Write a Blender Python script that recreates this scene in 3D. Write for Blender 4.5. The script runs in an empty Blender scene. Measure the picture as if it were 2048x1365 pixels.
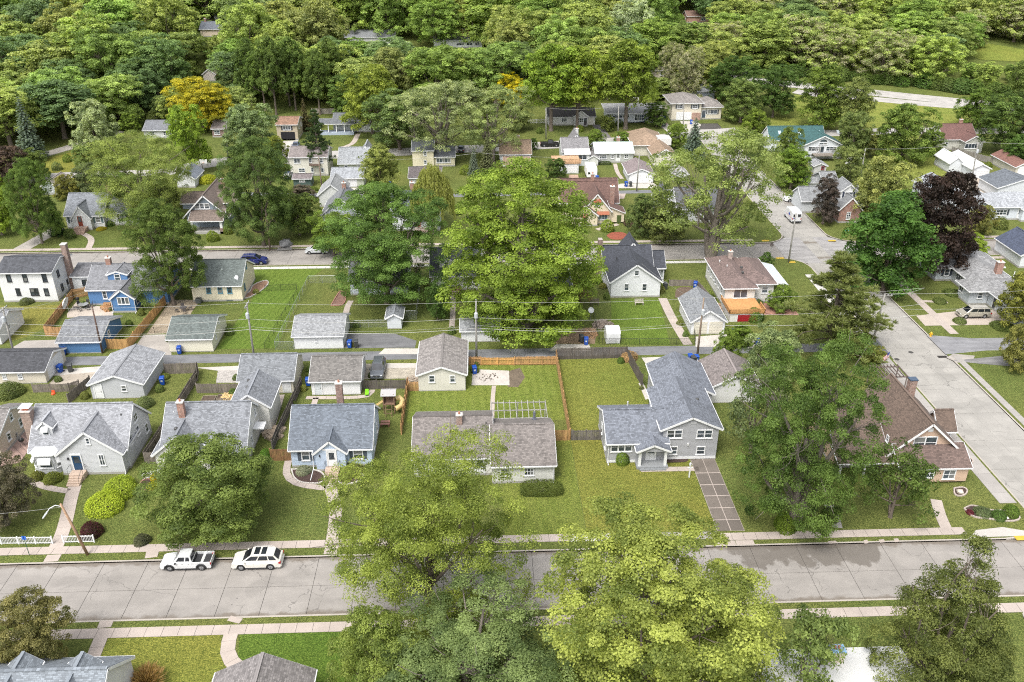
import bpy, bmesh, math, random
import numpy as np
from mathutils import Vector, Matrix
random.seed(7)
scene = bpy.context.scene
COL = scene.collection
R = math.radians

# ---------------- camera, sky, sun, exposure ----------------
CAM_H, PITCH, YAW, FPX = 62.0, R(27.5), R(2.16), 1740.0
cam_d = bpy.data.cameras.new('camera'); cam = bpy.data.objects.new('camera', cam_d); COL.objects.link(cam)
cam.location = (0, 0, CAM_H); cam.rotation_euler = (math.pi/2 - PITCH, 0, -YAW)
cam_d.sensor_width = 36; cam_d.sensor_fit = 'HORIZONTAL'; cam_d.lens = FPX/2048*36
cam_d.clip_start = 1; cam_d.clip_end = 6000
scene.camera = cam

SUN_AZ, SUN_EL = R(212), R(58)
world = bpy.data.worlds.new('World'); scene.world = world; world.use_nodes = True
wn = world.node_tree; bg = wn.nodes['Background']
sky = wn.nodes.new('ShaderNodeTexSky'); sky.sky_type = 'NISHITA'; sky.sun_disc = False
sky.sun_elevation = SUN_EL; sky.sun_rotation = SUN_AZ; sky.dust_density = 4; sky.air_density = 1.0
hs = wn.nodes.new('ShaderNodeHueSaturation'); hs.inputs['Saturation'].default_value = 0.22
wn.links.new(sky.outputs[0], hs.inputs['Color']); wn.links.new(hs.outputs[0], bg.inputs['Color'])
bg.inputs['Strength'].default_value = 0.15
sun_d = bpy.data.lights.new('sun', 'SUN'); sun_d.energy = 1.05; sun_d.angle = R(20); sun_d.color = (1, 0.96, 0.88)
sun = bpy.data.objects.new('sun', sun_d); COL.objects.link(sun)
sun_dir = Vector((math.sin(SUN_AZ)*math.cos(SUN_EL), math.cos(SUN_AZ)*math.cos(SUN_EL), math.sin(SUN_EL)))
sun.rotation_euler = sun_dir.to_track_quat('Z', 'Y').to_euler(); sun.location = (-60, -40, 120)
vs = scene.view_settings; vs.view_transform = 'Standard'; vs.look = 'None'; vs.gamma = 1; vs.use_curve_mapping = False
vs.exposure = 1.16
scene.cycles.max_bounces = 6; scene.cycles.transparent_max_bounces = 8
scene.cycles.diffuse_bounces = 4; scene.cycles.use_denoising = False; scene.cycles.filter_width = 1.1

# ---------------- terrain height and pixel -> place ----------------
GB = [(-400, 0), (215, 0), (262, 1.6), (300, 5.0), (420, 20.0), (560, 34.0), (900, 52.0), (3500, 90.0)]
def gz(y):
    for (a, za), (b, zb) in zip(GB, GB[1:]):
        if y <= b: return za + (zb - za)*max(0, (y - a)/(b - a))
    return GB[-1][1]
def ray(u, v):
    x = (u - 1024)/FPX; y = (v - 682.5)/FPX
    fw = math.cos(PITCH) - y*math.sin(PITCH); dn = math.sin(PITCH) + y*math.cos(PITCH)
    return (x*math.cos(YAW) + fw*math.sin(YAW), -x*math.sin(YAW) + fw*math.cos(YAW), -dn)
def G(u, v, z=0.0):                      # pixel of the 2048 px photo -> (x, y) on the ground (or z above it)
    d = ray(u, v)
    if d[2] > -1e-4: t = 900.0
    else: t = (CAM_H - z)/-d[2]
    if d[1]*t > 215:
        lo, hi = 150.0/d[1], 1500.0/d[1]
        for _ in range(50):
            m = (lo + hi)/2
            if CAM_H + d[2]*m > gz(d[1]*m) + z: lo = m
            else: hi = m
        t = lo
    return (d[0]*t, d[1]*t)
def PY(u, v, Y):                         # pixel on the plane y = Y -> (x, z)
    d = ray(u, v); t = Y/d[1]; return (d[0]*t, CAM_H + d[2]*t)
def PX(u, v, X):                         # pixel on the plane x = X -> (y, z)
    d = ray(u, v); t = X/d[0]; return (d[1]*t, CAM_H + d[2]*t)
def mpp(x, y, z=0):                      # metres per photo pixel at a place
    fwx, fwy = math.sin(YAW)*math.cos(PITCH), math.cos(YAW)*math.cos(PITCH)
    return (x*fwx + y*fwy + (CAM_H - z)*math.sin(PITCH))/FPX

# ---------------- node materials ----------------
def newmat(name):
    m = bpy.data.materials.new(name); m.use_nodes = True
    nt = m.node_tree; p = nt.nodes['Principled BSDF']
    return m, nt, p
def nd(nt, typ, **kw):
    n = nt.nodes.new(typ)
    for k, v in kw.items():
        if k.startswith('_'): setattr(n, k[1:], v)
        else:
            key = int(k[1:]) if k[0] == 'i' and k[1:].isdigit() else k.replace('__', ' ')
            if isinstance(v, bpy.types.NodeSocket): nt.links.new(v, n.inputs[key])
            else: n.inputs[key].default_value = v
    return n
def mth(nt, op, a, b=None, c=None):
    n = nt.nodes.new('ShaderNodeMath'); n.operation = op
    for i, v in enumerate((a, b, c)):
        if v is None: continue
        if isinstance(v, bpy.types.NodeSocket): nt.links.new(v, n.inputs[i])
        else: n.inputs[i].default_value = v
    return n.outputs[0]
def mixc(nt, f, a, b, mode='MIX'):
    n = nt.nodes.new('ShaderNodeMix'); n.data_type = 'RGBA'; n.blend_type = mode
    for s, v in ((n.inputs[0], f), (n.inputs[6], a), (n.inputs[7], b)):
        if isinstance(v, bpy.types.NodeSocket): nt.links.new(v, s)
        else: s.default_value = v if isinstance(v, (int, float)) else (*v[:3], 1)
    return n.outputs[2]
def rampv(nt, f, stops):
    n = nt.nodes.new('ShaderNodeValToRGB'); e = n.color_ramp.elements
    while len(e) < len(stops): e.new(0.5)
    for el, (p, c) in zip(e, stops):
        el.position = p; el.color = (*c, 1) if len(c) == 3 else c
    nt.links.new(f, n.inputs[0]); return n.outputs[0]
def pos(nt): return nt.nodes.new('ShaderNodeNewGeometry').outputs['Position']
def noise(nt, vec, scale, detail=3, rough=0.55, dist=0.0):
    return nd(nt, 'ShaderNodeTexNoise', Vector=vec, Scale=scale, Detail=detail, Roughness=rough, Distortion=dist).outputs[0]
def bump(nt, h, strength, dist=0.02):
    return nd(nt, 'ShaderNodeBump', Height=h, Strength=strength, Distance=dist).outputs[0]
def maprange(nt, v, a, b, c, d):
    n = nd(nt, 'ShaderNodeMapRange', i0=v, i1=a, i2=b, i3=c, i4=d); return n.outputs[0]
def scl(c, k): return tuple(min(1, x*k) for x in c[:3])
_M = {}
def plain(col, rough=0.6, metal=0.0, var=0.12, nscale=3.0, spec=0.4, bmp=0.0):
    key = ('plain', tuple(col), rough, metal, var, nscale, bmp)
    if key in _M: return _M[key]
    m, nt, p = newmat('paint'); P_ = pos(nt)
    n = noise(nt, P_, nscale, 4)
    c = mixc(nt, n, scl(col, 1 - var), scl(col, 1 + var))
    nt.links.new(c, p.inputs['Base Color']); p.inputs['Roughness'].default_value = rough
    p.inputs['Metallic'].default_value = metal; p.inputs['Specular IOR Level'].default_value = spec
    if bmp: nt.links.new(bump(nt, noise(nt, P_, nscale*6, 3), bmp), p.inputs['Normal'])
    _M[key] = m; return m
def siding(col, lap=0.17):
    key = ('siding', tuple(col), lap)
    if key in _M: return _M[key]
    m, nt, p = newmat('siding'); P_ = pos(nt)
    z = nd(nt, 'ShaderNodeSeparateXYZ', Vector=P_).outputs[2]
    fr = mth(nt, 'FRACT', mth(nt, 'DIVIDE', z, lap))
    n = noise(nt, P_, 0.8, 5); sx = nd(nt, 'ShaderNodeMapping', Vector=P_, Scale=(0.6, 0.6, 9))
    n2 = noise(nt, sx.outputs[0], 1.5, 3)
    c = mixc(nt, n, scl(col, 0.9), scl(col, 1.05)); c = mixc(nt, maprange(nt, n2, .45, .75, 0, .5), c, scl(col, 0.88)); st = noise(nt, nd(nt, 'ShaderNodeMapping', Vector=P_, Scale=(2.5, 2.5, .25)).outputs[0], 1.0, 4, .7); c = mixc(nt, maprange(nt, st, .5, .75, 0, .3), c, scl(col, .86))
    gap = mth(nt, 'LESS_THAN', fr, 0.10); c = mixc(nt, mth(nt, 'MULTIPLY', gap, 0.35), c, scl(col, 0.45))  # shadow line under each lap, painted into the wall colour
    nt.links.new(c, p.inputs['Base Color']); p.inputs['Roughness'].default_value = 0.55
    nt.links.new(bump(nt, mth(nt, 'SUBTRACT', 1.0, fr), 0.5, 0.03), p.inputs['Normal'])
    _M[key] = m; return m
def shingle(col, spread=0.46, tint=None):
    key = ('shingle', tuple(col), spread)
    if key in _M: return _M[key]
    sh_k = .66 if sum(col) > .3 else .9; col = scl(col, sh_k); m, nt, p = newmat('shingle'); g = nt.nodes.new('ShaderNodeNewGeometry')
    s = nd(nt, 'ShaderNodeSeparateXYZ', Vector=g.outputs['Position']); q = nd(nt, 'ShaderNodeSeparateXYZ', Vector=g.outputs['True Normal'])
    sel = mth(nt, 'GREATER_THAN', mth(nt, 'ABSOLUTE', q.outputs[0]), mth(nt, 'ABSOLUTE', q.outputs[1]))
    uu = mth(nt, 'ADD', mth(nt, 'MULTIPLY', sel, s.outputs[1]), mth(nt, 'MULTIPLY', mth(nt, 'SUBTRACT', 1, sel), s.outputs[0]))
    vv = mth(nt, 'MULTIPLY', s.outputs[2], 1.9)
    vec = nd(nt, 'ShaderNodeCombineXYZ', X=uu, Y=vv).outputs[0]
    b = nd(nt, 'ShaderNodeTexBrick', Vector=vec, Scale=1.0, Color1=(*scl(col, 1 + spread), 1), Color2=(*scl(col, 1 - spread), 1),
           Mortar=(*scl(col, 0.38), 1))
    b.inputs['Mortar Size'].default_value = 0.012; b.inputs['Brick Width'].default_value = 0.32; b.inputs['Row Height'].default_value = 0.17
    b.inputs['Bias'].default_value = 0.05; b.offset = 0.43; b.squash = 0.8; b.squash_frequency = 3
    n = noise(nt, vec, 5.5, 3, 0.7); n2 = noise(nt, nd(nt, 'ShaderNodeMapping', Vector=vec, Scale=(1.1, 0.16, 1)).outputs[0], 1.0, 4)
    c = mixc(nt, maprange(nt, n, 0.35, 0.65, 0, 0.55), b.outputs[0], scl(col, 1 - spread*0.9))
    c = mixc(nt, maprange(nt, n2, 0.35, 0.7, 0, 0.35), c, scl(col, 1.25))
    nt.links.new(c, p.inputs['Base Color']); p.inputs['Roughness'].default_value = 0.85
    h = mth(nt, 'ADD', b.outputs['Fac'], mth(nt, 'MULTIPLY', n, -0.6))
    nt.links.new(bump(nt, h, -0.6, 0.02), p.inputs['Normal'])
    _M[key] = m; return m
def brick(col=(0.28, 0.12, 0.08), mortar=(0.42, 0.38, 0.34)):
    key = ('brick', tuple(col))
    if key in _M: return _M[key]
    m, nt, p = newmat('brickwork'); P_ = pos(nt); s = nd(nt, 'ShaderNodeSeparateXYZ', Vector=P_)
    vec = nd(nt, 'ShaderNodeCombineXYZ', X=mth(nt, 'ADD', s.outputs[0], s.outputs[1]), Y=s.outputs[2]).outputs[0]
    b = nd(nt, 'ShaderNodeTexBrick', Vector=vec, Scale=1.0, Color1=(*scl(col, 1.4), 1), Color2=(*scl(col, 0.55), 1), Mortar=(*mortar, 1))
    b.inputs['Mortar Size'].default_value = 0.012; b.inputs['Brick Width'].default_value = 0.24; b.inputs['Row Height'].default_value = 0.09
    c = mixc(nt, maprange(nt, noise(nt, P_, 2.5, 4), 0.4, 0.7, 0, 0.5), b.outputs[0], scl(col, 0.6))
    nt.links.new(c, p.inputs['Base Color']); p.inputs['Roughness'].default_value = 0.9
    nt.links.new(bump(nt, b.outputs['Fac'], -0.4, 0.01), p.inputs['Normal'])
    _M[key] = m; return m
def wood(col, var=0.55):
    key = ('wood', tuple(col))
    if key in _M: return _M[key]
    m, nt, p = newmat('wood'); P_ = pos(nt)
    mp = nd(nt, 'ShaderNodeMapping', Vector=P_, Scale=(5, 5, 0.5)).outputs[0]
    n = noise(nt, mp, 1.0, 4, 0.7); n2 = noise(nt, P_, 0.6, 3)
    c = mixc(nt, maprange(nt, n, 0.3, 0.7, 0, 1), scl(col, 1 - var), scl(col, 1 + var)); c = mixc(nt, maprange(nt, n2, 0.4, 0.7, 0, 0.4), c, scl(col, 0.6))
    nt.links.new(c, p.inputs['Base Color']); p.inputs['Roughness'].default_value = 0.8
    nt.links.new(bump(nt, n, 0.3, 0.01), p.inputs['Normal'])
    _M[key] = m; return m
def concrete(col, joints=None, crack=0.0, stain=0.3, blotch=None):
    key = ('conc', tuple(col), crack, stain, blotch)
    if key in _M: return _M[key]
    m, nt, p = newmat('concrete'); P_ = pos(nt); oi = nt.nodes.new('ShaderNodeObjectInfo')
    n = noise(nt, P_, 0.45, 5, 0.6); n2 = noise(nt, P_, 7, 4, 0.7); n3 = noise(nt, P_, 40, 2, 0.6)
    c = mixc(nt, maprange(nt, n, 0.3, 0.7, 0, 1), scl(col, 0.84), scl(col, 1.1))
    c = mixc(nt, maprange(nt, n2, 0.45, 0.75, 0, 0.45), c, scl(col, 0.7))
    c = mixc(nt, maprange(nt, n3, 0.55, 0.75, 0, 0.35), c, scl(col, 0.55))
    c = mixc(nt, mth(nt, 'MULTIPLY', oi.outputs['Random'], stain), c, scl(col, 0.72))
    h = n2
    if crack:
        wv = nd(nt, 'ShaderNodeVectorMath', _operation='ADD', i0=P_, i1=nd(nt, 'ShaderNodeVectorMath', _operation='SCALE',
             i0=nd(nt, 'ShaderNodeTexNoise', Vector=P_, Scale=0.9, Detail=4).outputs[1], Scale=1.3).outputs[0]).outputs[0]
        v = nd(nt, 'ShaderNodeTexVoronoi', Vector=wv, Scale=crack, _feature='DISTANCE_TO_EDGE')
        line = mth(nt, 'LESS_THAN', v.outputs['Distance'], 0.006)
        gate = mth(nt, 'GREATER_THAN', noise(nt, P_, 0.16, 2), 0.5)
        c = mixc(nt, mth(nt, 'MULTIPLY', mth(nt, 'MULTIPLY', line, gate), 0.55), c, scl(col, 0.3))
        tr_ = noise(nt, nd(nt, 'ShaderNodeMapping', Vector=P_, Scale=(.07, .55, 1)).outputs[0], 1.0, 5, .6); c = mixc(nt, maprange(nt, tr_, .48, .68, 0, .4), c, scl(col, .62))
        sy = nd(nt, 'ShaderNodeSeparateXYZ', Vector=P_).outputs[1]; gut = None
        for e_ in (62.8, 71.0, 151.2, 159.1):
            d_ = mth(nt, 'ABSOLUTE', mth(nt, 'SUBTRACT', sy, e_)); gut = d_ if gut is None else mth(nt, 'MINIMUM', gut, d_)
        gm = maprange(nt, mth(nt, 'SUBTRACT', mth(nt, 'MULTIPLY', noise(nt, P_, 0.7, 5, .7), 2.0), gut), .35, .75, 0, .7); c = mixc(nt, gm, c, (.12, .095, .07))
        pt = noise(nt, P_, 0.23, 3, .4); c = mixc(nt, maprange(nt, pt, .60, .62, 0, .28), c, scl(col, .6))
        dots = nd(nt, 'ShaderNodeTexVoronoi', Vector=P_, Scale=0.8); 
        dd = mth(nt, 'LESS_THAN', mth(nt, 'ADD', dots.outputs['Distance'], mth(nt, 'MULTIPLY', noise(nt, P_, 5, 2), 0.12)), 0.13)
        dg = mth(nt, 'GREATER_THAN', noise(nt, P_, 0.11, 2), 0.5)
        c = mixc(nt, mth(nt, 'MULTIPLY', mth(nt, 'MULTIPLY', dd, dg), 0.65), c, scl(col, 0.3))
    if blotch:          # (x0, x1, y0, y1): a damp, dirty stretch of this slab surface
        s = nd(nt, 'ShaderNodeSeparateXYZ', Vector=P_); x0, x1, y0, y1 = blotch
        inx = mth(nt, 'MULTIPLY', maprange(nt, s.outputs[0], x0, x0 + 2, 0, 1), maprange(nt, s.outputs[0], x1 - 2, x1, 1, 0))
        iny = mth(nt, 'MULTIPLY', maprange(nt, s.outputs[1], y0, y0 + 2.5, 0, 1), maprange(nt, s.outputs[1], y1, y1 + .1, 1, 0))
        mp = nd(nt, 'ShaderNodeMapping', Vector=P_, Scale=(0.62, 0.4, 1)).outputs[0]
        mask = maprange(nt, mth(nt, 'ADD', mth(nt, 'MULTIPLY', mth(nt, 'MULTIPLY', inx, iny), 0.42), noise(nt, mp, 1.0, 5, 0.6)), 0.74, 0.82, 0, 0.7)
        c = mixc(nt, mask, c, (0.10, 0.085, 0.07))
    nt.links.new(c, p.inputs['Base Color']); p.inputs['Roughness'].default_value = 0.9
    nt.links.new(bump(nt, n3, 0.25, 0.01), p.inputs['Normal'])
    _M[key] = m; return m
def asphalt(col=(0.10, 0.10, 0.105)):
    key = ('asph', tuple(col))
    if key in _M: return _M[key]
    m, nt, p = newmat('asphalt'); P_ = pos(nt)
    mp = nd(nt, 'ShaderNodeMapping', Vector=P_, Scale=(0.12, 0.8, 1)).outputs[0]
    n = noise(nt, mp, 1.2, 5, 0.6); n2 = noise(nt, P_, 0.5, 6, 0.7); n3 = noise(nt, P_, 25, 3)
    c = mixc(nt, maprange(nt, n, 0.3, 0.7, 0, 1), scl(col, 0.75), scl(col, 1.3))
    c = mixc(nt, maprange(nt, n2, 0.5, 0.68, 0, 0.6), c, scl(col, 0.5)); c = mixc(nt, maprange(nt, n3, 0.5, 0.8, 0, 0.4), c, scl(col, 1.9))
    nt.links.new(c, p.inputs['Base Color']); p.inputs['Roughness'].default_value = 0.85
    nt.links.new(bump(nt, n3, 0.3, 0.01), p.inputs['Normal'])
    _M[key] = m; return m
def grass(col=(0.075, 0.12, 0.022), dry=0.35, stripe=None, worn=(0.19, 0.17, 0.06)):
    key = ('grass', tuple(col), dry, stripe)
    if key in _M: return _M[key]
    m, nt, p = newmat('grass'); P_ = pos(nt)
    n0 = noise(nt, P_, 0.06, 4, 0.6); n1 = noise(nt, P_, 0.4, 5, 0.65); n2 = noise(nt, P_, 1.9, 5, 0.72); n3 = noise(nt, P_, 6.5, 4, 0.8)
    c = mixc(nt, maprange(nt, n1, 0.32, 0.68, 0, 1), scl(col, 0.72), scl(col, 1.25))
    yel = (col[0]*1.75, col[1]*1.25, col[2]*1.5)
    c = mixc(nt, maprange(nt, n0, 0.4, 0.66, 0, 0.6), c, yel)
    dm = mth(nt, 'MULTIPLY', maprange(nt, n1, 0.48, 0.68, 0, 1), maprange(nt, n2, 0.42, 0.62, 0, 1))
    c = mixc(nt, mth(nt, 'MULTIPLY', dm, dry), c, worn)
    if stripe:
        ax, per, amt = stripe; s = nd(nt, 'ShaderNodeSeparateXYZ', Vector=P_)
        ca, sa = math.cos(R(ax)), math.sin(R(ax))
        lin = mth(nt, 'ADD', mth(nt, 'MULTIPLY', s.outputs[0], ca), mth(nt, 'MULTIPLY', s.outputs[1], sa))
        lin = mth(nt, 'ADD', lin, mth(nt, 'MULTIPLY', noise(nt, P_, 0.6, 3), 0.5))
        w = mth(nt, 'SINE', mth(nt, 'MULTIPLY', lin, 2*math.pi/per))
        wf = mth(nt, 'MULTIPLY', maprange(nt, w, -0.4, 0.6, 0, 1), maprange(nt, n2, 0.3, 0.65, 0.15, 1))
        c = mixc(nt, mth(nt, 'MULTIPLY', wf, amt), c, (col[0]*2.1, col[1]*1.6, col[2]*2.4))
    c = mixc(nt, maprange(nt, n2, 0.45, 0.62, 0, 0.75), c, scl(col, 0.48)); c = mixc(nt, maprange(nt, n3, 0.46, 0.62, 0, 0.8), c, scl(col, 0.4))
    c = mixc(nt, maprange(nt, n3, 0.5, 0.35, 0, 0.7), c, scl(yel, 1.55))
    nt.links.new(c, p.inputs['Base Color']); p.inputs['Roughness'].default_value = 0.95; p.inputs['Specular IOR Level'].default_value = 0.1
    nt.links.new(bump(nt, mth(nt, 'ADD', n3, n2), 0.9, 0.06), p.inputs['Normal'])
    _M[key] = m; return m
def soil(col=(0.07, 0.05, 0.035)):
    key = ('soil', tuple(col))
    if key in _M: return _M[key]
    m, nt, p = newmat('soil'); P_ = pos(nt)
    n = noise(nt, P_, 1.2, 5, 0.7); n3 = noise(nt, P_, 14, 4, 0.8)
    c = mixc(nt, maprange(nt, n, 0.3, 0.7, 0, 1), scl(col, 0.7), scl(col, 1.4)); c = mixc(nt, maprange(nt, n3, 0.45, 0.75, 0, 0.7), c, scl(col, 2.0))
    c = mixc(nt, maprange(nt, n3, 0.5, 0.3, 0, 0.6), c, scl(col, 0.35))
    nt.links.new(c, p.inputs['Base Color']); p.inputs['Roughness'].default_value = 1.0
    nt.links.new(bump(nt, n3, 0.9, 0.05), p.inputs['Normal'])
    _M[key] = m; return m
def glass(col=(0.035, 0.045, 0.055), cur=.75):
    key = ('glass', tuple(col), cur)
    if key in _M: return _M[key]
    m, nt, p = newmat('glass'); P_ = pos(nt)
    c = mixc(nt, maprange(nt, noise(nt, P_, 0.9, 2), 0.35, 0.65, 0, 1), scl(col, 0.6), scl(col, 1.9)); oi = nt.nodes.new('ShaderNodeObjectInfo')
    c = mixc(nt, maprange(nt, oi.outputs['Random'], 0.62, 0.95, 0, cur), c, (0.24, 0.24, 0.23))
    nt.links.new(c, p.inputs['Base Color']); p.inputs['Roughness'].default_value = 0.06; p.inputs['Specular IOR Level'].default_value = 0.6
    _M[key] = m; return m
def leafmat(kind='leaf', blossom=None):
    key = ('leaf', kind)
    if key in _M: return _M[key]
    m, nt, p = newmat('foliage'); oi = nt.nodes.new('ShaderNodeObjectInfo')
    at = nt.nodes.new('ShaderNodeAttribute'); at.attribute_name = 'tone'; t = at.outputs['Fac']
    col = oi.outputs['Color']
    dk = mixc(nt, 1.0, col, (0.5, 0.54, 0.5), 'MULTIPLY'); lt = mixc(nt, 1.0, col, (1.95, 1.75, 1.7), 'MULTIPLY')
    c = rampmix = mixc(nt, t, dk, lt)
    if blossom:
        b = nt.nodes.new('ShaderNodeAttribute'); b.attribute_name = 'bloom'
        c = mixc(nt, b.outputs['Fac'], c, blossom)
    nt.links.new(c, p.inputs['Base Color']); p.inputs['Roughness'].default_value = 0.55; p.inputs['Specular IOR Level'].default_value = 0.2
    tr = nt.nodes.new('ShaderNodeBsdfTranslucent')
    nt.links.new(mixc(nt, 1.0, c, (1.15, 1.2, 0.6), 'MULTIPLY'), tr.inputs['Color'])
    mx = nt.nodes.new('ShaderNodeMixShader'); mx.inputs[0].default_value = 0.42
    nt.links.new(p.outputs[0], mx.inputs[1]); nt.links.new(tr.outputs[0], mx.inputs[2])
    nt.links.new(mx.outputs[0], nt.nodes['Material Output'].inputs['Surface'])
    _M[key] = m; return m

# ---------------- mesh + object helpers ----------------
class MB:
    def __init__(s): s.v = []; s.f = []
    def add(s, vs, fs):
        o = len(s.v); s.v += [tuple(v) for v in vs]; s.f += [tuple(i + o for i in f) for f in fs]; return s
    def box(s, x0, x1, y0, y1, z0, z1):
        return s.add([(x0,y0,z0),(x1,y0,z0),(x1,y1,z0),(x0,y1,z0),(x0,y0,z1),(x1,y0,z1),(x1,y1,z1),(x0,y1,z1)],
                     [(3,2,1,0),(4,5,6,7),(0,1,5,4),(1,2,6,5),(2,3,7,6),(3,0,4,7)])
    def bar(s, a, b, w, h=None, up=(0, 0, 1)):             # rectangular bar from a to b
        h = h or w; a = Vector(a); b = Vector(b); d = (b - a).normalized()
        u = Vector(up)
        if abs(d.dot(u)) > 0.98: u = Vector((1, 0, 0))
        r = d.cross(u).normalized()*w/2; q = r.cross(d).normalized()*h/2
        vs = [p + i*r + j*q for p in (a, b) for (i, j) in ((-1,-1),(1,-1),(1,1),(-1,1))]
        return s.add(vs, [(0,1,2,3),(7,6,5,4),(0,4,5,1),(1,5,6,2),(2,6,7,3),(3,7,4,0)])
    def tube(s, pts, rad, n=6, cap=True):
        pts = [Vector(p) for p in pts]; m = len(pts)
        rad = rad if isinstance(rad, (list, tuple)) else [rad]*m
        o = len(s.v); ref = None
        for i, p in enumerate(pts):
            d = (pts[min(i+1, m-1)] - pts[max(i-1, 0)]).normalized()
            u = Vector((0, 0, 1)) if abs(d.z) < 0.9 else Vector((1, 0, 0))
            if ref is not None: u = ref
            r = d.cross(u).normalized(); q = r.cross(d).normalized(); ref = q
            for k in range(n):
                a = 2*math.pi*k/n; s.v.append(tuple(p + (r*math.cos(a) + q*math.sin(a))*rad[i]))
        for i in range(m - 1):
            for k in range(n):
                k2 = (k + 1) % n; s.f.append((o+i*n+k, o+i*n+k2, o+(i+1)*n+k2, o+(i+1)*n+k))
        if cap:
            s.f.append(tuple(o + k for k in reversed(range(n)))); s.f.append(tuple(o + (m-1)*n + k for k in range(n)))
        return s
    def cyl(s, c, r, z0, z1, n=12, r2=None): return s.tube([(c[0], c[1], z0), (c[0], c[1], z1)], [r, r if r2 is None else r2], n)
    def lathe(s, c, prof, n=12):
        o = len(s.v)
        for (r, z) in prof:
            for k in range(n):
                a = 2*math.pi*k/n; s.v.append((c[0] + r*math.cos(a), c[1] + r*math.sin(a), c[2] + z))
        for i in range(len(prof) - 1):
            for k in range(n):
                k2 = (k+1) % n; s.f.append((o+i*n+k, o+i*n+k2, o+(i+1)*n+k2, o+(i+1)*n+k))
        s.f.append(tuple(o + (len(prof)-1)*n + k for k in range(n))); return s
    def prism(s, pts, z0, z1):                              # polygon (x, y) extruded in z
        n = len(pts); return s.add([(x, y, z0) for x, y in pts] + [(x, y, z1) for x, y in pts],
            [tuple(reversed(range(n))), tuple(range(n, 2*n))] + [(i, (i+1) % n, n + (i+1) % n, n + i) for i in range(n)])
    def pris_y(s, pts, y0, y1):                             # polygon (x, z) extruded in y
        n = len(pts); return s.add([(x, y0, z) for x, z in pts] + [(x, y1, z) for x, z in pts],
            [tuple(range(n)), tuple(reversed(range(n, 2*n)))] + [((i+1) % n, i, n + i, n + (i+1) % n) for i in range(n)])
    def pris_x(s, pts, x0, x1):                             # polygon (y, z) extruded in x
        n = len(pts); return s.add([(x0, y, z) for y, z in pts] + [(x1, y, z) for y, z in pts],
            [tuple(reversed(range(n))), tuple(range(n, 2*n))] + [(i, (i+1) % n, n + (i+1) % n, n + i) for i in range(n)])
    def slab(s, quad, th):                                  # thick sheet under a 3-D polygon
        q = [Vector(p) for p in quad]; n = len(q)
        nn = (q[1] - q[0]).cross(q[2] - q[0]).normalized()
        if nn.z < 0: q.reverse(); nn = -nn
        return s.add(q + [p - nn*th for p in q], [tuple(range(n)), tuple(reversed(range(n, 2*n)))] + [((i+1) % n, i, n+i, n + (i+1) % n) for i in range(n)])
    def mesh(s, name, off=(0, 0, 0)):
        me = bpy.data.meshes.new(name)
        me.from_pydata([(x - off[0], y - off[1], z - off[2]) for x, y, z in s.v], [], s.f); me.validate(); me.update(); return me
def ob(name, me, mat=None, parent=None, loc=(0, 0, 0), rz=0.0, label=None, cat=None, group=None, kind=None, smooth=False):
    if isinstance(me, MB):
        off = (0, 0, 0)
        me = me.mesh(name)
    if mat is not None and len(me.materials) == 0: me.materials.append(mat)
    if smooth: me.polygons.foreach_set('use_smooth', [True]*len(me.polygons))
    o = bpy.data.objects.new(name, me); COL.objects.link(o); o.location = loc
    if rz: o.rotation_euler = (0, 0, rz)
    if parent is not None: o.parent = parent
    if label: o['label'] = label
    if cat: o['category'] = cat
    if group: o['group'] = group
    if kind: o['kind'] = kind
    return o
def thing(name, label, cat, loc=(0, 0, 0), rz=0.0, group=None):
    o = bpy.data.objects.new(name, None); COL.objects.link(o); o.location = loc; o.rotation_euler = (0, 0, rz)
    o.empty_display_size = 0.2; o['label'] = label; o['category'] = cat
    if group: o['group'] = group
    return o
def struct(name, me, mat, parent=None, label=None):
    return ob(name, me, mat, parent, kind='structure' if parent is None else None, label=label)
def copy_tree(o, parent=None):
    c = o.copy(); COL.objects.link(c); c.parent = parent
    for ch in list(o.children): copy_tree(ch, c)
    return c
def bev(me, w=0.02, seg=2, ang=30):
    bm = bmesh.new(); bm.from_mesh(me)
    es = [e for e in bm.edges if len(e.link_faces) == 2 and e.calc_face_angle(0) > R(ang)]
    bmesh.ops.bevel(bm, geom=es, offset=w, segments=seg, profile=0.5, affect='EDGES', clamp_overlap=True)
    bm.to_mesh(me); bm.free(); return me
def drape(pts, off, skirt=0.0):
    """flat polygon laid on the terrain, off metres above it, optionally with sides going down"""
    bm = bmesh.new(); vs = [bm.verts.new((x, y, 0)) for x, y in pts]
    f = bm.faces.new(vs); bm.normal_update()
    if f.normal.z < 0 or sum((pts[i][0]*pts[(i+1) % len(pts)][1] - pts[(i+1) % len(pts)][0]*pts[i][1]) for i in range(len(pts))) < 0: f.normal_flip()
    if skirt:
        r = bmesh.ops.extrude_face_region(bm, geom=[f]); top = [e for e in r['geom'] if isinstance(e, bmesh.types.BMVert)]
        low = [v for v in bm.verts if v not in top]
        for v in low: v.co.z = -skirt
    bmesh.ops.triangulate(bm, faces=bm.faces[:])
    ys = [v.co.y for v in bm.verts]
    for (b, _z) in GB[1:-1]:
        if min(ys) < b < max(ys):
            bmesh.ops.bisect_plane(bm, geom=bm.verts[:] + bm.edges[:] + bm.faces[:], plane_co=(0, b, 0), plane_no=(0, 1, 0))
    for v in bm.verts: v.co.z += gz(v.co.y) + off
    bmesh.ops.recalc_face_normals(bm, faces=bm.faces[:]) if skirt else None
    me = bpy.data.meshes.new('sheet'); bm.to_mesh(me); bm.free(); return me
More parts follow.
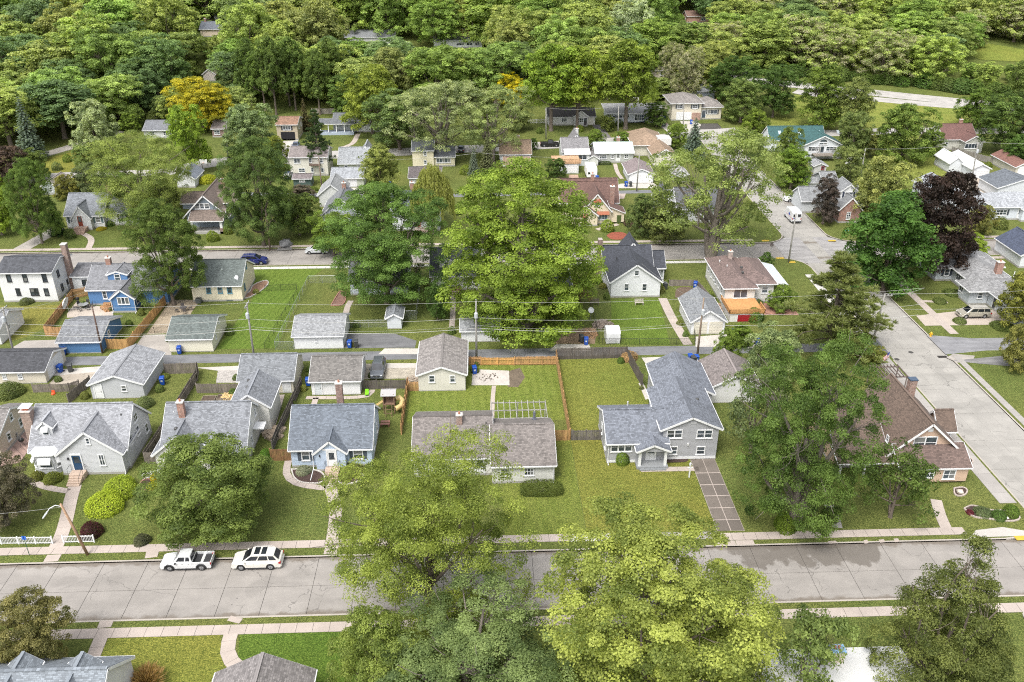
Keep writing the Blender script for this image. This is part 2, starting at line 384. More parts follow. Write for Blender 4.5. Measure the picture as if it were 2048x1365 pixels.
def offset_path(pts, w):
    """left and right edges of a ribbon of width w along pts"""
    L, Rr = [], []
    n = len(pts)
    for i, p in enumerate(pts):
        a = Vector(pts[max(i-1, 0)]); b = Vector(pts[min(i+1, n-1)]); d = (b - a).normalized(); nrm = Vector((-d.y, d.x))
        L.append((p[0] + nrm.x*w/2, p[1] + nrm.y*w/2)); Rr.append((p[0] - nrm.x*w/2, p[1] - nrm.y*w/2))
    return L, Rr
def resample(pts, step):
    out = [pts[0]]; acc = 0.0
    for a, b in zip(pts, pts[1:]):
        L = math.dist(a, b); t = step - acc
        while t <= L:
            out.append((a[0] + (b[0]-a[0])*t/L, a[1] + (b[1]-a[1])*t/L)); t += step
        acc = (acc + L) % step
    if math.dist(out[-1], pts[-1]) > step*0.3: out.append(pts[-1])
    else: out[-1] = pts[-1]
    return out
def smooth_path(pts, it=2):
    for _ in range(it):
        q = [pts[0]]
        for a, b in zip(pts, pts[1:]):
            q += [(a[0]*.75 + b[0]*.25, a[1]*.75 + b[1]*.25), (a[0]*.25 + b[0]*.75, a[1]*.25 + b[1]*.75)]
        q.append(pts[-1]); pts = q
    return pts
def slab_quad(corners, off, th=0.03, gap=0.012, name='slab', mat=None, parent=None):
    cx = sum(p[0] for p in corners)/len(corners); cy = sum(p[1] for p in corners)/len(corners)
    q = []
    for p in corners:
        d = Vector((p[0]-cx, p[1]-cy)); k = max(0.0, 1 - gap*1.6/max(d.length, .05)); q.append((cx + d.x*k, cy + d.y*k))
    z = gz(cy) + off + random.uniform(-.004, .004)
    mb = MB(); n = len(q)
    top = [(x-cx, y-cy, gz(y)+off-z) for x, y in q]
    mb.add(top + [(a, b, c-th) for a, b, c in top], [tuple(range(n))] + [((i+1) % n, i, n+i, n+(i+1) % n) for i in range(n)])
    return ob(name, mb, mat, parent, loc=(cx, cy, z))
# ---------------- ground, roads, pavements ----------------
FS0, FS1, BS0, BS1, SX0, SX1, AL0, AL1 = 62.8, 71.0, 151.2, 159.1, 60.8, 69.5, 113.7, 116.4
struct('ground', MB().add([(x, y, gz(y) - 0.16) for y, _ in GB for x in (-1600, 1600)],
       [(2*i, 2*i+1, 2*i+3, 2*i+2) for i in range(len(GB)-1)]).mesh('ground'), soil((0.09, 0.085, 0.06)))
LAWN = grass((0.097, 0.134, 0.033), 0.65)
def fillet(c, r, a0, n=6): return [(c[0] + r*math.cos(R(a0 + 90*i/n)), c[1] + r*math.sin(R(a0 + 90*i/n))) for i in range(n+1)]
RC = 5.0
def rr(x0, x1, y0, y1, corners):          # rectangle, corners named in 'sw','se','ne','nw' are rounded, counter-clockwise
    p = []
    p += fillet((x0+RC, y0+RC), RC, 180) if 'sw' in corners else [(x0, y0)]
    p += fillet((x1-RC, y0+RC), RC, 270) if 'se' in corners else [(x1, y0)]
    p += fillet((x1-RC, y1-RC), RC, 0) if 'ne' in corners else [(x1, y1)]
    p += fillet((x0+RC, y1-RC), RC, 90) if 'nw' in corners else [(x0, y1)]
    return p
struct('lawn', drape(rr(-300, SX0, -80, FS0, ['ne']), 0, .2), LAWN)
struct('lawn', drape(rr(SX1, 300, -80, FS0, ['nw']), 0, .2), LAWN)
struct('lawn', drape(rr(-300, SX0, FS1, BS0, ['se', 'ne']), 0, .2), LAWN)
struct('lawn', drape(rr(SX1, 300, FS1, BS0, ['sw', 'nw']), 0, .2), LAWN)
struct('lawn', drape([(-1500, BS1)] + fillet((SX0-RC, BS1+RC), RC, 270) + [(SX0, 252), (SX1-.1, 252), (SX1-.1, 3400), (-1500, 3400)], 0, .2), LAWN)
struct('lawn', drape(fillet((SX1+RC, BS1+RC), RC, 180) + [(1500, BS1), (1500, 3400), (SX1, 3400)], 0, .2), LAWN)
# kerbs
KERB = concrete((0.40, 0.36, 0.32), stain=0.2)
def kerb(pts, w=0.2):
    L, Q = offset_path(pts, w); struct('kerb', drape(L + Q[::-1], 0.016, .19), KERB)
h = 0.1
kerb([(-120, FS0-h), (SX0-RC, FS0-h)] + [p for p in fillet((SX0-RC, FS0-RC), RC-h, 90)[::-1]][1:] + [(SX0-h, 20)])
kerb([(-120, FS1+h), (SX0-RC, FS1+h)] + fillet((SX0-RC, FS1+RC), RC-h, 270)[1:] + [(SX0-h, AL0-3)])
kerb([(SX0-h, AL1+3), (SX0-h, BS0-RC)] + fillet((SX0-RC, BS0-RC), RC-h, 0)[1:] + [(-150, BS0-h)])
kerb([(-150, BS1+h), (SX0-RC, BS1+h)] + fillet((SX0-RC, BS1+RC), RC-h, 270)[1:] + [(SX0-h, 240)])
kerb([(SX1+h, 240), (SX1+h, BS1+RC)] + fillet((SX1+RC, BS1+RC), RC-h, 180)[1:] + [(160, BS1+h)])
kerb([(160, BS0-h), (SX1+RC, BS0-h)] + fillet((SX1+RC, BS0-RC), RC-h, 90)[1:] + [(SX1+h, AL1+2)])
kerb([(SX1+h, AL0-2), (SX1+h, FS1+RC)] + fillet((SX1+RC, FS1+RC), RC-h, 180)[1:] + [(120, FS1+h)])
# concrete carriageways, slab by slab
ROADC = concrete((0.29, 0.268, 0.247), crack=0.22, stain=0.22, blotch=(24.5, 42.5, 66.2, FS1))
ROADS = concrete((0.315, 0.30, 0.275), crack=0.16, stain=0.12)
JOINT = soil((0.06, 0.055, 0.05))
def ccw(q):
    a = sum(q[i][0]*q[(i+1) % len(q)][1] - q[(i+1) % len(q)][0]*q[i][1] for i in range(len(q)))
    return q if a > 0 else q[::-1]
def slabs(parent, xs, ys, off, mat, gap=0.02, skew=0.0):
    for x0, x1 in zip(xs, xs[1:]):
        for y0, y1 in zip(ys, ys[1:]):
            slab_quad(ccw([(x0, y0), (x1, y0), (x1, y1), (x0, y1)]), off, 0.03, gap, 'slab', mat, parent)
def frange(a, b, st, jit=0.0):
    out = [a]; x = a
    while x + st*1.3 < b: x += st + random.uniform(-jit, jit); out.append(x)
    return out + [b]
road = struct('road', drape([(-300, FS0), (300, FS0), (300, FS1), (-300, FS1)], -.148), JOINT)
slabs(road, frange(-62, 66, 4.6, .4), [FS0, 66.85, FS1], -.115, ROADC, 0.02)
road2 = struct('road', drape([(-300, BS0), (300, BS0), (300, BS1), (-300, BS1)], -.148), JOINT)
slabs(road2, frange(-110, 57.5, 5.2, .5), [BS0, 155.15, BS1], -.115, ROADC, 0.015)
slabs(road2, frange(72.5, 125, 5.2, .5), [BS0, 155.15, BS1], -.115, ROADC, 0.015)
road3 = struct('road', drape([(SX0, FS1+.01), (SX1, FS1+.01), (SX1, 252), (SX0, 252)], -.147), JOINT)
slabs(road3, [SX0, 63.0, 65.15, 67.3, SX1], frange(FS1, 148.5, 6.2, .2), -.114, ROADS, 0.014)
slabs(road3, [SX0, 65.15, SX1], frange(162, 246, 6.5, .3), -.114, ROADS, 0.014)
# asphalt-patched crossing with a strip of old concrete
struct('road', drape([(57.5, BS0), (SX0, 148.5), (SX1, 148.5), (72.5, BS0), (72.5, BS1), (SX1, 162), (SX0, 162), (57.5, BS1)], -.11), asphalt((0.26, 0.25, 0.245)))
struct('road', drape([(63.6, 148.6), (66.3, 148.6), (66.3, 161.9), (63.6, 161.9)], -.105), ROADS)
# the alley and its aprons
ASPH = asphalt((0.145, 0.147, 0.155)); APR = concrete((0.47, 0.44, 0.40), stain=0.15); DRV = concrete((0.36, 0.33, 0.30), crack=0.3, stain=0.2)
struct('alley', drape([(-300, AL0), (SX0-.3, AL0), (SX0+.2, AL0-2), (SX0+.2, AL1+2), (SX0-.3, AL1), (-300, AL1)], .012), ASPH)
struct('alley', drape([(SX1-.2, 112.2), (76, 113.2), (180, 113.2), (180, 117.2), (76, 117.2), (SX1-.2, 118.6)], .012), asphalt((0.19, 0.19, 0.2)))
struct('alley', drape([G(400, 384), G(800, 390), G(1150, 384), G(1330, 380), (60.9, 197), (60.9, 193), G(1330, 386), G(1150, 390), G(800, 397), G(400, 392)][::1], .03), ASPH)
def patch(name, px, off, mat, lab=None): return struct(name, drape(ccw([G(*p) for p in px]), off, 0), mat)
patch('driveway', [(259, 711), (343, 711), (339, 669), (287, 670)], .010, DRV)
patch('driveway', [(0, 712), (122, 712), (118, 680), (48, 682), (10, 704)], .010, DRV)
patch('driveway', [(693, 668), (790, 668), (833, 682), (830, 696), (688, 697)], .010, asphalt((0.13, 0.13, 0.135)))
patch('apron', [(769, 697.5), (838, 697.5), (835, 709), (757, 709)], .018, APR)
patch('apron', [(0, 709), (120, 709), (122, 722), (0, 722)], .017, APR)
patch('gravel_bed', [(1104, 660), (1193, 655), (1190, 688), (1107, 688)], .010, soil((0.20, 0.14, 0.09)))
patch('apron', [(1112, 689), (1178, 689), (1183, 702), (1099, 702)], .018, APR)
patch('apron', [(1391, 674), (1452, 669), (1477, 694.5), (1391, 694.5)], .018, APR)
patch('apron', [(1497, 664), (1530, 690), (1525, 698), (1496, 697)], .018, APR)
patch('driveway', [(96, 771), (117, 748), (196, 742), (178, 770)], .012, concrete((0.38, 0.33, 0.27), crack=0.3))
patch('apron', [(110, 740), (205, 733), (200, 744), (108, 752)], .018, APR)
patch('gravel_bed', [(432, 766), (436, 740), (484, 740), (484, 766)], .010, soil((0.30, 0.28, 0.26)))
patch('apron', [(392, 736), (484, 732), (484, 741), (436, 742)], .018, APR)
patch('gravel_bed', [(725, 728), (834, 728), (834, 757), (725, 759)], .010, soil((0.30, 0.27, 0.22)))
patch('apron', [(772, 727), (834, 727), (834, 736), (774, 737)], .018, APR)
patch('patio', [(946, 739), (1018, 742), (1019, 771), (943, 771)], .014, concrete((0.50, 0.46, 0.42), crack=0.9, stain=0.1))
patch('soil_bed', [(1000, 748), (1040, 736), (1050, 755), (1036, 775), (1016, 774)], .008, soil((0.11, 0.085, 0.06)))
patch('apron', [(1283, 716), (1368, 713), (1364, 727), (1298, 738)], .018, APR)
patch('driveway', [(1277, 767), (1286, 766), (1301, 797), (1291, 800)], .02, APR)
patch('patio', [(134, 628), (153, 604), (180, 608), (180, 612), (229, 615), (226, 632), (134, 636)], .02, concrete((0.46, 0.40, 0.34), crack=0.5))
patch('gravel_bed', [(293, 669), (342, 600), (402, 600), (385, 622), (375, 640), (340, 666)], .008, soil((0.27, 0.22, 0.16)))
patch('patio', [(0, 905), (8, 858), (60, 866), (58, 900), (40, 925), (0, 935)], .02, brick((0.30, 0.20, 0.17), (0.34, 0.28, 0.25)))
patch('driveway', [(1905, 722), (2048, 708), (2048, 730), (2020, 733), (1960, 728)], .02, asphalt((0.17, 0.165, 0.165)))
patch('apron', [(1893, 716), (1906, 708), (1950, 712), (1945, 722), (1915, 726)], .014, DRV)
# driveway of the tan minivan, cars by the crossing, row of far drives
patch('driveway', [(1832, 632), (1913, 623), (1990, 620), (2015, 640), (1990, 650), (1850, 652)], .02, concrete((0.42, 0.36, 0.31), stain=0.1))
patch('driveway', [(1566, 400), (1612, 390), (1655, 392), (1655, 402), (1600, 408), (1570, 408)], .02, DRV)
patch('driveway', [(20, 502), (105, 455), (130, 458), (55, 502)], .02, DRV)
patch('driveway', [(553, 502), (566, 478), (580, 478), (584, 500)], .02, asphalt((0.16, 0.155, 0.15)))
patch('driveway', [(566, 283), (597, 281), (580, 330), (560, 330)], .02, APR)
patch('driveway', [(1184, 250), (1202, 250), (1229, 284), (1208, 286)], .02, asphalt((0.14, 0.13, 0.13)))
patch('driveway', [(1313, 246), (1332, 245), (1345, 258), (1352, 276), (1330, 276), (1332, 262)], .02, APR)
patch('driveway', [(1360, 243), (1392, 243), (1402, 250), (1396, 262), (1372, 262)], .02, APR)
patch('driveway', [(1137, 350), (1156, 350), (1162, 384), (1145, 384)], .02, concrete((0.42, 0.29, 0.22)))
patch('apron', [(1240, 368), (1308, 367), (1320, 377), (1228, 377)], .02, APR)
patch('driveway', [(1885, 380), (1945, 350), (2048, 345), (2048, 360), (1985, 365), (1975, 395), (1905, 402)], .02, concrete((0.40, 0.34, 0.28)))
patch('driveway', [(1222, 398), (1248, 398), (1253, 384), (1230, 384)], .025, concrete((0.38, 0.31, 0.27)))
patch('driveway', [(660, 376), (730, 376), (735, 388), (660, 388)], .035, APR)
# upper street, curving lane on the hill and the road across the meadow
def ribbon(name, px, w, off, mat, it=2):
    pts = smooth_path([G(*p) for p in px], it); L, Q = offset_path(pts, w); return struct(name, drape(ccw(L + Q[::-1]), off), mat)
UP = concrete((0.38, 0.36, 0.34), crack=0.15, stain=0.1)
ribbon('road', [(330, 345), (420, 326), (520, 314), (700, 309), (900, 300), (1100, 291), (1320, 277), (1400, 268), (1480, 262)], 6.5, .03, UP)
ribbon('road', [(20, 372), (90, 352), (190, 349), (330, 345)], 5.0, .035, UP)
ribbon('driveway', [(30, 330), (80, 312), (120, 301), (165, 287), (240, 262)], 4.2, .03, DRV)
ribbon('road', [(1420, 152), (1500, 160), (1600, 172), (1700, 181), (1800, 192), (1900, 202), (2000, 212), (2100, 222)], 7.0, .05, UP)
ribbon('road', [(1590, 183), (1620, 189), (1720, 196), (1800, 204), (1890, 212), (2000, 219), (2100, 228)], 5.0, .06, UP)
ribbon('road', [(1600, 268), (1700, 266), (1800, 262), (1900, 262), (2048, 262), (2200, 262)], 6.0, .035, UP)
# mown lawns
MEAD = grass((0.143, 0.192, 0.037), 0.35, (78, 4.2, 0.55))
patch('meadow', [(1540, 258), (1545, 215), (1590, 190), (1720, 200), (1800, 208), (1900, 216), (2040, 224), (2040, 254), (1850, 257), (1700, 260)], .03, MEAD)
patch('meadow', [(1755, 262), (1830, 268), (1905, 315), (1900, 350), (1850, 372), (1790, 372), (1740, 330)], .02, grass((0.137, 0.192, 0.037), 0.3, (60, 3.5, 0.45)))
patch('meadow', [(1900, 95), (1960, 85), (2048, 100), (2048, 125), (1960, 120)], .1, grass((0.156, 0.205, 0.040), 0.2))
struct('mown_lawn', drape([(-10.2, 96.4), (10.6, 96.4), (10.6, 113.0), (-10.2, 113.0)], .004), grass((0.111, 0.164, 0.029), 0.45, (3, 1.25, 0.5)))
struct('mown_lawn', drape([(11.1, 91.7), (22.8, 91.7), (21.6, 113.0), (11.1, 113.0)], .004), grass((0.130, 0.166, 0.032), 0.6))
struct('mown_lawn', drape([(10.9, 73.6), (25.0, 73.6), (25.0, 91.5), (10.9, 91.5)], .004), grass((0.137, 0.166, 0.032), 0.55))
struct('mown_lawn', drape([(2.0, 73.6), (10.8, 73.6), (10.8, 91.6), (9.0, 91.6), (9.0, 84.0), (2.0, 83.0)], .004), grass((0.114, 0.160, 0.030), 0.45, (8, 1.6, 0.3)))
patch('mown_lawn', [(433, 699), (552, 697), (612, 562), (655, 533), (500, 536), (505, 600)], .004, grass((0.086, 0.151, 0.023), 0.15, (-14, 1.0, 0.6)))
patch('mown_lawn', [(1222, 600), (1318, 597), (1340, 690), (1225, 690)], .004, grass((0.098, 0.160, 0.025), 0.25))
patch('mown_lawn', [(205, 1278), (440, 1266), (445, 1310), (470, 1345), (460, 1400), (200, 1400)], .004, grass((0.130, 0.166, 0.030), 0.4))
patch('mown_lawn', [(480, 1266), (720, 1260), (740, 1400), (560, 1400), (520, 1335), (475, 1320)], .004, grass((0.072, 0.134, 0.020), 0.1))
patch('mown_lawn', [(0, 690), (60, 672), (118, 640), (130, 610), (60, 612), (0, 612)], .004, grass((0.137, 0.160, 0.034), 0.6))
patch('mown_lawn', [(60, 345), (90, 318), (160, 300), (225, 300), (215, 330), (160, 348)], .01, grass((0.156, 0.179, 0.034), 0.4))
# pavements, slab by slab
WALK = concrete((0.42, 0.36, 0.32), stain=0.35); WALKN = concrete((0.52, 0.50, 0.47), stain=0.1); WALKG = concrete((0.33, 0.31, 0.29), stain=0.4)
def pave(x0, x1, y0, y1, step, mat, along='x', base=JOINT):
    s = struct('pavement', drape([(x0, y0), (x1, y0), (x1, y1), (x0, y1)], .006), base)
    if along == 'x': slabs(s, frange(x0, x1, step, .06), [y0, y1], .028, mat, 0.014)
    else: slabs(s, [x0, x1], frange(y0, y1, step, .06), .028, mat, 0.014)
    return s
pave(-62, 9.0, 72.4, 73.6, 1.5, WALK); pave(9.03, 17.0, 72.3, 73.5, 1.5, WALKN); pave(17.03, 25.1, 72.2, 73.4, 1.5, WALKG)
pave(25.13, 52.0, 71.9, 73.1, 1.35, WALK)
patch('apron', [(1938, 1077), (1952, 1061), (2005, 1055), (2048, 1062), (2048, 1073), (1995, 1074)], .03, concrete((.44, .41, .38)))
pave(-60, 60, 60.5, 61.75, 1.55, WALK)
pave(58.35, 60.35, 77, 111.5, 1.9, WALKG, 'y'); pave(58.4, 59.9, 119, 143, 1.6, WALKN, 'y')
pave(70.1, 71.1, 80, 111.5, 1.5, WALKG, 'y'); pave(73.2, 74.6, 118.8, 146, 1.6, WALK, 'y')
pave(-100, 54, 160.1, 161.2, 1.7, WALK); pave(-100, 54, 149.2, 150.3, 1.7, WALKN); pave(76, 125, 160.1, 161.2, 1.7, WALK); pave(76, 125, 149.2, 150.3, 1.7, WALK)
def path(px, w, step=1.3, mat=None, it=2, off=.030):
    mat = mat or WALK; pts = resample(smooth_path([G(*p) for p in px], it), step); L, Q = offset_path(pts, w)
    s = struct('footpath', drape(ccw(L + Q[::-1]), off - .02), JOINT)
    for i in range(len(pts)-1): slab_quad(ccw([Q[i], Q[i+1], L[i+1], L[i]]), off, .03, .012, 'slab', mat, s)
    return s
path([(150, 972), (141, 1000), (133, 1040), (123, 1072), (111, 1097)], 1.5); path([(109, 1110), (101, 1124)], 1.5)
path([(62, 963), (92, 976), (138, 983)], 0.9); path([(308, 1094), (302, 1116)], 1.3)
path([(658, 968), (671, 1008), (671, 1040), (665, 1080)], 1.4); path([(664, 1094), (660, 1109)], 1.4)
path([(577, 922), (570, 950), (592, 970), (650, 977)], 0.9)
path([(500, 1350), (466, 1330), (452, 1302), (462, 1268)], 1.35); path([(466, 1245), (474, 1235)], 1.35)
path([(176, 1340), (190, 1305), (202, 1276)], 1.3); path([(208, 1256), (214, 1242)], 1.3)
path([(1281, 940), (1330, 939), (1398, 938)], 0.9, 1.5, WALK, 0)
path([(1872, 1000), (1880, 1030), (1893, 1058)], 1.25); path([(1657, 1010), (1668, 1030), (1675, 1056)], 1.1, 1.2, WALKG)
path([(165, 467), (186, 478), (176, 499)], 1.2); path([(1194, 460), (1215, 454), (1236, 449)], 1.2)
path([(906, 592), (906, 625), (903, 662)], 0.9, 1.2); path([(1325, 597), (1345, 640), (1376, 690)], 1.5, 1.6)
path([(690, 640), (694, 615), (702, 602)], 1.0, 1.2); path([(205, 636), (196, 645)], 1.1, 1.2, WALKN)
path([(988, 772), (985, 800), (984, 850)], 0.6, 0.9); path([(563, 790), (545, 850), (535, 878)], 0.9, 1.3)
path([(612, 796), (740, 796), (745, 780)], 0.8, 1.4); path([(632, 796), (627, 812)], 0.8, 1.2)
path([(1230, 328), (1234, 345), (1244, 358)], 1.0, 1.6); path([(680, 296), (706, 290), (716, 268)], 1.4, 2.0); path([(1830, 602), (1895, 605)], 0.8, 1.5)
drv = struct('driveway', drape([(25.1, 73.5), (28.1, 73.4), (28.1, 87.2), (25.1, 87.2)], .018), WALK)
slabs(drv, [25.1, 26.6, 28.1], [73.4, 75.3, 77.4, 79.6, 81.7, 84.0, 87.1], .03, concrete((0.165, 0.14, 0.12), crack=0.5, stain=1.0), .05)
slabs(drv, [24.6, 26.6, 28.6], [71.15, 71.85], .03, WALK)
for q in [[(1655, 1083), (1672, 1082), (1675, 1087), (1658, 1088)], [(1727, 1081), (1735, 1080), (1737, 1087), (1729, 1088)],
          [(1757, 1080), (1768, 1079), (1770, 1085), (1760, 1086)], [(1787, 1078), (1796, 1077), (1799, 1084), (1790, 1085)]]:
    slab_quad(ccw([G(*p) for p in q]), .02, .03, .01, 'stepping_stone', WALK, drv)
# yellow tactile pads, manhole covers and drain grates
YEL = plain((0.48, 0.33, 0.04), 0.8, var=0.25)
for n, (u, v, w) in enumerate([(1560, 517, 1.5), (1584, 525, 1.2), (1664, 482, 1.5), (1531, 482, 1.4), (2042, 1077, 1.3)]):
    x, y = G(u, v); p = MB().box(-w/2, w/2, -.35, .35, 0, .02)
    for i in range(int(w/.12)):
        for j in range(5): p.cyl((-w/2 + .07 + i*.12, -.28 + j*.14), .025, .018, .028, 5)
    ob('tactile_pad', p, YEL, loc=(x, y, .03), cat='tactile pad', group='yellow tactile pads at the kerb corners',
       label=['yellow tactile pad at the crossing, left of the leaning utility pole', 'yellow tactile pad at the crossing, right beside the utility pole',
              'yellow tactile pad on the far corner below the brick house', 'yellow tactile pad on the corner under the big cottonwood', 'yellow tactile pad at the lower right picture corner'][n])
for n, (u, v) in enumerate([(1794, 718), (1822, 704)]):
    x, y = G(u, v); t = thing('manhole_cover', ['round iron manhole cover in a concrete collar, nearer the flagpole', 'round iron manhole cover farther up the side street'][n], 'manhole cover', (x, y, -.105))
    ob('collar', MB().lathe((0, 0, 0), [(0.75, 0), (0.75, .008), (0.4, .008)], 20), ROADS, t)
    lid = MB().cyl((0, 0), .38, .009, .022, 18)
    for k in range(5): lid.box(-.3 + k*.14, -.26 + k*.14, -.2, .2, .02, .028)
    ob('lid', lid, plain((0.09, 0.085, 0.08), .6, .4), t)
x, y = G(1885, 713); t = thing('drain_grate', 'rectangular iron drain grate at the mouth of the alley', 'drain grate', (x, y, -.1))
gm = MB().box(-.7, .7, -.3, -.25, 0, .03).box(-.7, .7, .25, .3, 0, .03)
for k in range(9): gm.box(-.68 + k*.165, -.62 + k*.165, -.25, .25, 0, .028)
ob('bars', gm, plain((0.07, 0.06, 0.055), .6, .5), t); ob('pit', MB().box(-.69, .69, -.27, .27, -.04, -.005), plain((0.02, 0.02, 0.02), .9), t)
# ---------------- trees ----------------
RNG = np.random.default_rng(11)
BARK = None
def barkmat(col=(0.13, 0.105, 0.085)):
    key = ('bark', col)
    if key in _M: return _M[key]
    m, nt, p = newmat('bark'); P_ = pos(nt); mp = nd(nt, 'ShaderNodeMapping', Vector=P_, Scale=(5, 5, 0.9)).outputs[0]
    n = noise(nt, mp, 1.5, 5, 0.7)
    c = mixc(nt, maprange(nt, n, 0.3, 0.7, 0, 1), scl(col, 0.5), scl(col, 1.6)); nt.links.new(c, p.inputs['Base Color'])
    p.inputs['Roughness'].default_value = 0.95; nt.links.new(bump(nt, n, 0.8, 0.05), p.inputs['Normal'])
    _M[key] = m; return m
def unit(a): return a/np.maximum(np.linalg.norm(a, axis=-1, keepdims=True), 1e-6)
def leaf_mesh(name, P, N, size, aspect, tone, bloom=None, dirs=None, fold=0.12, mat=None):
    n = len(P); rnd = RNG.normal(size=(n, 3))
    t1 = unit(rnd - (rnd*N).sum(1, keepdims=True)*N) if dirs is None else unit(dirs)
    t2 = unit(np.cross(N, t1)); L = size[:, None]; W = L*aspect
    V = np.empty((n, 4, 3), np.float32)
    V[:, 0] = P - t1*L*0.5; V[:, 1] = P + t2*W*0.5 + N*L*fold - t1*L*0.08; V[:, 2] = P + t1*L*0.5; V[:, 3] = P - t2*W*0.5 + N*L*fold - t1*L*0.08
    me = bpy.data.meshes.new(name); me.vertices.add(4*n); me.vertices.foreach_set('co', V.ravel())
    me.loops.add(4*n); me.loops.foreach_set('vertex_index', np.arange(4*n, dtype=np.int32))
    me.polygons.add(n); me.polygons.foreach_set('loop_start', np.arange(0, 4*n, 4, dtype=np.int32))
    a = me.attributes.new('tone', 'FLOAT', 'FACE'); a.data.foreach_set('value', np.clip(tone, 0, 1).astype(np.float32))
    if bloom is not None:
        b = me.attributes.new('bloom', 'FLOAT', 'FACE'); b.data.foreach_set('value', bloom.astype(np.float32))
    me.update(); me.validate(); me.materials.append(mat or leafmat()); return me
def rsph(n): return unit(RNG.normal(size=(n, 3)))
class Proto:
    def __init__(s, H, W, parts): s.H, s.W, s.parts = H, W, parts
PROTO = {}
def limb(mb, a, b, r0, r1, sag=0.0, n=5, seg=4):
    a = np.array(a, float); b = np.array(b, float); pts = []
    j = RNG.normal(size=3)*np.linalg.norm(b-a)*0.06
    for i in range(seg+1):
        t = i/seg; p = a*(1-t) + b*t; p = p + j*math.sin(math.pi*t); p[2] += sag*math.sin(math.pi*t); pts.append(p)
    mb.tube(pts, [r0*(1-i/seg) + r1*i/seg for i in range(seg+1)], n, cap=False)
def broad(name, H=14, W=12, base=0.22, lobes=9, clumps=170, per=110, leaf=0.30, crad=1.15, flat=0.7, aspect=0.62, open_=0.0, trunk=None,
          inner=0.25, spread=1.0, multi=1, droop=0.0, bloomf=None, bark=(0.13, 0.105, 0.085), squash=1.0, deadtw=0, top=0.62, dense=1.0, cone=False):
    Rw = W/2; z0 = H*base; zc = z0 + (H - z0)*0.5; hz = (H - z0)/2
    lc = []
    for i in range(lobes):
        a = 2*math.pi*(i + RNG.uniform(-.35, .35))/max(lobes-2, 1); rr_ = RNG.uniform(.42, .66) if i < lobes-2 else RNG.uniform(0, .22)
        zz = (RNG.uniform(-.78, -.2) if i % 2 else RNG.uniform(-.1, .48)) if i < lobes-2 else RNG.uniform(.35, top)
        rad = RNG.uniform(.36, .52)*(1.08 if i < lobes-2 else 1.0)
        lc.append((np.array([math.cos(a)*rr_*spread, math.sin(a)*rr_*spread, zz]), rad))
    if squash < 1: pass
    C = []; tries = 0
    while len(C) < clumps and tries < clumps*40:
        tries += 1; c, rad = lc[RNG.integers(len(lc))]; d = rsph(1)[0]
        rf = RNG.uniform(0.82, 1.0) if RNG.random() > inner else RNG.uniform(0.2, 0.82)
        p = c + d*rad*rf
        if any(np.linalg.norm(p - c2) < r2*0.66 for c2, r2 in lc if c2 is not c) and RNG.random() > inner: continue
        if cone and (p[0]**2 + p[1]**2)**.5 > max(0.0, 1 - (p[2]+1)/2.06)**.75 + .06: continue
        if p[2] < -0.98 or (p[0]**2 + p[1]**2) > 1.02: continue
        if open_ and RNG.random() < open_ and p[2] < 0.2: continue
        C.append(p)
    C += [c + np.array([RNG.uniform(-.3, .3)*rad, RNG.uniform(-.3, .3)*rad, rad*.85]) for c, rad in lc for _ in range(4) if c[2] + rad*.85 < 1]
    C += [c + np.array([0, -rad*.7, rad*.3]) for c, rad in lc]
    if cone: C = [p for p in C if (p[0]**2 + p[1]**2)**.5 <= max(0.0, 1 - (p[2]+1)/2.06)**1.05*1.05 + .04]
    C = np.array(C); Cw = C*np.array([Rw, Rw, hz]) + np.array([0, 0, zc])
    cd = unit(C*np.array([1, 1, 1.0]) + np.array([0, 0, 0.35]))
    cr = crad*RNG.uniform(0.65, 1.3, len(C)); ct = RNG.uniform(0.08, 0.92, len(C))
    PP = []; NN = []; TT = []; SS = []
    for i in range(len(C)):
        k = int(per*RNG.uniform(.7, 1.3)*dense); d = rsph(k); d[:, 2] = np.where(RNG.random(k) < 0.7, np.abs(d[:, 2]), d[:, 2])
        d = unit(d + cd[i]*0.45)
        rr2 = cr[i]*RNG.uniform(0.25, 1, k)**0.5
        p = Cw[i] + d*rr2[:, None]*np.array([1, 1, flat])
        if droop: p[:, 2] -= droop*RNG.random(k)*cr[i]
        PP.append(p); NN.append(unit(d*0.75 + np.array([0, 0, 0.55]) + RNG.normal(size=(k, 3))*0.45))
        TT.append(ct[i] + RNG.uniform(-.25, .25, k)); SS.append(leaf*RNG.uniform(.6, 1.35, k))
    P = np.concatenate(PP); N = np.concatenate(NN); T = np.concatenate(TT); S = np.concatenate(SS)
    bl = None; lm = leafmat()
    if bloomf:
        cb = RNG.random(len(C)) < bloomf; bl = np.concatenate([np.where(RNG.random(len(p)) < (0.75 if cb[i] else 0.06), 1.0, 0.0) for i, p in enumerate(PP)])
        lm = leafmat('bloom', (0.42, 0.40, 0.26))
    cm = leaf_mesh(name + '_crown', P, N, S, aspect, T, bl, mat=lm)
    mb = MB(); tr = trunk or H*0.022
    mb.tube([(0, 0, -0.3), (0, 0, 0.15), (0, 0, 0.5), (tr*.3, 0, z0), (tr*.5, tr*.4, zc)], [tr*1.7, tr*1.35, tr*1.05, tr*.85, tr*.45], 9, cap=False)
    for m in range(1, multi):
        a = RNG.uniform(0, 6.28); mb.tube([(0, 0, 0), (math.cos(a)*tr, math.sin(a)*tr, .6), (math.cos(a)*Rw*.25, math.sin(a)*Rw*.25, zc)], [tr*.9, tr*.8, tr*.35], 7, cap=False)
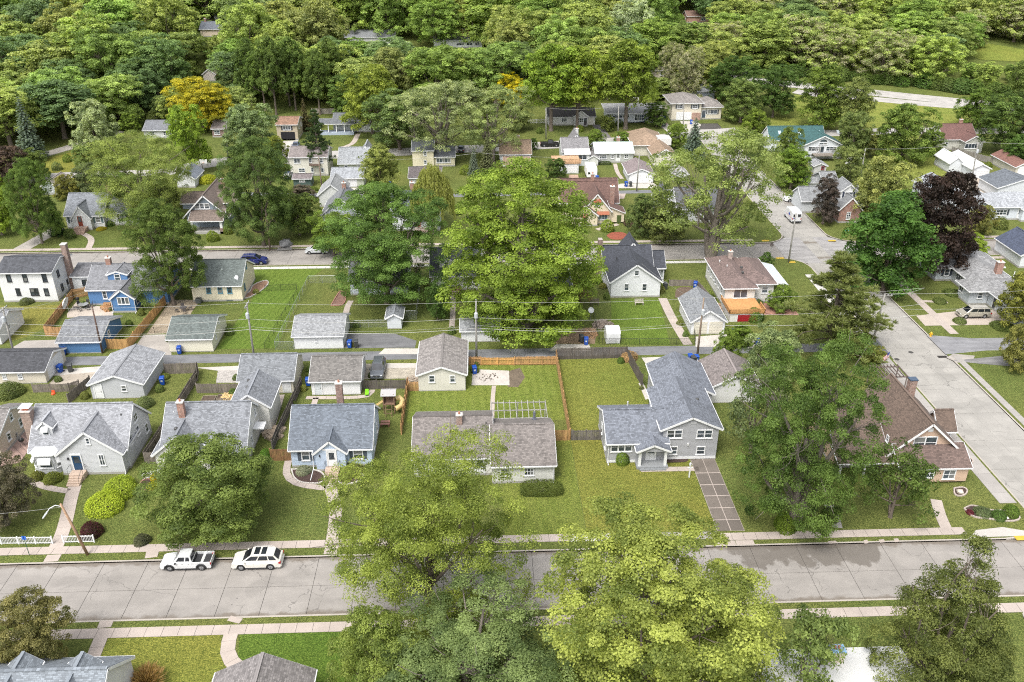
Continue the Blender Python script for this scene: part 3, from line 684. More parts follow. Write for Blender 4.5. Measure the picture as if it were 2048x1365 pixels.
    for c, rad in lc:
        cw = c*np.array([Rw, Rw, hz]) + np.array([0, 0, zc]); zb = z0*RNG.uniform(.75, 1.0) + (cw[2]-z0)*0.25
        limb(mb, (0, 0, max(zb, z0*.7)), cw, tr*RNG.uniform(.42, .6), tr*.16, sag=-H*.012, n=6)
        near = sorted(range(len(C)), key=lambda i: np.linalg.norm(Cw[i]-cw))[:9]
        for i in near: limb(mb, cw*.8 + np.array([0, 0, zb])*.2, Cw[i], tr*.09, tr*.03, n=4, seg=3)
    for k in range(deadtw):
        i = RNG.integers(len(C)); e = Cw[i] + cd[i]*crad*2.2; limb(mb, Cw[i]*.7 + np.array([0, 0, zc])*.3, e, .07, .02, n=4, seg=3)
    tm = mb.mesh(name + '_trunk'); tm.materials.append(barkmat(bark)); tm.polygons.foreach_set('use_smooth', [True]*len(tm.polygons))
    PROTO[name] = Proto(H, W, [('trunk', tm), ('crown', cm)])
def spruce(name, H=14, W=6.4, levels=26, needle=0.34, bark=(0.10, 0.085, 0.07), gap=0.0, tiers=None):
    PP, NN, DD, TT, SS = [], [], [], [], []; mb = MB(); mb.tube([(0, 0, -.2), (0, 0, H*.5), (0, 0, H*.98)], [H*.017, H*.011, .02], 7, cap=False)
    for l in range(levels):
        t = (l + .3)/levels; z = H*(0.06 + 0.93*t); Rl = W/2*(1-t)**0.85*RNG.uniform(.82, 1.1) + .12; nb = max(5, int(13*(1-t)) + 4); off = RNG.uniform(0, 6.28)
        for b in range(nb):
            a = off + 2*math.pi*b/nb + RNG.uniform(-.15, .15); rl = Rl*RNG.uniform(.75, 1.08); dx = np.array([math.cos(a), math.sin(a), 0])
            if gap and RNG.random() < gap: continue
            side = np.array([-dx[1], dx[0], 0]); k = max(8, int(rl*30)); f = RNG.uniform(.12, 1, k)
            dro = -0.30*rl*f**1.3 + 0.10*rl*np.maximum(f-.75, 0)*3
            p = dx*(f*rl)[:, None] + side*(RNG.uniform(-1, 1, k)*rl*.22*(1.1-f) + RNG.uniform(-.1, .1, k))[:, None]; p[:, 2] += z + dro + RNG.uniform(-.12, .08, k)
            PP.append(p); d = unit(dx*1.0 + side*RNG.uniform(-1, 1, k)[:, None]*.8 + np.array([0, 0, -.25])); DD.append(d)
            nn = np.array([0, 0, 1.0]) + RNG.normal(size=(k, 3))*.35; nn = unit(nn - (nn*d).sum(1, keepdims=True)*d); NN.append(nn)
            TT.append(.45 + .35*(f-.5) + RNG.uniform(-.25, .25, k)); SS.append(needle*RNG.uniform(.7, 1.4, k))
            if l % 2 == 0: limb(mb, (0, 0, z), dx*rl*.9 + np.array([0, 0, z - .25*rl]), .045, .012, n=4, seg=2)
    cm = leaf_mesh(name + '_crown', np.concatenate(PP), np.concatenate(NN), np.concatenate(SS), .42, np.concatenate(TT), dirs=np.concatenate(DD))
    tm = mb.mesh(name + '_trunk'); tm.materials.append(barkmat(bark)); PROTO[name] = Proto(H, W, [('trunk', tm), ('crown', cm)])
def pine(name, H=16, W=13):
    PP, NN, DD, TT, SS = [], [], [], [], []; mb = MB(); mb.tube([(0, 0, -.3), (0, 0, H*.5), (.3, 0, H*.97)], [.32, .2, .03], 8, cap=False)
    for l in range(15):
        t = l/14; z = H*(.16 + .8*t); nb = 6
        for b in range(nb):
            a = RNG.uniform(0, 6.28); rl = (W/2*(1 - t*.82)*RNG.uniform(.55, 1.1)); dx = np.array([math.cos(a), math.sin(a), RNG.uniform(.05, .4)])
            tip = dx*rl + np.array([0, 0, z]); limb(mb, (0, 0, z - .3), tip, .09*(1.2-t), .02, n=5, seg=3)
            for c in range(int(5 + rl*2.2)):
                f = RNG.uniform(.35, 1.05); ctr = np.array([0, 0, z - .2]) + dx*rl*f + np.array([RNG.uniform(-1, 1), RNG.uniform(-1, 1), 0])*rl*.2
                k = 46; d = rsph(k); d[:, 2] = np.abs(d[:, 2])*.8; d = unit(d + dx*.4)
                PP.append(ctr + d*(RNG.uniform(.15, .5, k))[:, None]); DD.append(d); rn = RNG.normal(size=(k, 3)); NN.append(unit(rn - (rn*d).sum(1, keepdims=True)*d))
                TT.append(RNG.uniform(.2, .7) + RNG.uniform(-.2, .25, k)); SS.append(.42*RNG.uniform(.7, 1.3, k))
    cm = leaf_mesh(name + '_crown', np.concatenate(PP), np.concatenate(NN), np.concatenate(SS), .22, np.concatenate(TT), dirs=np.concatenate(DD))
    tm = mb.mesh(name + '_trunk'); tm.materials.append(barkmat()); PROTO[name] = Proto(H, W, [('trunk', tm), ('crown', cm)])
def willow(name, H=11, W=9):
    PP, NN, DD, TT, SS = [], [], [], [], []; mb = MB(); mb.tube([(0, 0, -.3), (0, 0, 2), (.3, .2, H*.6)], [.4, .3, .15], 8, cap=False)
    for s in range(330):
        a = RNG.uniform(0, 6.28); r = W/2*math.sqrt(RNG.random()); x, y = math.cos(a)*r, math.sin(a)*r
        zt = H*(.98 - .42*(r/(W/2))**2) - RNG.uniform(0, .9); ln = RNG.uniform(1.4, 4.2); k = int(ln*26); f = RNG.uniform(0, 1, k)
        p = np.stack([x + RNG.normal(size=k)*.14 + f*math.cos(a)*.4, y + RNG.normal(size=k)*.14 + f*math.sin(a)*.4, zt - f*ln], 1); d = unit(np.array([0, 0, -1.0]) + RNG.normal(size=(k, 3))*.25)
        rn = RNG.normal(size=(k, 3)) + np.array([math.cos(a), math.sin(a), .6]); PP.append(p); DD.append(d); NN.append(unit(rn - (rn*d).sum(1, keepdims=True)*d))
        TT.append(RNG.uniform(.3, .7) + RNG.uniform(-.2, .2, k)); SS.append(.36*RNG.uniform(.7, 1.3, k))
        if s % 6 == 0: limb(mb, (0, 0, 2.2), (x, y, zt), .09, .02, sag=.6, n=4, seg=3)
    cm = leaf_mesh(name + '_crown', np.concatenate(PP), np.concatenate(NN), np.concatenate(SS), .3, np.concatenate(TT), dirs=np.concatenate(DD))
    tm = mb.mesh(name + '_trunk'); tm.materials.append(barkmat()); PROTO[name] = Proto(H, W, [('trunk', tm), ('crown', cm)])
def bush(name, W=3, H=2, leaf=0.11, n=5200, lump=9, shape='dome'):
    d = rsph(n); d[:, 2] = np.abs(d[:, 2]); lc = rsph(lump); lc[:, 2] = np.abs(lc[:, 2]); 
    near = (d @ lc.T).max(1); r = .80 + .2*np.clip((near - .6)/.4, 0, 1); r = r*RNG.uniform(.86, 1.03, n)
    if shape == 'box':
        q = np.abs(d)**(1/1); r = r*(1/np.maximum((q**4).sum(1)**.25, .5))*0.86
    P = d*r[:, None]*np.array([W/2, W/2, H*.97]); P[:, 2] += .03
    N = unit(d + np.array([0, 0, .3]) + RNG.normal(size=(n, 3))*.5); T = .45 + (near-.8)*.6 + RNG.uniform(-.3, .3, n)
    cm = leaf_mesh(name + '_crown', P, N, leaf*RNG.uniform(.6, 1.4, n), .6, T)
    mb = MB(); 
    for k in range(7):
        a = RNG.uniform(0, 6.28); limb(mb, (0, 0, -.05), (math.cos(a)*W*.28, math.sin(a)*W*.28, H*.7), .04, .012, n=4, seg=2)
    core = MB().lathe((0, 0, 0), [(W*.34, 0.0), (W*.37, H*.3), (W*.3, H*.6), (W*.12, H*.8)], 10)
    tm = mb.mesh(name + '_stem'); tm.materials.append(barkmat()); PROTO[name] = Proto(H, W, [('stem', tm), ('foliage', cm)])
# prototypes, largest leaves for the trees seen from afar
broad('elm', 17, 18, .12, 13, 520, 230, .155, 1.0, .75, .55, inner=.3, trunk=.42, deadtw=8)
broad('maple_light', 15, 15, .1, 15, 460, 260, .155, .9, .7, .75, trunk=.36)
broad('maple_big', 17, 15, .08, 15, 380, 240, .165, .95, .65, .75, trunk=.62, multi=4, deadtw=22, inner=.16, open_=.12, spread=1.1, bark=(0.15, 0.13, 0.11))
broad('maple_small', 7.5, 9.5, .06, 11, 270, 190, .14, .7, .65, .7, trunk=.2, multi=3)
broad('oak_a', 15, 14, .1, 12, 290, 98, .32, 1.0, .85, .7)
broad('oak_b', 16, 13, .1, 13, 290, 98, .32, 1.0, .85, .7)
broad('oak_c', 13, 14, .14, 11, 280, 98, .32, 1.0, .8, .7)
broad('round_a', 11, 10, .09, 11, 260, 95, .27, .78, .85, .7)
broad('round_b', 10, 11, .07, 12, 260, 95, .27, .78, .85, .7)
broad('oval_a', 15, 9, .08, 12, 270, 95, .30, .85, .95, .65)
broad('oval_b', 14, 10, .3, 11, 240, 95, .30, .9, .85, .65)
broad('cottonwood', 20, 21, .2, 13, 300, 90, .30, 1.2, .65, .65, open_=.35, spread=1.15, inner=.15, trunk=.62, multi=5, bark=(0.17, 0.145, 0.12))
broad('locust', 13, 11, .1, 11, 270, 92, .29, .85, .85, .55, bloomf=.55)
broad('sparse', 8, 8, .2, 8, 80, 60, .26, .85, .7, .6, inner=.1, multi=3)
broad('purple', 12, 11, .05, 10, 240, 110, .30, 1.0, .75, .75)
broad('maple_giant', 20, 17, .05, 18, 500, 200, .22, 1.1, .65, .75, trunk=.8, multi=4, bark=(0.15, 0.125, 0.105))
spruce('spruce_a', 14, 6.2, 26); spruce('spruce_b', 13, 7, 24, .36, gap=.12)
pine('pine_a', 15, 12); willow('willow_a')
broad('cedar', 12, 11, .03, 16, 360, 200, .17, .75, .75, .4, inner=.3, top=.9, spread=.9, cone=True)
bush('bush_a', 3, 2.2); bush('bush_b', 2, 1.5, .10, 3200, 6); bush('hedge_a', 3, 2, .10, 6000, 30, 'box'); bush('bush_far', 3, 2.2, .22, 1500, 8)
GREEN = dict(mid=(0.075, 0.115, 0.022), dark=(0.040, 0.075, 0.018), deep=(0.030, 0.060, 0.022), yel=(0.125, 0.155, 0.028), lime=(0.105, 0.155, 0.022),
             grey=(0.095, 0.125, 0.058), silver=(0.14, 0.175, 0.10), olive=(0.095, 0.105, 0.026), gold=(0.25, 0.235, 0.022), blue=(0.085, 0.115, 0.10), brown=(0.085, 0.078, 0.040),
             purple=(0.030, 0.019, 0.017), plum=(0.060, 0.050, 0.042), red=(0.045, 0.013, 0.018), pale=(0.21, 0.235, 0.07), wil=(0.15, 0.18, 0.055), sun=(0.33, 0.31, 0.02))
def jit(c, a=.12):
    k = random.uniform(1-a, 1+a); return tuple(max(0, x*k*random.uniform(1-a*.5, 1+a*.5)) for x in c)
def put_tree(kind, x, y, h, w, col, label, cat='tree', name='tree', group=None, z=None, rz=None, tilt=0.0):
    pr = PROTO[kind]; o = thing(name, label, cat, (x, y, gz(y) if z is None else z), random.uniform(0, 6.28) if rz is None else rz, group)
    o.scale = (w/pr.W, w/pr.W, h/pr.H)
    cc = jit(GREEN[col] if isinstance(col, str) else col, .06); gr = 1.0 if cc[1] > cc[0] else .4
    c4 = (cc[0]*(1 + .85*gr), cc[1]*(1 + .85*gr), cc[2]*(1 + .7*gr), 1)
    for pn, me in pr.parts:
        p = bpy.data.objects.new(pn, me); COL.objects.link(p); p.parent = o; p.color = c4
    return o
def tree(kind, ub, vb, vtop, wpx, col, label, **kw):
    """base pixel, pixel row of the top, crown width in pixels"""
    x, y = G(ub, vb); z0 = gz(y); zt = PY(ub, vtop, y)[1] - z0; w = wpx*mpp(x, y, z0 + zt*.6); h = zt
    if not kind.startswith(('spruce', 'pine')):          # seen from above, the far edge of the crown makes the outline
        K = .8*w/2*(CAM_H - z0)/math.hypot(x, y); D = 1.21*zt*zt - .4*(zt*zt - K*K)
        h = (1.1*zt - math.sqrt(max(D, 0)))/.2
    h = max(h*1.08, .55*w if w > 3 else .5*w)
    return put_tree(kind, x, y, h, w, col, label, **kw)
# ---------------- houses ----------------
WHITE = (0.65, 0.655, 0.665)
TRIM = plain(WHITE, 0.5, var=0.05); FOUND = concrete((0.34, 0.33, 0.31), stain=0.2)
def smat(c): return siding(c) if isinstance(c, tuple) else c
_WM = {}
def win_meshes(w, h, nx, ny, bar, casing):
    key = (round(w, 2), round(h, 2), nx, ny, bar, casing)
    if key in _WM: return _WM[key]
    f = MB(); c = casing
    f.box(-w/2, w/2, -.07, 0, h/2 - c, h/2).box(-w/2, -w/2 + c, -.07, 0, -h/2 + c, h/2 - c).box(w/2 - c, w/2, -.07, 0, -h/2 + c, h/2 - c)
    f.box(-w/2, w/2, -.07, 0, -h/2, -h/2 + c); f.box(-w/2 - .05, w/2 + .05, -.13, 0, -h/2 - .06, -h/2)
    iw, ih = w - 2*c, h - 2*c
    for i in range(1, nx): x = -iw/2 + iw*i/nx; f.box(x - bar/2, x + bar/2, -.06, 0, -ih/2, ih/2)
    xs = [-iw/2 + iw*i/nx for i in range(nx + 1)]
    for j in range(1, ny):
        z = -ih/2 + ih*j/ny
        for a, b in zip(xs, xs[1:]): f.box(a + (bar/2 if a > -iw/2 else 0), b - (bar/2 if b < iw/2 - .001 else 0), -.055, 0, z - .03, z + .03)
    fm = f.mesh('window'); p = MB()
    zs = [-ih/2 + ih*j/ny for j in range(ny + 1)]
    panes = []
    for a, b in zip(xs, xs[1:]):
        for c0, c1 in zip(zs, zs[1:]):
            panes.append(MB().add([(a, -.025, c0), (b, -.025, c0), (b, -.025, c1), (a, -.025, c1)], [(0, 1, 2, 3)]).mesh('pane'))
    _WM[key] = (fm, panes); return _WM[key]
SIDE = {'S': 0.0, 'E': math.pi/2, 'N': math.pi, 'W': -math.pi/2}
def setmat(me, mat):
    if len(me.materials) == 0: me.materials.append(mat)
FOOT = []
class House:
    def __init__(s, name, label, x, y, cat='house', wall=WHITE, roof=(0.2, 0.2, 0.21), trim=None, group=None, frame=None, base=.3, lap=.17):
        s.o = (x, y, gz(y)); s.root = thing(name, label, cat, s.o, 0, group); s.wall = smat(wall); s.roofm = shingle(roof) if isinstance(roof, tuple) else roof
        s.trim = trim or TRIM; s.frame = frame or TRIM; s.base = base; s.lastroof = None; s.fm = {}
    def part(s, name, mb, mat, parent=None, smooth=False):
        me = mb.mesh(name, (s.o[0], s.o[1], 0)); return ob(name, me, mat, parent or s.root, smooth=smooth)
    def found(s, x0, x1, y0, y1):
        if s.base: s.part('foundation', MB().box(x0-.03, x1+.03, y0-.03, y1+.03, -1.2, s.base), FOUND)
    def gable(s, x0, x1, y0, y1, e, r, ax='x', oh=.35, rake=.22, wall=None, roof=None, z0=None, found=True, rp=.5, fascia=True, th=.11, ends=True):
        wall = smat(wall) if wall else s.wall; roof = (shingle(roof) if isinstance(roof, tuple) else roof) if roof else s.roofm
        zb = s.base if z0 is None else z0; FOOT.append((x0, x1, y0, y1))
        if found and z0 is None: s.found(x0, x1, y0, y1)
        a0, a1, b0, b1 = (x0, x1, y0, y1) if ax == 'x' else (y0, y1, x0, x1)     # a along the ridge, b across
        m = b0 + (b1-b0)*rp; pent = [(b0, zb), (b1, zb), (b1, e), (m, r), (b0, e)]
        w = MB(); (w.pris_x if ax == 'x' else w.pris_y)(pent, a0, a1); s.part('wall', w, wall)
        V = (lambda a, b, z: (a, b, z)) if ax == 'x' else (lambda a, b, z: (b, a, z))
        rm = MB(); fa = MB(); k0 = (r-e)/(m-b0); k1 = (r-e)/(b1-m); L = .06
        A0, A1 = a0 - rake, a1 + rake; e0, e1 = e - oh*k0, e - oh*k1
        n0 = th*math.sqrt(1 + k0*k0); n1 = th*math.sqrt(1+k1*k1)
        sec = [(b0-oh, e0+L), (m, r+L), (b1+oh, e1+L)]; top = [(b0-oh, e0+L+n0), (m, r+L+max(n0, n1)), (b1+oh, e1+L+n1)]
        poly = sec + top[::-1]; o = len(rm.v)
        rm.v += [V(A0, b, z) for b, z in poly] + [V(A1, b, z) for b, z in poly]
        rm.f += [(0, 1, 4, 5), (1, 2, 3, 4), (7, 6, 11, 10), (8, 7, 10, 9), (5, 4, 10, 11), (4, 3, 9, 10), (1, 0, 6, 7), (2, 1, 7, 8), (0, 5, 11, 6), (3, 2, 8, 9)]
        bmf = rm.mesh('roof', (s.o[0], s.o[1], 0)); bm = bmesh.new(); bm.from_mesh(bmf); bmesh.ops.recalc_face_normals(bm, faces=bm.faces[:]); bm.to_mesh(bmf); bm.free()
        ro = ob('roof', bmf, roof, s.root); s.lastroof = ro
        if fascia:
            for b, z in ((b0-oh-.05, e0), (b1+oh+.05, e1)): fa.bar(V(A0, b, z+.05), V(A1, b, z+.05), .10, .15)
            for a in (A0-.025, A1+.025):
                fa.bar(V(a, b0-oh, e0+.0), V(a, m, r-.0), .05, .24, up=(0, 0, 1)); fa.bar(V(a, b1+oh, e1+.0), V(a, m, r-.0), .05, .24, up=(0, 0, 1))
            s.part('fascia', fa, s.trim, ro)
            rc = MB().bar(V(A0, m, r+L+max(n0, n1)+.01), V(A1, m, r+L+max(n0, n1)+.01), .28, .05); s.part('ridge_cap', rc, roof, ro)
        return ro
    def hip(s, x0, x1, y0, y1, e, r, oh=.45, wall=None, roof=None, z0=None, frac=1.0, found=True):
        wall = smat(wall) if wall else s.wall; roof = (shingle(roof) if isinstance(roof, tuple) else roof) if roof else s.roofm
        zb = s.base if z0 is None else z0; FOOT.append((x0, x1, y0, y1))
        if found and z0 is None: s.found(x0, x1, y0, y1)
        s.part('wall', MB().box(x0, x1, y0, y1, zb, e), wall)
        X0, X1, Y0, Y1 = x0-oh, x1+oh, y0-oh, y1+oh; w, d = X1-X0, Y1-Y0; h = min(w, d)/2*frac
        rd = [(X0+h, (Y0+Y1)/2), (X1-h, (Y0+Y1)/2)] if w >= d else [((X0+X1)/2, Y0+h), ((X0+X1)/2, Y1-h)]
        E = e - .02; v = [(X0,Y0,E),(X1,Y0,E),(X1,Y1,E),(X0,Y1,E),(*rd[0], r),(*rd[1], r)] + [(X0,Y0,E+.1),(X1,Y0,E+.1),(X1,Y1,E+.1),(X0,Y1,E+.1)]
        if w >= d: f = [(6,7,5,4),(8,9,4,5),(9,6,4),(7,8,5)]
        else: f = [(6,7,4),(8,9,5),(7,8,5,4),(9,6,4,5)]
        f += [(0,1,7,6),(1,2,8,7),(2,3,9,8),(3,0,6,9),(3,2,1,0)]
        ro = s.part('roof', MB().add(v, f), roof); s.lastroof = ro
        g = MB().box(X0-.1, X1+.1, Y0-.1, Y0-.01, E-.06, E+.09).box(X0-.1, X1+.1, Y1+.01, Y1+.1, E-.06, E+.09).box(X0-.1, X0-.01, Y0-.01, Y1+.01, E-.06, E+.09).box(X1+.01, X1+.1, Y0-.01, Y1+.01, E-.06, E+.09)
        s.part('fascia', g, s.trim, ro); return ro
    def shed(s, x0, x1, y0, y1, zl, zh, low='S', th=.1, wall=None, roof=None, z0=None, walls=True, oh=.25, fascia=True):
        """single-slope roof, low side named"""
        roof = (shingle(roof) if isinstance(roof, tuple) else roof) if roof else s.roofm; wall = smat(wall) if wall else s.wall; zb = s.base if z0 is None else z0
        zz = {'S': (zl, zl, zh, zh), 'N': (zh, zh, zl, zl), 'W': (zl, zh, zh, zl), 'E': (zh, zl, zl, zh)}[low]
        c = [(x0, y0), (x1, y0), (x1, y1), (x0, y1)]
        if walls: s.part('wall', MB().add([(*p, zb) for p in c] + [(*p, z) for p, z in zip(c, zz)], [(3,2,1,0),(4,5,6,7),(0,1,5,4),(1,2,6,5),(2,3,7,6),(3,0,4,7)]), wall)
        def zat(x, y):
            t = {'S': (y-y0)/(y1-y0), 'N': (y1-y)/(y1-y0), 'W': (x-x0)/(x1-x0), 'E': (x1-x)/(x1-x0)}[low]; return zl + (zh-zl)*t
        q = [(x, y, zat(x, y)+th+.03) for x, y in ((x0-oh, y0-oh), (x1+oh, y0-oh), (x1+oh, y1+oh), (x0-oh, y1+oh))]
        ro = s.part('roof', MB().slab(q, th), roof); s.lastroof = ro
        if fascia:
            f = MB()
            for i in range(4):
                a, b = Vector(q[i]), Vector(q[(i+1) % 4]); cc = Vector(((x0+x1)/2, (y0+y1)/2, 0)); mid = (a+b)/2; out = Vector((mid.x-cc.x, mid.y-cc.y, 0)); d = (b-a); d.z = 0
                n = Vector((d.y, -d.x, 0)).normalized()*.03
                f.bar(a+n-Vector((0, 0, .08)), b+n-Vector((0, 0, .08)), .05, .16)
            s.part('fascia', f, s.trim, ro)
        return ro
    def box(s, name, x0, x1, y0, y1, z0, z1, mat, parent=None): return s.part(name, MB().box(x0, x1, y0, y1, z0, z1), mat, parent)
    def win(s, side, x, y, z, w=.95, h=1.3, nx=1, ny=2, frame=None, bar=.07, casing=.11, gl=None, shutter=None, name='window'):
        fm, panes = win_meshes(w, h, nx, ny, bar, casing); fr = frame or s.frame
        fm2 = s._mm(fm, fr); o = ob(name, fm2, None, s.root, (x - s.o[0], y - s.o[1], z), SIDE[side])
        for pm in panes: ob('pane', s._mm(pm, gl or glass()), None, o)
        if shutter:
            for sg in (-1, 1):
                m = MB().box(-.2, .2, -.05, 0, -h/2, h/2)
                for k in range(int(h/.12)): m.box(-.16, .16, -.065, -.05, -h/2 + .05 + k*.12, -h/2 + .12 + k*.12)
                ob('shutter', m, plain(shutter, .6), o, loc=(sg*(w/2 + .24), 0, 0))
        return o
    def _mm(s, me, mat):
        key = (me.name, mat.name)
        if key in _WM: return _WM[key]
        c = me.copy(); c.materials.append(mat); _WM[key] = c; return c
    def winS(s, Y, u0, v0, u1, v1, nx=1, ny=2, **k):      # window on the plane y = Y from its pixel box
        x0, z1 = PY(u0, v0, Y); x1, z0 = PY(u1, v1, Y); zb = gz(s.o[1]); return s.win('S', (x0+x1)/2, Y, (z0+z1)/2 - zb, max(x1-x0, .3), max(z1-z0, .3), nx, ny, **k)
    def winX(s, side, X, u, v, w=.95, h=1.3, nx=1, ny=2, **k):
        y, z = PX(u, v, X); return s.win(side, X, y, z - gz(s.o[1]), w, h, nx, ny, **k)
    def door(s, side, x, y, z, w=1.0, h=2.1, col=WHITE, lite=True, frame=None, name='door'):
        m = MB().box(-w/2, w/2, -.05, 0, 0, h)
        for zz in (.15, .85): m.box(-w/2+.12, w/2-.12, -.065, -.05, zz, zz+.55) if not lite or zz < .5 else None
        o = ob(name, m, plain(col, .45), s.root, (x - s.o[0], y - s.o[1], z), SIDE[side])
        f = MB().box(-w/2-.14, -w/2, -.09, 0, -.0, h+.0).box(w/2, w/2+.14, -.09, 0, 0, h).box(-w/2-.14, w/2+.14, -.09, 0, h, h+.18); ob('frame', f, frame or s.trim, o)
        if lite: ob('pane', MB().box(-w/2+.16, w/2-.16, -.062, -.051, .95, h-.18), glass(), o)
        ob('handle', MB().box(w/2-.14, w/2-.09, -.10, -.05, .95, 1.12), plain((.2, .18, .14), .3, .8), o); return o
    def garage_door(s, side, x, y, z, w=2.6, h=2.2, col=WHITE, rows=4, cols=4):
        o = ob('garage_door', MB().box(-w/2-.12, w/2+.12, -.03, 0, 0, h+.12), s.trim, s.root, (x - s.o[0], y - s.o[1], z), SIDE[side])
        for i in range(rows):
            m = MB().box(-w/2, w/2, -.055, -.03, i*h/rows+.01, (i+1)*h/rows-.01)
            for j in range(cols): m.box(-w/2 + (j+.12)*w/cols, -w/2 + (j+.88)*w/cols, -.07, -.055, (i+.2)*h/rows, (i+.8)*h/rows)
            ob('panel', m, plain(col, .5, var=.05), o)
        return o
    def chimney(s, x, y, w, d, z0, z1, mat=None, cap=None, pots=1):
        o = s.part('chimney', MB().box(x-w/2, x+w/2, y-d/2, y+d/2, z0, z1), mat or brick(), s.lastroof)
        s_ = MB().box(x-w/2-.06, x+w/2+.06, y-d/2-.06, y+d/2+.06, z1, z1+.12); ca = s.part('cap', s_, cap or plain((.5, .48, .45), .8), s.lastroof)
        p = MB()
        for k in range(pots): p.cyl((x + (k-(pots-1)/2)*.35, y), .12, z1+.12, z1+.42, 10)
        s.part('flue', p, plain((.36, .16, .10), .8), s.lastroof); return o
    def pipe(s, x, y, z, h=.45, r=.07, col=(.05, .05, .05)):
        s.part('vent_pipe', MB().cyl((x, y), r, z-.3, z+h, 8).cyl((x, y), r*1.9, z-.05, z+.03, 8), plain(col, .5), s.lastroof)
    def vent(s, x, y, z, col=(.06, .06, .06)): s.part('roof_vent', MB().lathe((x, y, z), [(.24, -.15), (.24, .1), (.12, .2)], 10), plain(col, .5), s.lastroof)
    def steps(s, x0, x1, y, n, top, tread=.32, mat=None, landing=1.1, land_name='stoop'):
        """steps going down towards the camera from a landing against the wall at y"""
        mat = mat or concrete((.44, .34, .27), stain=.1); s.box(land_name, x0-.1, x1+.1, y-landing, y-.031, -.1, top, mat)
        for i in range(n): z = top*(n-i)/(n+1); s.box('step', x0, x1, y-landing-tread*(i+1), y-landing-tread*i-.005, -.1, z, mat)
    def rail(s, pts, h=.9, col=(.04, .04, .04), bal=.0):
        m = MB()
        for a, b in zip(pts, pts[1:]):
            m.tube([(a[0], a[1], a[2]+h), (b[0], b[1], b[2]+h)], .025, 5); n = max(1, int(math.dist(a, b)/.25)) if bal else 1
            for i in range(n+1):
                p = [a[k] + (b[k]-a[k])*i/n for k in range(3)]; m.tube([p, (p[0], p[1], p[2]+h)], .02 if not bal else .015, 4)
        s.part('railing', m, plain(col, .5))
    def dish(s, x, y, z, r=.38, col=(.55, .56, .58), az=200):
        m = MB(); a = R(az); d = Vector((math.sin(a), math.cos(a), .5)).normalized(); c = Vector((x, y, z)); u = d.cross(Vector((0, 0, 1))).normalized(); w = u.cross(d)
        ring = []
        for k in range(14): t = 2*math.pi*k/14; ring.append(c + (u*math.cos(t) + w*math.sin(t)*1.1)*r)
        m.add([c - d*.09] + ring, [(0, 1 + k, 1 + (k+1) % 14) for k in range(14)]); m.tube([c - d*.1, (x, y, z-.5)], .025, 5); m.tube([c - w*r, c + d*.35], .015, 4)
        s.part('satellite_dish', m, plain(col, .4), s.lastroof)
    def spout(s, x, y, z1, kick=-.6): s.part('downspout', MB().box(x-.04, x+.04, y-.1, y-.02, .15, z1).bar((x, y-.06, .15), (x, y+kick, .06), .08), s.trim)
GREYR = (0.29, 0.3, 0.325); SLATE = (0.2, 0.22, 0.26); BLACKR = (0.055, 0.06, 0.075); BROWNR = (0.15, 0.105, 0.085); TAUPE = (0.27, 0.24, 0.225); GREENR = (0.17, 0.2, 0.19)
BLK = plain((0.03, 0.03, 0.035), .5); NAVY = (0.05, 0.06, 0.09)
def awning(H, side, x, y, z, w, col=WHITE, d=.7, h=.55):
    m = MB().add([(-w/2, 0, h), (w/2, 0, h), (w/2, -d, 0), (-w/2, -d, 0), (-w/2, 0, h-.05), (w/2, 0, h-.05), (w/2, -d, -.12), (-w/2, -d, -.12)],
                 [(3, 2, 1, 0), (4, 5, 6, 7), (2, 3, 7, 6), (0, 1, 5, 4), (1, 2, 6, 5), (3, 0, 4, 7)])
    return ob('awning', m, plain(col, .5), H.root, (x - H.o[0], y - H.o[1], z), SIDE[side] if isinstance(side, str) else side)
def dormer(H, x0, x1, yf, z0, e, r, depth, wall=None, win=(.8, 1.0), roof=None):
    H.gable(x0, x1, yf, yf+depth, e, r, 'y', .18, .15, wall, roof, z0=z0, found=False); xm = (x0+x1)/2
    if win: return H.win('S', xm, yf, (z0+e)/2 + .25, win[0], win[1])

# --- grey cottage with bay window
H = House('cottage', 'grey sided cottage with white bay awnings, navy front door and brick chimney', -47.5, 86.5, wall=(0.5, 0.51, 0.53), roof=(0.4, 0.41, 0.44))
H.gable(-53.8, -42.6, 87.6, 95.3, 3.0, 6.7, 'x')
H.pipe(-43.6, 90.3, 5.6)
H.box('chimney', -55.0, -53.9, 89.6, 90.7, -.1, 6.9, brick((0.24, 0.15, 0.12))); H.box('chimney_cap', -55.1, -53.8, 89.5, 90.8, 6.9, 7.02, plain((0.55, 0.5, 0.47)));
H.box('flue', -54.8, -54.1, 89.9, 90.4, 7.02, 7.4, plain((0.5, 0.14, 0.07))); H.box('flue_cap', -55.1, -53.8, 89.6, 90.8, 7.4, 7.46, TRIM)
H.gable(-50.1, -42.85, 86.5, 91.6, 3.1, 6.0, 'y')
dormer(H, -52.9, -51.3, 88.75, 3.7, 5.35, 6.1, 2.4, win=(.85, 1.15)); awning(H, 'S', -52.1, 88.75, 4.95, .8, d=.4, h=.5)
bay = [(-53.7, 87.55), (-53.0, 86.75), (-51.0, 86.75), (-50.3, 87.55)]
H.part('bay', MB().prism(bay, .0, 2.75), H.wall)
H.part('bay_roof', MB().add([(-54.1, 87.6, 2.8), (-53.1, 86.45, 2.8), (-50.9, 86.45, 2.8), (-50.15, 87.4, 2.8), (-53.3, 87.7, 3.3), (-50.9, 87.7, 3.3), (-54.1, 87.6, 2.72), (-53.1, 86.45, 2.72), (-50.9, 86.45, 2.72), (-50.15, 87.4, 2.72)],
     [(0, 1, 4), (1, 2, 5, 4), (2, 3, 5), (0, 6, 7, 1), (1, 7, 8, 2), (2, 8, 9, 3)]), TRIM)
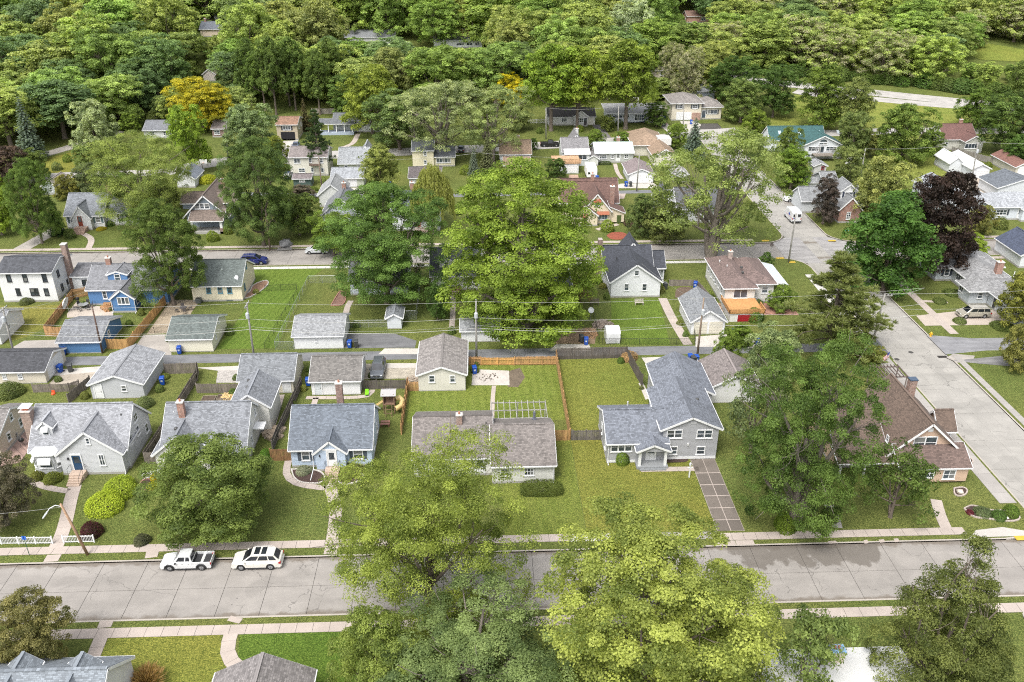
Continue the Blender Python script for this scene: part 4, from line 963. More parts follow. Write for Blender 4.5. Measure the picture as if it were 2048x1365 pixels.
H.win('S', -52.0, 86.75, 1.55, 1.6, 1.3); awning(H, 'S', -52.0, 86.72, 1.75, 1.5, d=.5, h=.6)
for sx, a in ((-53.4, -.72), (-50.6, .72)):
    o = H.win('S', sx, 87.12, 1.55, .75, 1.3); o.rotation_euler[2] = a*1.15
    aw = awning(H, a*1.15, sx, 87.1, 1.75, .7, d=.42, h=.6)
H.door('S', -48.15, 86.5, .75, 1.0, 2.05, (0.02, 0.06, 0.13)); H.steps(-48.9, -47.4, 86.5, 4, .7)
H.rail([(-49.0, 85.4, .7), (-49.0, 86.4, .7)]); H.rail([(-47.3, 85.4, .7), (-47.3, 86.4, .7)]); H.rail([(-47.35, 84.2, .1), (-47.3, 85.4, .7)])
H.winS(86.5, 195, 909, 213, 931, 2, 2); H.winS(86.5, 169, 876, 182, 889, 1, 2)
for u, v, Y in ((261, 880, 0), (275, 861, 0), (293, 856, 0)): H.winX('E', -42.6, u, v)
H.winX('E', -42.6, 270, 835, 1.25, 1.1, 2, 2); H.spout(-42.8, 86.5, 2.9); H.spout(-53.8, 87.6, 2.8)
ob('wall_lamp', MB().box(-.08, .08, -.16, 0, 0, .3), BLK, H.root, (-49.1 + 47.5, 0, 2.2))
# --- white cottage behind the street tree
H = House('cottage', 'off-white cottage with dark shutters and slate shingles behind the street tree', -34, 87.3, wall=(0.62, 0.61, 0.57), roof=(0.3, 0.315, 0.345))
H.gable(-38.6, -28.7, 88.0, 96.6, 2.7, 6.1, 'x'); H.chimney(-36.6, 91.0, .75, .65, 4.6, 7.1); H.pipe(-37.7, 91.3, 5.3, .3, col=(0.51, 0.527, 0.544))
H.gable(-39.3, -33.4, 87.2, 91.4, 2.3, 4.75, 'y'); H.winS(87.2, 346, 914, 359, 933, shutter=NAVY); H.winS(87.2, 360, 888, 368, 897, shutter=NAVY); H.vent(-36.9, 89.0, 4.6)
H.gable(-32.0, -27.3, 95.0, 101.0, 3.9, 5.6, 'y', wall=(0.62, 0.61, 0.57)); H.vent(-30.3, 97.5, 5.2); H.vent(-30.6, 99.4, 5.1); H.pipe(-28.9, 99.0, 4.9, .2, col=(0.51, 0.51, 0.527))
for y, z in ((91, 4.3), (93.6, 3.9), (90.6, 1.7), (94.4, 1.6)): H.win('E', -28.7, y, z, .6, 1.1)
H.box('door_hood', -28.65, -27.3, 91.6, 93.2, 2.55, 2.68, TRIM); H.shed(-33.2, -29.4, 86.2, 88.2, 2.2, 2.9, 'S', wall=(0.62, 0.61, 0.57))
H.win('E', -29.4, 87.1, 1.5, 1.5, 1.1, 3, 2); H.win('S', -31.4, 86.2, 1.3, 2.6, 1.0, 4, 2)
# --- light blue cottage
H = House('cottage', 'light blue cottage with slate roof, dark shutters and white arched entry', -18.5, 87, wall=(0.42, 0.5, 0.62), roof=(0.2, 0.23, 0.275))
H.gable(-23.2, -13.6, 87.0, 95.6, 2.8, 5.95, 'x'); H.chimney(-18.2, 95.2, .8, .7, 3.2, 6.9, brick((0.2, 0.1, 0.075)))
H.gable(-20.1, -16.6, 86.1, 89.5, 2.75, 4.25, 'y', .3, .2);
H.door('S', -18.2, 86.1, .75, .95, 2.1, WHITE); H.box('door_trim', -19.2, -17.2, 86.0, 86.08, 3.04, 3.2, TRIM); H.steps(-18.9, -17.4, 86.1, 4, .7)
H.rail([(-19.0, 85.0, .7), (-19.0, 86.0, .7)]); H.rail([(-17.3, 85.0, .7), (-17.3, 86.0, .7)])
H.winS(87.0, 601, 900, 621, 921, shutter=(0.07, 0.085, 0.11)); H.win('S', -15.2, 87, 1.75, 1.2, 1.4, shutter=(0.07, 0.085, 0.11))
for y, z in ((91.3, 4.2), (89.3, 1.6), (93, 1.6)): H.win('E', -13.6, y, z, .8, 1.2)
H.spout(-20.6, 86.8, 2.6, -2.6); ob('wall_lamp', MB().box(-.07, .07, -.14, 0, 0, .28), BLK, H.root, (-1.1, -.9, 2.1))
# --- long white ranch
H = House('ranch_house', 'long low white ranch house with brown-grey shingles and a clipped hedge in front', 0, 83, wall=(0.561, 0.561, 0.527), roof=TAUPE)
H.gable(-8.4, .8, 84.6, 94.4, 2.7, 5.15, 'x'); H.chimney(-3.0, 88.6, .7, .6, 4.2, 6.0, brick((0.22, 0.12, 0.09))); H.pipe(.2, 88.4, 4.6)
H.gable(.85, 8.1, 82.9, 92.4, 2.65, 4.95, 'x'); H.pipe(6.2, 91.2, 3.6, .95, .16, (0.12, 0.13, 0.16)); H.win('S', 2.3, 82.9, 1.6, 1.1, 1.1, 2, 2); H.win('S', 5.1, 82.9, 1.6, 1.2, 1.1, 3, 2)
H.win('S', -5.5, 84.6, 1.7, 1.5, 1.2, 2, 2); H.door('S', -.6, 84.6, .3); H.spout(7.95, 82.9, 2.5)
# --- grey split-level
H = House('split_level_house', 'grey split-level house with blue-grey shingles, white framed windows and small front porch', 21, 86.6, wall=(.33, .335, .355), roof=(0.235, 0.255, 0.3))
H.gable(14.8, 22.0, 86.5, 94.6, 3.0, 4.95, 'x'); H.pipe(20.7, 91.6, 4.3, .9, .09, (0.5, 0.52, 0.55)); H.pipe(18.3, 94.0, 3.4, .7, .09, (0.5, 0.5, 0.52))
H.gable(21.5, 28.2, 86.9, 96.2, 4.5, 6.05, 'y', .45); H.vent(26.6, 92, 5.4); H.pipe(23.7, 94.5, 5.3, .3); H.box('gable_vent', 24.7, 25.4, 86.84, 86.9, 5.15, 5.45, plain((0.38, 0.385, 0.4)))
H.gable(22.9, 29.7, 96.25, 104.3, 3.7, 5.35, 'y', .4)
H.gable(18.3, 21.9, 85.1, 88.2, 2.62, 3.42, 'y', .3, .2, z0=2.45, found=False)
for x in (18.55, 21.65): H.box('porch_post', x-.16, x+.16, 85.25, 85.55, .1, 2.46, TRIM)
H.box('porch_floor', 18.2, 22.0, 85.0, 86.47, -.1, .33, plain((0.24, 0.25, 0.26))); H.box('step', 18.5, 21.7, 84.65, 84.99, -.1, .17, plain((0.2, 0.21, 0.22)))
H.door('S', 20.1, 86.5, .35); H.winS(86.5, 1222, 885, 1264, 903, 3, 2, bar=.16)
H.winS(86.9, 1334, 860, 1364, 876, 2, 2, bar=.14); H.winS(86.9, 1394, 860, 1424, 876, 2, 2, bar=.14); H.winS(86.9, 1338, 893, 1354, 909); H.winS(86.9, 1393, 893, 1409, 909)
H.win('W', 14.8, 91.5, 1.8, 1.0, 1.4); H.win('W', 14.8, 88.2, 1.7, .8, 1.4); H.spout(14.9, 86.5, 2.8); H.spout(22.0, 86.9, 2.9)
H.box('skirt_board', 22.0, 28.12, 86.83, 86.87, .1, .45, TRIM); H.box('skirt_board', 14.8, 18.2, 86.43, 86.47, .1, .4, TRIM)
H.box('wall_lamp', 24.5, 24.7, 86.75, 86.9, 2.1, 2.4, plain((0.5, 0.5, 0.5)))
# --- tan corner house
H = House('corner_house', 'tan corner house with steep brown roof behind the huge maple', 50, 82, wall=(0.5, 0.36, 0.27), roof=(0.19, 0.135, 0.105))
H.gable(47.7, 56.2, 83.4, 94.2, 3.0, 6.9, 'y', .5, .5); H.chimney(53.6, 92.2, .9, .8, 4.6, 7.6, brick((0.22, 0.12, 0.09)), plain((0.07, 0.1, 0.15), .4, .3), 0)
H.winS(83.4, 1829, 874, 1870, 897, 2, 2, bar=.14); H.box('gable_vent', 51.75, 52.35, 83.3, 83.38, 5.7, 6.2, TRIM)
H.shed(48.2, 56.3, 80.9, 83.35, 2.35, 3.7, 'S', roof=(0.2, 0.14, 0.12)); H.winS(80.9, 1888, 940, 1908, 958, 2, 2); H.win('S', 51.5, 80.9, 1.5, 1.6, 1.2, 3, 2); H.win('S', 49.4, 80.9, 1.5, 1.2, 1.2, 2, 2)
H.gable(56.25, 58.1, 88.3, 91.6, 2.6, 4.3, 'x', .3, .3, z0=2.4, found=False); H.box('porch_post', 57.8, 58.0, 88.4, 88.6, 0, 2.4, TRIM)
H.gable(41.8, 47.65, 84.5, 93.0, 3.0, 5.4, 'x', roof=(0.19, 0.135, 0.105)); H.win('S', 43.3, 84.5, 1.7, 1.1, 1.3); H.win('S', 46, 84.5, 1.7, 1.1, 1.3); H.win('W', 47.7, 84.3, 4.2, .6, .9)
H.shed(41.5, 47.6, 82.2, 84.45, 2.3, 3.0, 'S', walls=False); H.box('porch_post', 41.7, 41.9, 82.3, 82.5, 0, 2.3, TRIM); H.box('porch_post', 44.6, 44.8, 82.3, 82.5, 0, 2.3, TRIM)
# --- houses cut by the lower picture edge (their backs to us)
x1, y1 = G(214, 1328, 6.2); H = House('cottage', 'house with blue-grey shingles and two small gables at the lower left edge', x1-6, y1-3, wall=(0.595, 0.595, 0.586), roof=(0.30, 0.335, 0.375))
H.gable(x1-15, x1, y1-4.5, y1+3.5, 3.0, 6.1, 'x')
for u in (48, 166): x, y = G(u, 1313, 5.7); H.gable(x-1.2, x+1.2, y-3.2, y, 4.9, 5.9, 'y', .15, .15, z0=3.6, found=False)
x, y = G(521, 1309, 4.9); H = House('cottage', 'house with weathered taupe hip roof at the bottom edge by the curving path', x, y-4, wall=(0.6, 0.58, 0.54), roof=(0.3, 0.275, 0.27))
H.gable(x-3.7, x+4.1, y-11, y-.2, 2.9, 4.9, 'y', .35, .25)
x, y = G(1660, 1309, 3.8); H = House('flat_roofed_house', 'house with chalky white low roof at the bottom edge behind thin leaves', x, y-4, wall=(0.62, 0.6, 0.55), roof=plain((0.561, 0.561, 0.552), .8, var=.08, nscale=1.2))
H.gable(x-6, x+6.4, y-8, y+.6, 3.1, 3.9, 'x', .6, .3); H.chimney(x+.3, y-.3, 1.3, .8, 2.9, 4.7, plain((0.5, 0.43, 0.37), .9), plain((0.25, 0.42, 0.62), .4), 2)

# ================= garages of the near block =================
def pbx(uL, uR, v): a = G(uL, v); b = G(uR, v); return a[0], b[0], (a[1]+b[1])/2
def garage(label, uL, uR, v, depth, e, r, ax, wall, roof, name='garage', cat='garage', **k): 
    x0, x1, y0 = pbx(uL, uR, v); H = House(name, label, (x0+x1)/2, y0, cat, wall, roof, base=.12, **k); H.gable(x0, x1, y0, y0+depth, e, r, ax, .3, .25); H.d = (x0, x1, y0, y0+depth); return H
H = garage('tan garage with black roof and white side door at the left edge', -60, 93, 768, 6.6, 2.0, 3.3, 'x', (0.56, 0.51, 0.43), (0.06, 0.062, 0.07)); x0, x1, y0, y1 = H.d
H.garage_door('E', x1, (y0+y1)/2, .12, 4.6, 2.1, cols=6); H.winS(y0, 3, 748, 15, 759, 3, 2); H.winS(y0, 34, 748, 47, 758, 3, 2)
H = garage('large grey garage with pale shingles and a white side door', 187, 290, 797, 8.6, 2.3, 3.6, 'y', (0.44, 0.45, 0.47), (0.4, 0.41, 0.435)); x0, x1, y0, y1 = H.d
H.door('S', x0+1.0, y0, .12, .95, 2.05, WHITE, False); H.winS(y0, 241, 771, 255, 783)
H = garage('beige garage with grey shingles beside the raised beds', 482, 588, 787, 7.4, 2.15, 4.1, 'x', (0.58, 0.54, 0.45), (0.26, 0.275, 0.295)); x0, x1, y0, y1 = H.d
H.door('S', x1-.9, y0, .1, .9, 2.0, WHITE, False); H.winS(y0, 526, 763, 540, 774, 2, 2)
H = garage('white garage with weathered taupe roof next to the parked grey car', 625, 721, 790, 7.2, 2.3, 4.05, 'x', WHITE, (0.24, 0.225, 0.21)); x0, x1, y0, y1 = H.d
H.door('S', x0+.9, y0, .1, .9, 2.0, (0.527, 0.561, 0.578), False)
H = garage('big cream garage with mottled shingles and two small windows', 838, 931, 782, 9.6, 2.65, 3.85, 'y', (0.56, 0.54, 0.48), (0.36, 0.33, 0.315)); x0, x1, y0, y1 = H.d
H.winS(y0, 857, 751, 870, 765); H.winS(y0, 899, 751, 911, 765)
x, y = G(1448, 701, 4.3); H = House('garage', 'garage with faded brown roof half hidden left of the big maple', x, y-3, 'garage', (0.561, 0.561, 0.552), (0.3, 0.26, 0.25), base=.1); H.gable(x-3.2, x+3.2, y-7, y, 2.6, 4.3, 'y', .3, .25)
x, y = G(1535, 700, 3.0); H = House('shed', 'small white shed with rusty roof below the pine', x, y-1.5, 'shed', WHITE, (0.4, 0.25, 0.15), base=.1); H.gable(x-1.5, x+1.5, y-3, y, 2.1, 3.0, 'y', .2, .2)
# ================= far side of the alley =================
H = garage('white garage at the left edge beside the leaning pole', -60, 4, 690, 7.5, 2.4, 4.0, 'x', WHITE, (0.3, 0.31, 0.33)); H.win('E', H.d[1], H.d[2]+3, 1.6, .7, .7)
H = garage('blue garage with grey roof and slanting white trim', 122, 204, 707, 8.4, 2.0, 3.4, 'x', (0.075, 0.17, 0.33), (0.27, 0.28, 0.3)); H.win('E', H.d[1], H.d[2]+3.4, 1.6, .8, 1.0)
H = garage('cream garage with moss green roof on the alley', 341, 427, 704, 8.0, 2.25, 3.9, 'x', (0.66, 0.63, 0.52), GREENR); H.win('E', H.d[1], H.d[2]+2, 1.5, .5, .8); H.win('E', H.d[1], H.d[2]+4.4, 3.0, .5, .9)
H = garage('white garage with pale grey shingles and a tiny four-pane window', 590, 687, 698, 7.4, 2.25, 3.7, 'x', WHITE, (0.37, 0.38, 0.395)); H.winS(H.d[2], 629, 677, 635, 684, 2, 2)
H = garage('small light grey garden shed under the leafy tree', 775.5, 803.5, 658, 3.6, 2.0, 2.6, 'y', (0.527, 0.552, 0.578), (0.3, 0.32, 0.35), 'shed', 'shed')
H = garage('low white shed with leaf-littered roof behind the utility pole', 923, 999, 684, 5.2, 1.95, 2.7, 'x', WHITE, (0.33, 0.34, 0.36), 'shed', 'shed')
x0, x1, y0 = pbx(1381, 1448, 669); H = House('garage', 'white double garage with grey gable roof and two pale doors', (x0+x1)/2, y0, 'garage', WHITE, (0.33, 0.345, 0.365), base=.1)
H.gable(x0, x1, y0, y0+8.6, 2.35, 4.15, 'y', .3, .3); w = (x1-x0); H.garage_door('S', x0+w*.27, y0, .1, w*.4, 2.1, (0.55, 0.52, 0.44)); H.garage_door('S', x0+w*.73, y0, .1, w*.4, 2.1, (0.55, 0.52, 0.44)); H.win('W', x0, y0+3, 1.6, .7, .9)
x0, x1, y0 = pbx(1212, 1240, 688); t = House('shed', 'small white metal shed with rounded roof on the back lawn', (x0+x1)/2, y0, 'shed', WHITE, (0.3, 0.3, 0.3), base=0)
arc = [(y0, .05), (y0+2.6, .05), (y0+2.6, 1.7)] + [(y0+1.3+1.3*math.cos(R(a)), 1.7+.55*math.sin(R(a))) for a in range(15, 180, 15)] + [(y0, 1.7)]
t.part('shell', MB().pris_x(arc, x0, x1), plain((0.612, 0.62, 0.62), .4)); t.box('door', x0+.5, x1-.5, y0-.03, y0-.001, .1, 1.65, plain((0.561, 0.57, 0.57), .4)); 
for k in range(4): t.box('rib', x0+.02+k*(x1-x0-.1)/3, x0+.07+k*(x1-x0-.1)/3, y0-.02, y0+2.62, 1.55, 1.66, plain((0.561, 0.57, 0.57), .4))
# --- white two-storey with black framed windows
x0, x1, y0 = pbx(11, 117, 604); H = House('two_storey_house', 'white two-storey house with black window frames and dark roof', (x0+x1)/2, y0, wall=(0.629, 0.633, 0.637), roof=(0.1, 0.105, 0.12), frame=BLK)
H.gable(x0, x1, y0, y0+7.6, 5.4, 6.6, 'x', .35, .2); H.chimney(x1+.45, y0+5.4, .85, .9, 0, 8.2, brick((0.2, 0.11, 0.085)), pots=0)
for u in (17.5, 50, 89): H.winS(y0, u-7, 548, u+7, 564)
for u, n in ((36.5, 1), (69, 2), (93, 1)): H.winS(y0, u-6.5*(1.6 if n == 2 else 1), 577, u+6.5*(1.6 if n == 2 else 1), 591, n, 2)
for yy, zz in ((2.0, 4.3), (6.0, 6.0), (2.2, 1.7)): H.win('E', x1, y0+yy, zz, .8, 1.2)
H.door('E', x1, y0+4.3, .3, .9, 2.0, (0.51, 0.527, 0.552)); H.shed(x1+1.0, x1+6.4, y0+4.2, y0+8.0, 2.7, 3.5, 'S', roof=(0.2, 0.2, 0.215)); H.win('S', x1+3.2, y0+4.2, 1.6, 1.3, 1.1, 2, 2); H.win('E', x1+6.4, y0+6, 1.6, 2.2, 1.2, 2, 2)
# --- blue house
xa, ya = G(181.5, 611); xb, yb = G(230, 624); xc, yc = G(271, 626.5); H = House('cottage', 'bright blue house with white trim, grey roof and a small dormer', xa+5, ya, wall=(0.08, 0.18, 0.36), roof=(0.26, 0.265, 0.285))
H.gable(xa, xa+13.0, ya, ya+8.6, 2.95, 5.5, 'x'); H.chimney(xa+2.6, ya+4.4, .8, .7, 5, 6.7); H.winS(ya, 203, 582, 216, 598); H.pipe(xa+6.3, ya+2.6, 5.0, .3)
yb = (yb+yc)/2; H.gable(xb, xc, yb, ya+3.0, 2.6, 4.0, 'y', .3, .2); H.winS(yb, 233, 595, 260, 609, 3, 1, bar=.12); H.win('E', xc, yb+1.6, 1.6, 1.3, 1.2); H.win('E', xc, yb+3.6, 1.7, .7, 1.0)
x, z = PY(235, 560, ya+1.2); dormer(H, x-1.6, x+1.6, ya+1.4, 3.4, 4.9, 5.45, 3.6, win=(1.0, 1.2)); H.spout(xb-.1, yb, 2.4); H.spout(xc+.1, yb, 2.4)
# --- cream house with green roof
x0, x1, y0 = pbx(388, 486, 603); H = House('cottage', 'cream house with moss green roof and blue framed windows', (x0+x1)/2, y0, wall=(0.66, 0.6, 0.46), roof=GREENR, frame=plain((0.1, 0.22, 0.28), .5))
H.gable(x0, x1, y0, y0+9.2, 3.0, 5.6, 'x'); H.dish(x1-.8, y0+.9, 3.9)
for u in (417, 440, 459): H.winS(y0, u-6, 573, u+6, 587)
H.win('E', x1, y0+4.6, 4.6, .8, 1.2); H.win('E', x1, y0+2, 1.7, .8, 1.2); H.box('cellar_window', x0+5.5, x0+6.6, y0-.05, y0-.031, -.05, .25, plain((0.1, 0.12, 0.12))); H.pipe(x1-3.5, y0+2.5, 4.7, .2, col=(0.5, 0.55, 0.52))
# --- pale house behind the leafy tree
x0, x1, y0 = pbx(702, 815, 590); H = House('cottage', 'pale blue-grey house mostly hidden behind the leafy yard tree', (x0+x1)/2, y0, wall=(0.52, 0.57, 0.62), roof=(0.28, 0.29, 0.31)); H.gable(x0, x1, y0, y0+8.6, 2.9, 5.8, 'x')
for f in (0.15, 0.4, 0.7): H.win('S', x0+(x1-x0)*f, y0, 1.7, 1.0, 1.3)
# --- white cape with black roof and dormers
x0, x1, y0 = pbx(863, 962, 580); H = House('cottage', 'white cottage with black roof and two dormers left of the big tree', (x0+x1)/2, y0, wall=(0.62, 0.629, 0.637), roof=BLACKR); H.gable(x0, x1, y0, y0+8.8, 2.8, 6.0, 'x')
for u in (893, 932): x, z = PY(u, 540, y0+1); dormer(H, x-1.2, x+1.2, y0+1.1, 3.1, 4.9, 5.5, 3.2, win=(.9, 1.2))
H.winS(y0, 885, 554, 895, 566); H.winS(y0, 945, 556, 955, 567); H.steps(x0+3.6, x0+5.0, y0, 3, .7, mat=brick())
# --- small house under the big tree
x0, x1, y0 = pbx(1040, 1141, 604); H = House('cottage', 'white cottage with charcoal roof peeking out under the big central tree', (x0+x1)/2, y0, wall=(0.595, 0.629, 0.646), roof=(0.06, 0.07, 0.075)); H.hip(x0, x1, y0, y0+8, 2.5, 5.0, .35); H.winS(y0, 1104, 583, 1136, 592, 4, 1, gl=glass((0.12, 0.2, 0.26)))
# --- white cross-gabled house
x0, x1, y0 = pbx(1221, 1319, 595); H = House('cottage', 'white cross-gabled house with black roof and tall side chimney', (x0+x1)/2, y0, wall=(0.629, 0.642, 0.654), roof=BLACKR)
H.gable(x0, x1, y0, y0+6.2, 3.0, 6.0, 'y', .35, .3); H.gable(x0-.5, x1-.4, y0+5.2, y0+13.2, 3.0, 5.8, 'x'); H.gable(x1-.35, x1+1.9, y0+6.3, y0+11.5, 2.9, 4.8, 'x'); H.gable(x0+2.4, x0+7.6, y0+9.3, y0+14, 3.0, 6.3, 'y')
for u, v in ((1253, 575), (1289, 575), (1273.5, 547)): H.winS(y0, u-4.5, v-7.5 if v > 560 else v-6, u+4.5, v+6.5 if v > 560 else v+5)
H.box('chimney', x0-1.3, x0-.55, y0+8.6, y0+9.7, 0, 7.2, brick((0.19, 0.11, 0.09))); H.win('W', x0, y0+3, 1.7, .8, 1.2); H.win('S', x1+.9, y0+6.3, 1.6, 1.8, 1.7, 3, 1, gl=glass((0.2, 0.22, 0.22))); H.pipe(x0+1.6, y0+5.6, 4.9, .3)
# --- white house with brown hip roof, deck and red basement garage
xa, ya = G(1471, 644); H = House('bungalow', 'white bungalow with mauve-brown roof, wooden deck and red basement garage door', xa+2, ya, wall=(.62, .61, .585), roof=(0.25, 0.18, 0.165), base=.3)
DK = wood((.46, .24, .09), .3); H.box('wall', xa-1.0, xa+4.3, ya, ya+5.4, 0, 1.5, H.wall); H.garage_door('S', xa+1.9, ya, .04, 3.3, 1.25, (.28, .012, .02), 3, 4); H.box('deck', xa-1.2, xa+4.5, ya-.2, ya+5.4, 1.51, 1.63, DK); dm = MB()
for a, b in (((xa-1.2, ya-.2), (xa+4.5, ya-.2)), ((xa-1.2, ya-.2), (xa-1.2, ya+5.3)), ((xa+4.5, ya-.2), (xa+4.5, ya+2.5))):
    n = int(math.dist(a, b)/.16)
    for i in range(n+1): x = a[0]+(b[0]-a[0])*i/n; y = a[1]+(b[1]-a[1])*i/n; dm.box(x-.05, x+.05, y-.05, y+.05, 1.63, 2.25)
    dm.bar((*a, 2.29), (*b, 2.29), .14, .07)
H.part('deck_railing', dm, DK); H.hip(xa-.6, xa+4.4, ya+5.45, ya+18.2, 3.5, 5.0, .4, frac=.85); H.hip(xa+2.6, xa+8.1, ya+7.2, ya+17.6, 3.45, 4.95, .4, frac=.85); H.win('S', xa+2.0, ya+5.45, 2.55, 2.4, 1.75, 2, 1, gl=glass((.05, .06, .08), 0)); H.win('S', xa+6.6, ya+7.2, 2.3, 1.1, 1.2)
for k, yy in enumerate((7.5, 9.5, 11.4, 12.6, 14.6, 16.6)): H.win('W', xa-.6, ya+yy, 2.3 if k % 2 else 2.2, .7, 1.2 if k % 2 == 0 else .9)
H.chimney(xa+2.6, ya+15.6, .7, .7, 3.8, 5.9, brick((.33, .25, .22))); H.pipe(xa+1.2, ya+12, 4.7, .25, col=(.6, .6, .6)); H.vent(xa+3.4, ya+11, 4.85); H.vent(xa+3.2, ya+9.4, 4.6); H.pipe(xa+.6, ya+14.6, 4.6, .2, col=(.6, .6, .6)); H.vent(xa+5.6, ya+9.8, 4.6)
for k in range(6): H.box('step', xa-2.6, xa-1.4, ya+.4+k*.75, ya+1.1+k*.75, -.1, .1+.2*k, wood((.3, .2, .13)))
H.shed(xa+8.2, xa+10.6, ya+8.5, ya+17, 2.6, 3.2, 'E', roof=plain((.45, .49, .51), .5), walls=False); H.box('porch_post', xa+10.3, xa+10.4, ya+8.6, ya+8.7, 0, 2.5, TRIM); H.box('porch_post', xa+10.3, xa+10.4, ya+16.7, ya+16.8, 0, 2.5, TRIM)
struct('patio', drape([(xa+4.6, ya+2.4), (xa+11, ya+2), (xa+11.2, ya+6.6), (xa+4.6, ya+7)], .02), brick((.30, .15, .11), (.3, .2, .16)))
# --- grey hip-roofed ranch east of the side street
xa, ya = G(1872, 562); xn, yn = G(1912, 542, 2.7); xs, ys = G(1939, 584, 2.7); xw, yw = G(1905, 562, 2.7); xg, yg = G(1988, 585, 2.7); H = House('ranch_house', 'light grey hip-roofed ranch house behind the tan minivan', xs, ya-6, wall=(.46, .49, .53), roof=(0.36, 0.36, 0.365))
H.hip(xa-.3, xn+9, ya, ya+7.6, 2.6, 4.2, .55); H.hip(xn+.6, xn+7.6, ys+5.5, ya+5, 2.62, 4.15, .55); H.hip(xs+.6, xg-.2, ys+.6, yw-.4, 2.64, 4.25, .55); H.hip(xg-.1, xg+7.5, ys-9, ys+5, 2.6, 4.1, .55)
H.win('S', xa+1.6, ya, 1.6, 1.0, 1.3, shutter=(.04, .05, .07)); H.win('W', xn+.6, ya-2.5, 1.6, 2.2, 1.3, 3, 1); H.win('W', xs+.6, ys+3.4, 1.7, 1.3, 1.0, 2, 1); H.win('S', xg-1.6, ys+.6, 1.7, .9, 1.1); H.win('S', xs+3.6, ys+.6, 1.9, .6, .3, 1, 1)
H.door('W', xg-.1, ys-1.5, .3, .9, 2.0, (.05, .05, .06), False); H.chimney(xn+6.0, ys+6.5, 1.1, .8, 3.0, 5.2); H.pipe(xn+8, ys+5, 3.4, .7, .06, (.7, .7, .7))
for k in range(3): H.win('W', xg-.1, ys-4.2-k*1.3, 1.9, .6, .5, 1, 1)
# ================= beyond the back street =================
def simple(name, label, uL, uR, v, depth, e, r, ax, wall, roof, wins=(), door=None, chim=None, cat='house', shutter=None, wh=1.25, hip=False, base=.35, pipes=1, **k):
    x0, x1, y0 = pbx(uL, uR, v); H = House(name, label, (x0+x1)/2, y0, cat, wall, roof, base=base, **k); y1 = y0+depth; kk = .86 if y0 > 190 else 1.0; e *= kk; r *= kk*.96 if kk < 1 else 1; wh *= .9 if kk < 1 else 1; wins = [(f, z*kk, w, n) for f, z, w, n in wins]
    H.d = (x0, x1, y0, y1); W = x1-x0
    (H.hip(x0, x1, y0, y1, e, r) if hip else H.gable(x0, x1, y0, y1, e, r, ax))
    for f, z, w, n in wins: H.win('S', x0+W*f, y0, z, w, wh, n, 2, shutter=shutter, casing=.12)
    side = 'E' if (x0+x1)/2 < y0*.04 else 'W'; xs = x1 if side == 'E' else x0
    if ax == 'x' and not hip and e > 2.4:
        H.win(side, xs, (y0+y1)/2, e+.6, .8, 1.0) if r-e > 1.6 else None; H.win(side, xs, y0+depth*.3, e-1.2, .8, 1.2); H.win(side, xs, y0+depth*.7, e-1.2, .8, 1.2)
    if door: H.door('S', x0+W*door[0], y0, base, .95, 2.05, door[1])
    if chim: H.chimney(x0+W*chim[0], y0+depth*chim[1], .8, .7, e, r+1.1)
    for q in range(pipes): H.pipe(x0+W*(.3+.35*q), y0+depth*.62, e+(r-e)*.7 if ax == 'x' else e+(r-e)*.4, .35, .08, (0.4, 0.4, 0.4))
    return H
H = simple('cottage', 'white storybook cottage with blue-grey roof and front steps at left', 137, 211, 457, 8.6, 2.9, 6.0, 'x', (0.612, 0.62, 0.629), (0.29, 0.31, 0.345), [(.16, 1.8, .9, 1), (.85, 1.8, 1.1, 1)], None, (.86, .9), shutter=(0.1, 0.15, 0.16)); x0, x1, y0, y1 = H.d
H.gable(x0+1.6, x0+5.4, y0-1.1, y0+3.5, 2.5, 5.0, 'y', .15, .15); H.door('S', x0+3.3, y0-1.1, .9, .95, 2.1, (0.22, 0.05, 0.03)); H.steps(x0+2.3, x0+4.6, y0-1.1, 5, .85, mat=concrete((0.36, 0.25, 0.2)))
H.gable(x1+.05, x1+6.3, y0+1.6, y0+7, 2.8, 4.6, 'x'); H.win('S', x1+3.2, y0+1.6, 1.8, 1.2, 1.2, 1, 2, shutter=(0.05, 0.05, 0.06)); H.win('E', x1, y0+3.6, 4.1, 1.1, 1.2, 2, 2)
x0, x1, y0 = pbx(372, 452, 466); H = House('bungalow', 'brown-roofed craftsman bungalow with blue-grey gable and front porch', (x0+x1)/2, y0, wall=(0.2, 0.24, 0.28), roof=(0.25, 0.195, 0.165))
H.gable(x0, x1, y0+2.2, y0+13, 3.2, 7.2, 'y', .6, .6); H.win('S', (x0+x1)/2-.6, y0+2.2, 4.9, 3.0, 1.2, 3, 2, bar=.2); H.shed(x0+1.4, x1-.2, y0-.8, y0+2.15, 2.8, 4.0, 'S', walls=False)
for x in (x0+1.7, x1-.6): H.box('porch_post', x-.25, x+.25, y0-.7, y0-.2, 1.2, 2.8, TRIM); H.box('porch_pier', x-.35, x+.35, y0-.8, y0-.1, 0, 1.2, brick((0.18, 0.1, 0.08)))
H.box('porch_floor', x0+1.4, x1-.2, y0-.8, y0+2.17, 0, .5, FOUND); H.gable(x0-1.4, x1+1.4, y0+5, y0+9.5, 4.8, 6.2, 'x', .4, .3, z0=3.4, found=False); H.chimney(x1-2, y0+9.6, .7, .7, 5, 8.2)
H = simple('garage', 'grey garage with low tan roof behind the storybook cottage', 88, 116, 390, 7, 2.5, 3.7, 'y', (0.42, 0.45, 0.47), (0.34, 0.3, 0.27), [(.6, 1.4, .6, 1)], cat='garage', pipes=0)
H = simple('garage', 'white garage with blue-grey roof below the big willowy tree', 356, 391, 376, 7, 2.6, 4.6, 'y', (0.612, 0.62, 0.637), (0.26, 0.29, 0.34), cat='garage', pipes=0)
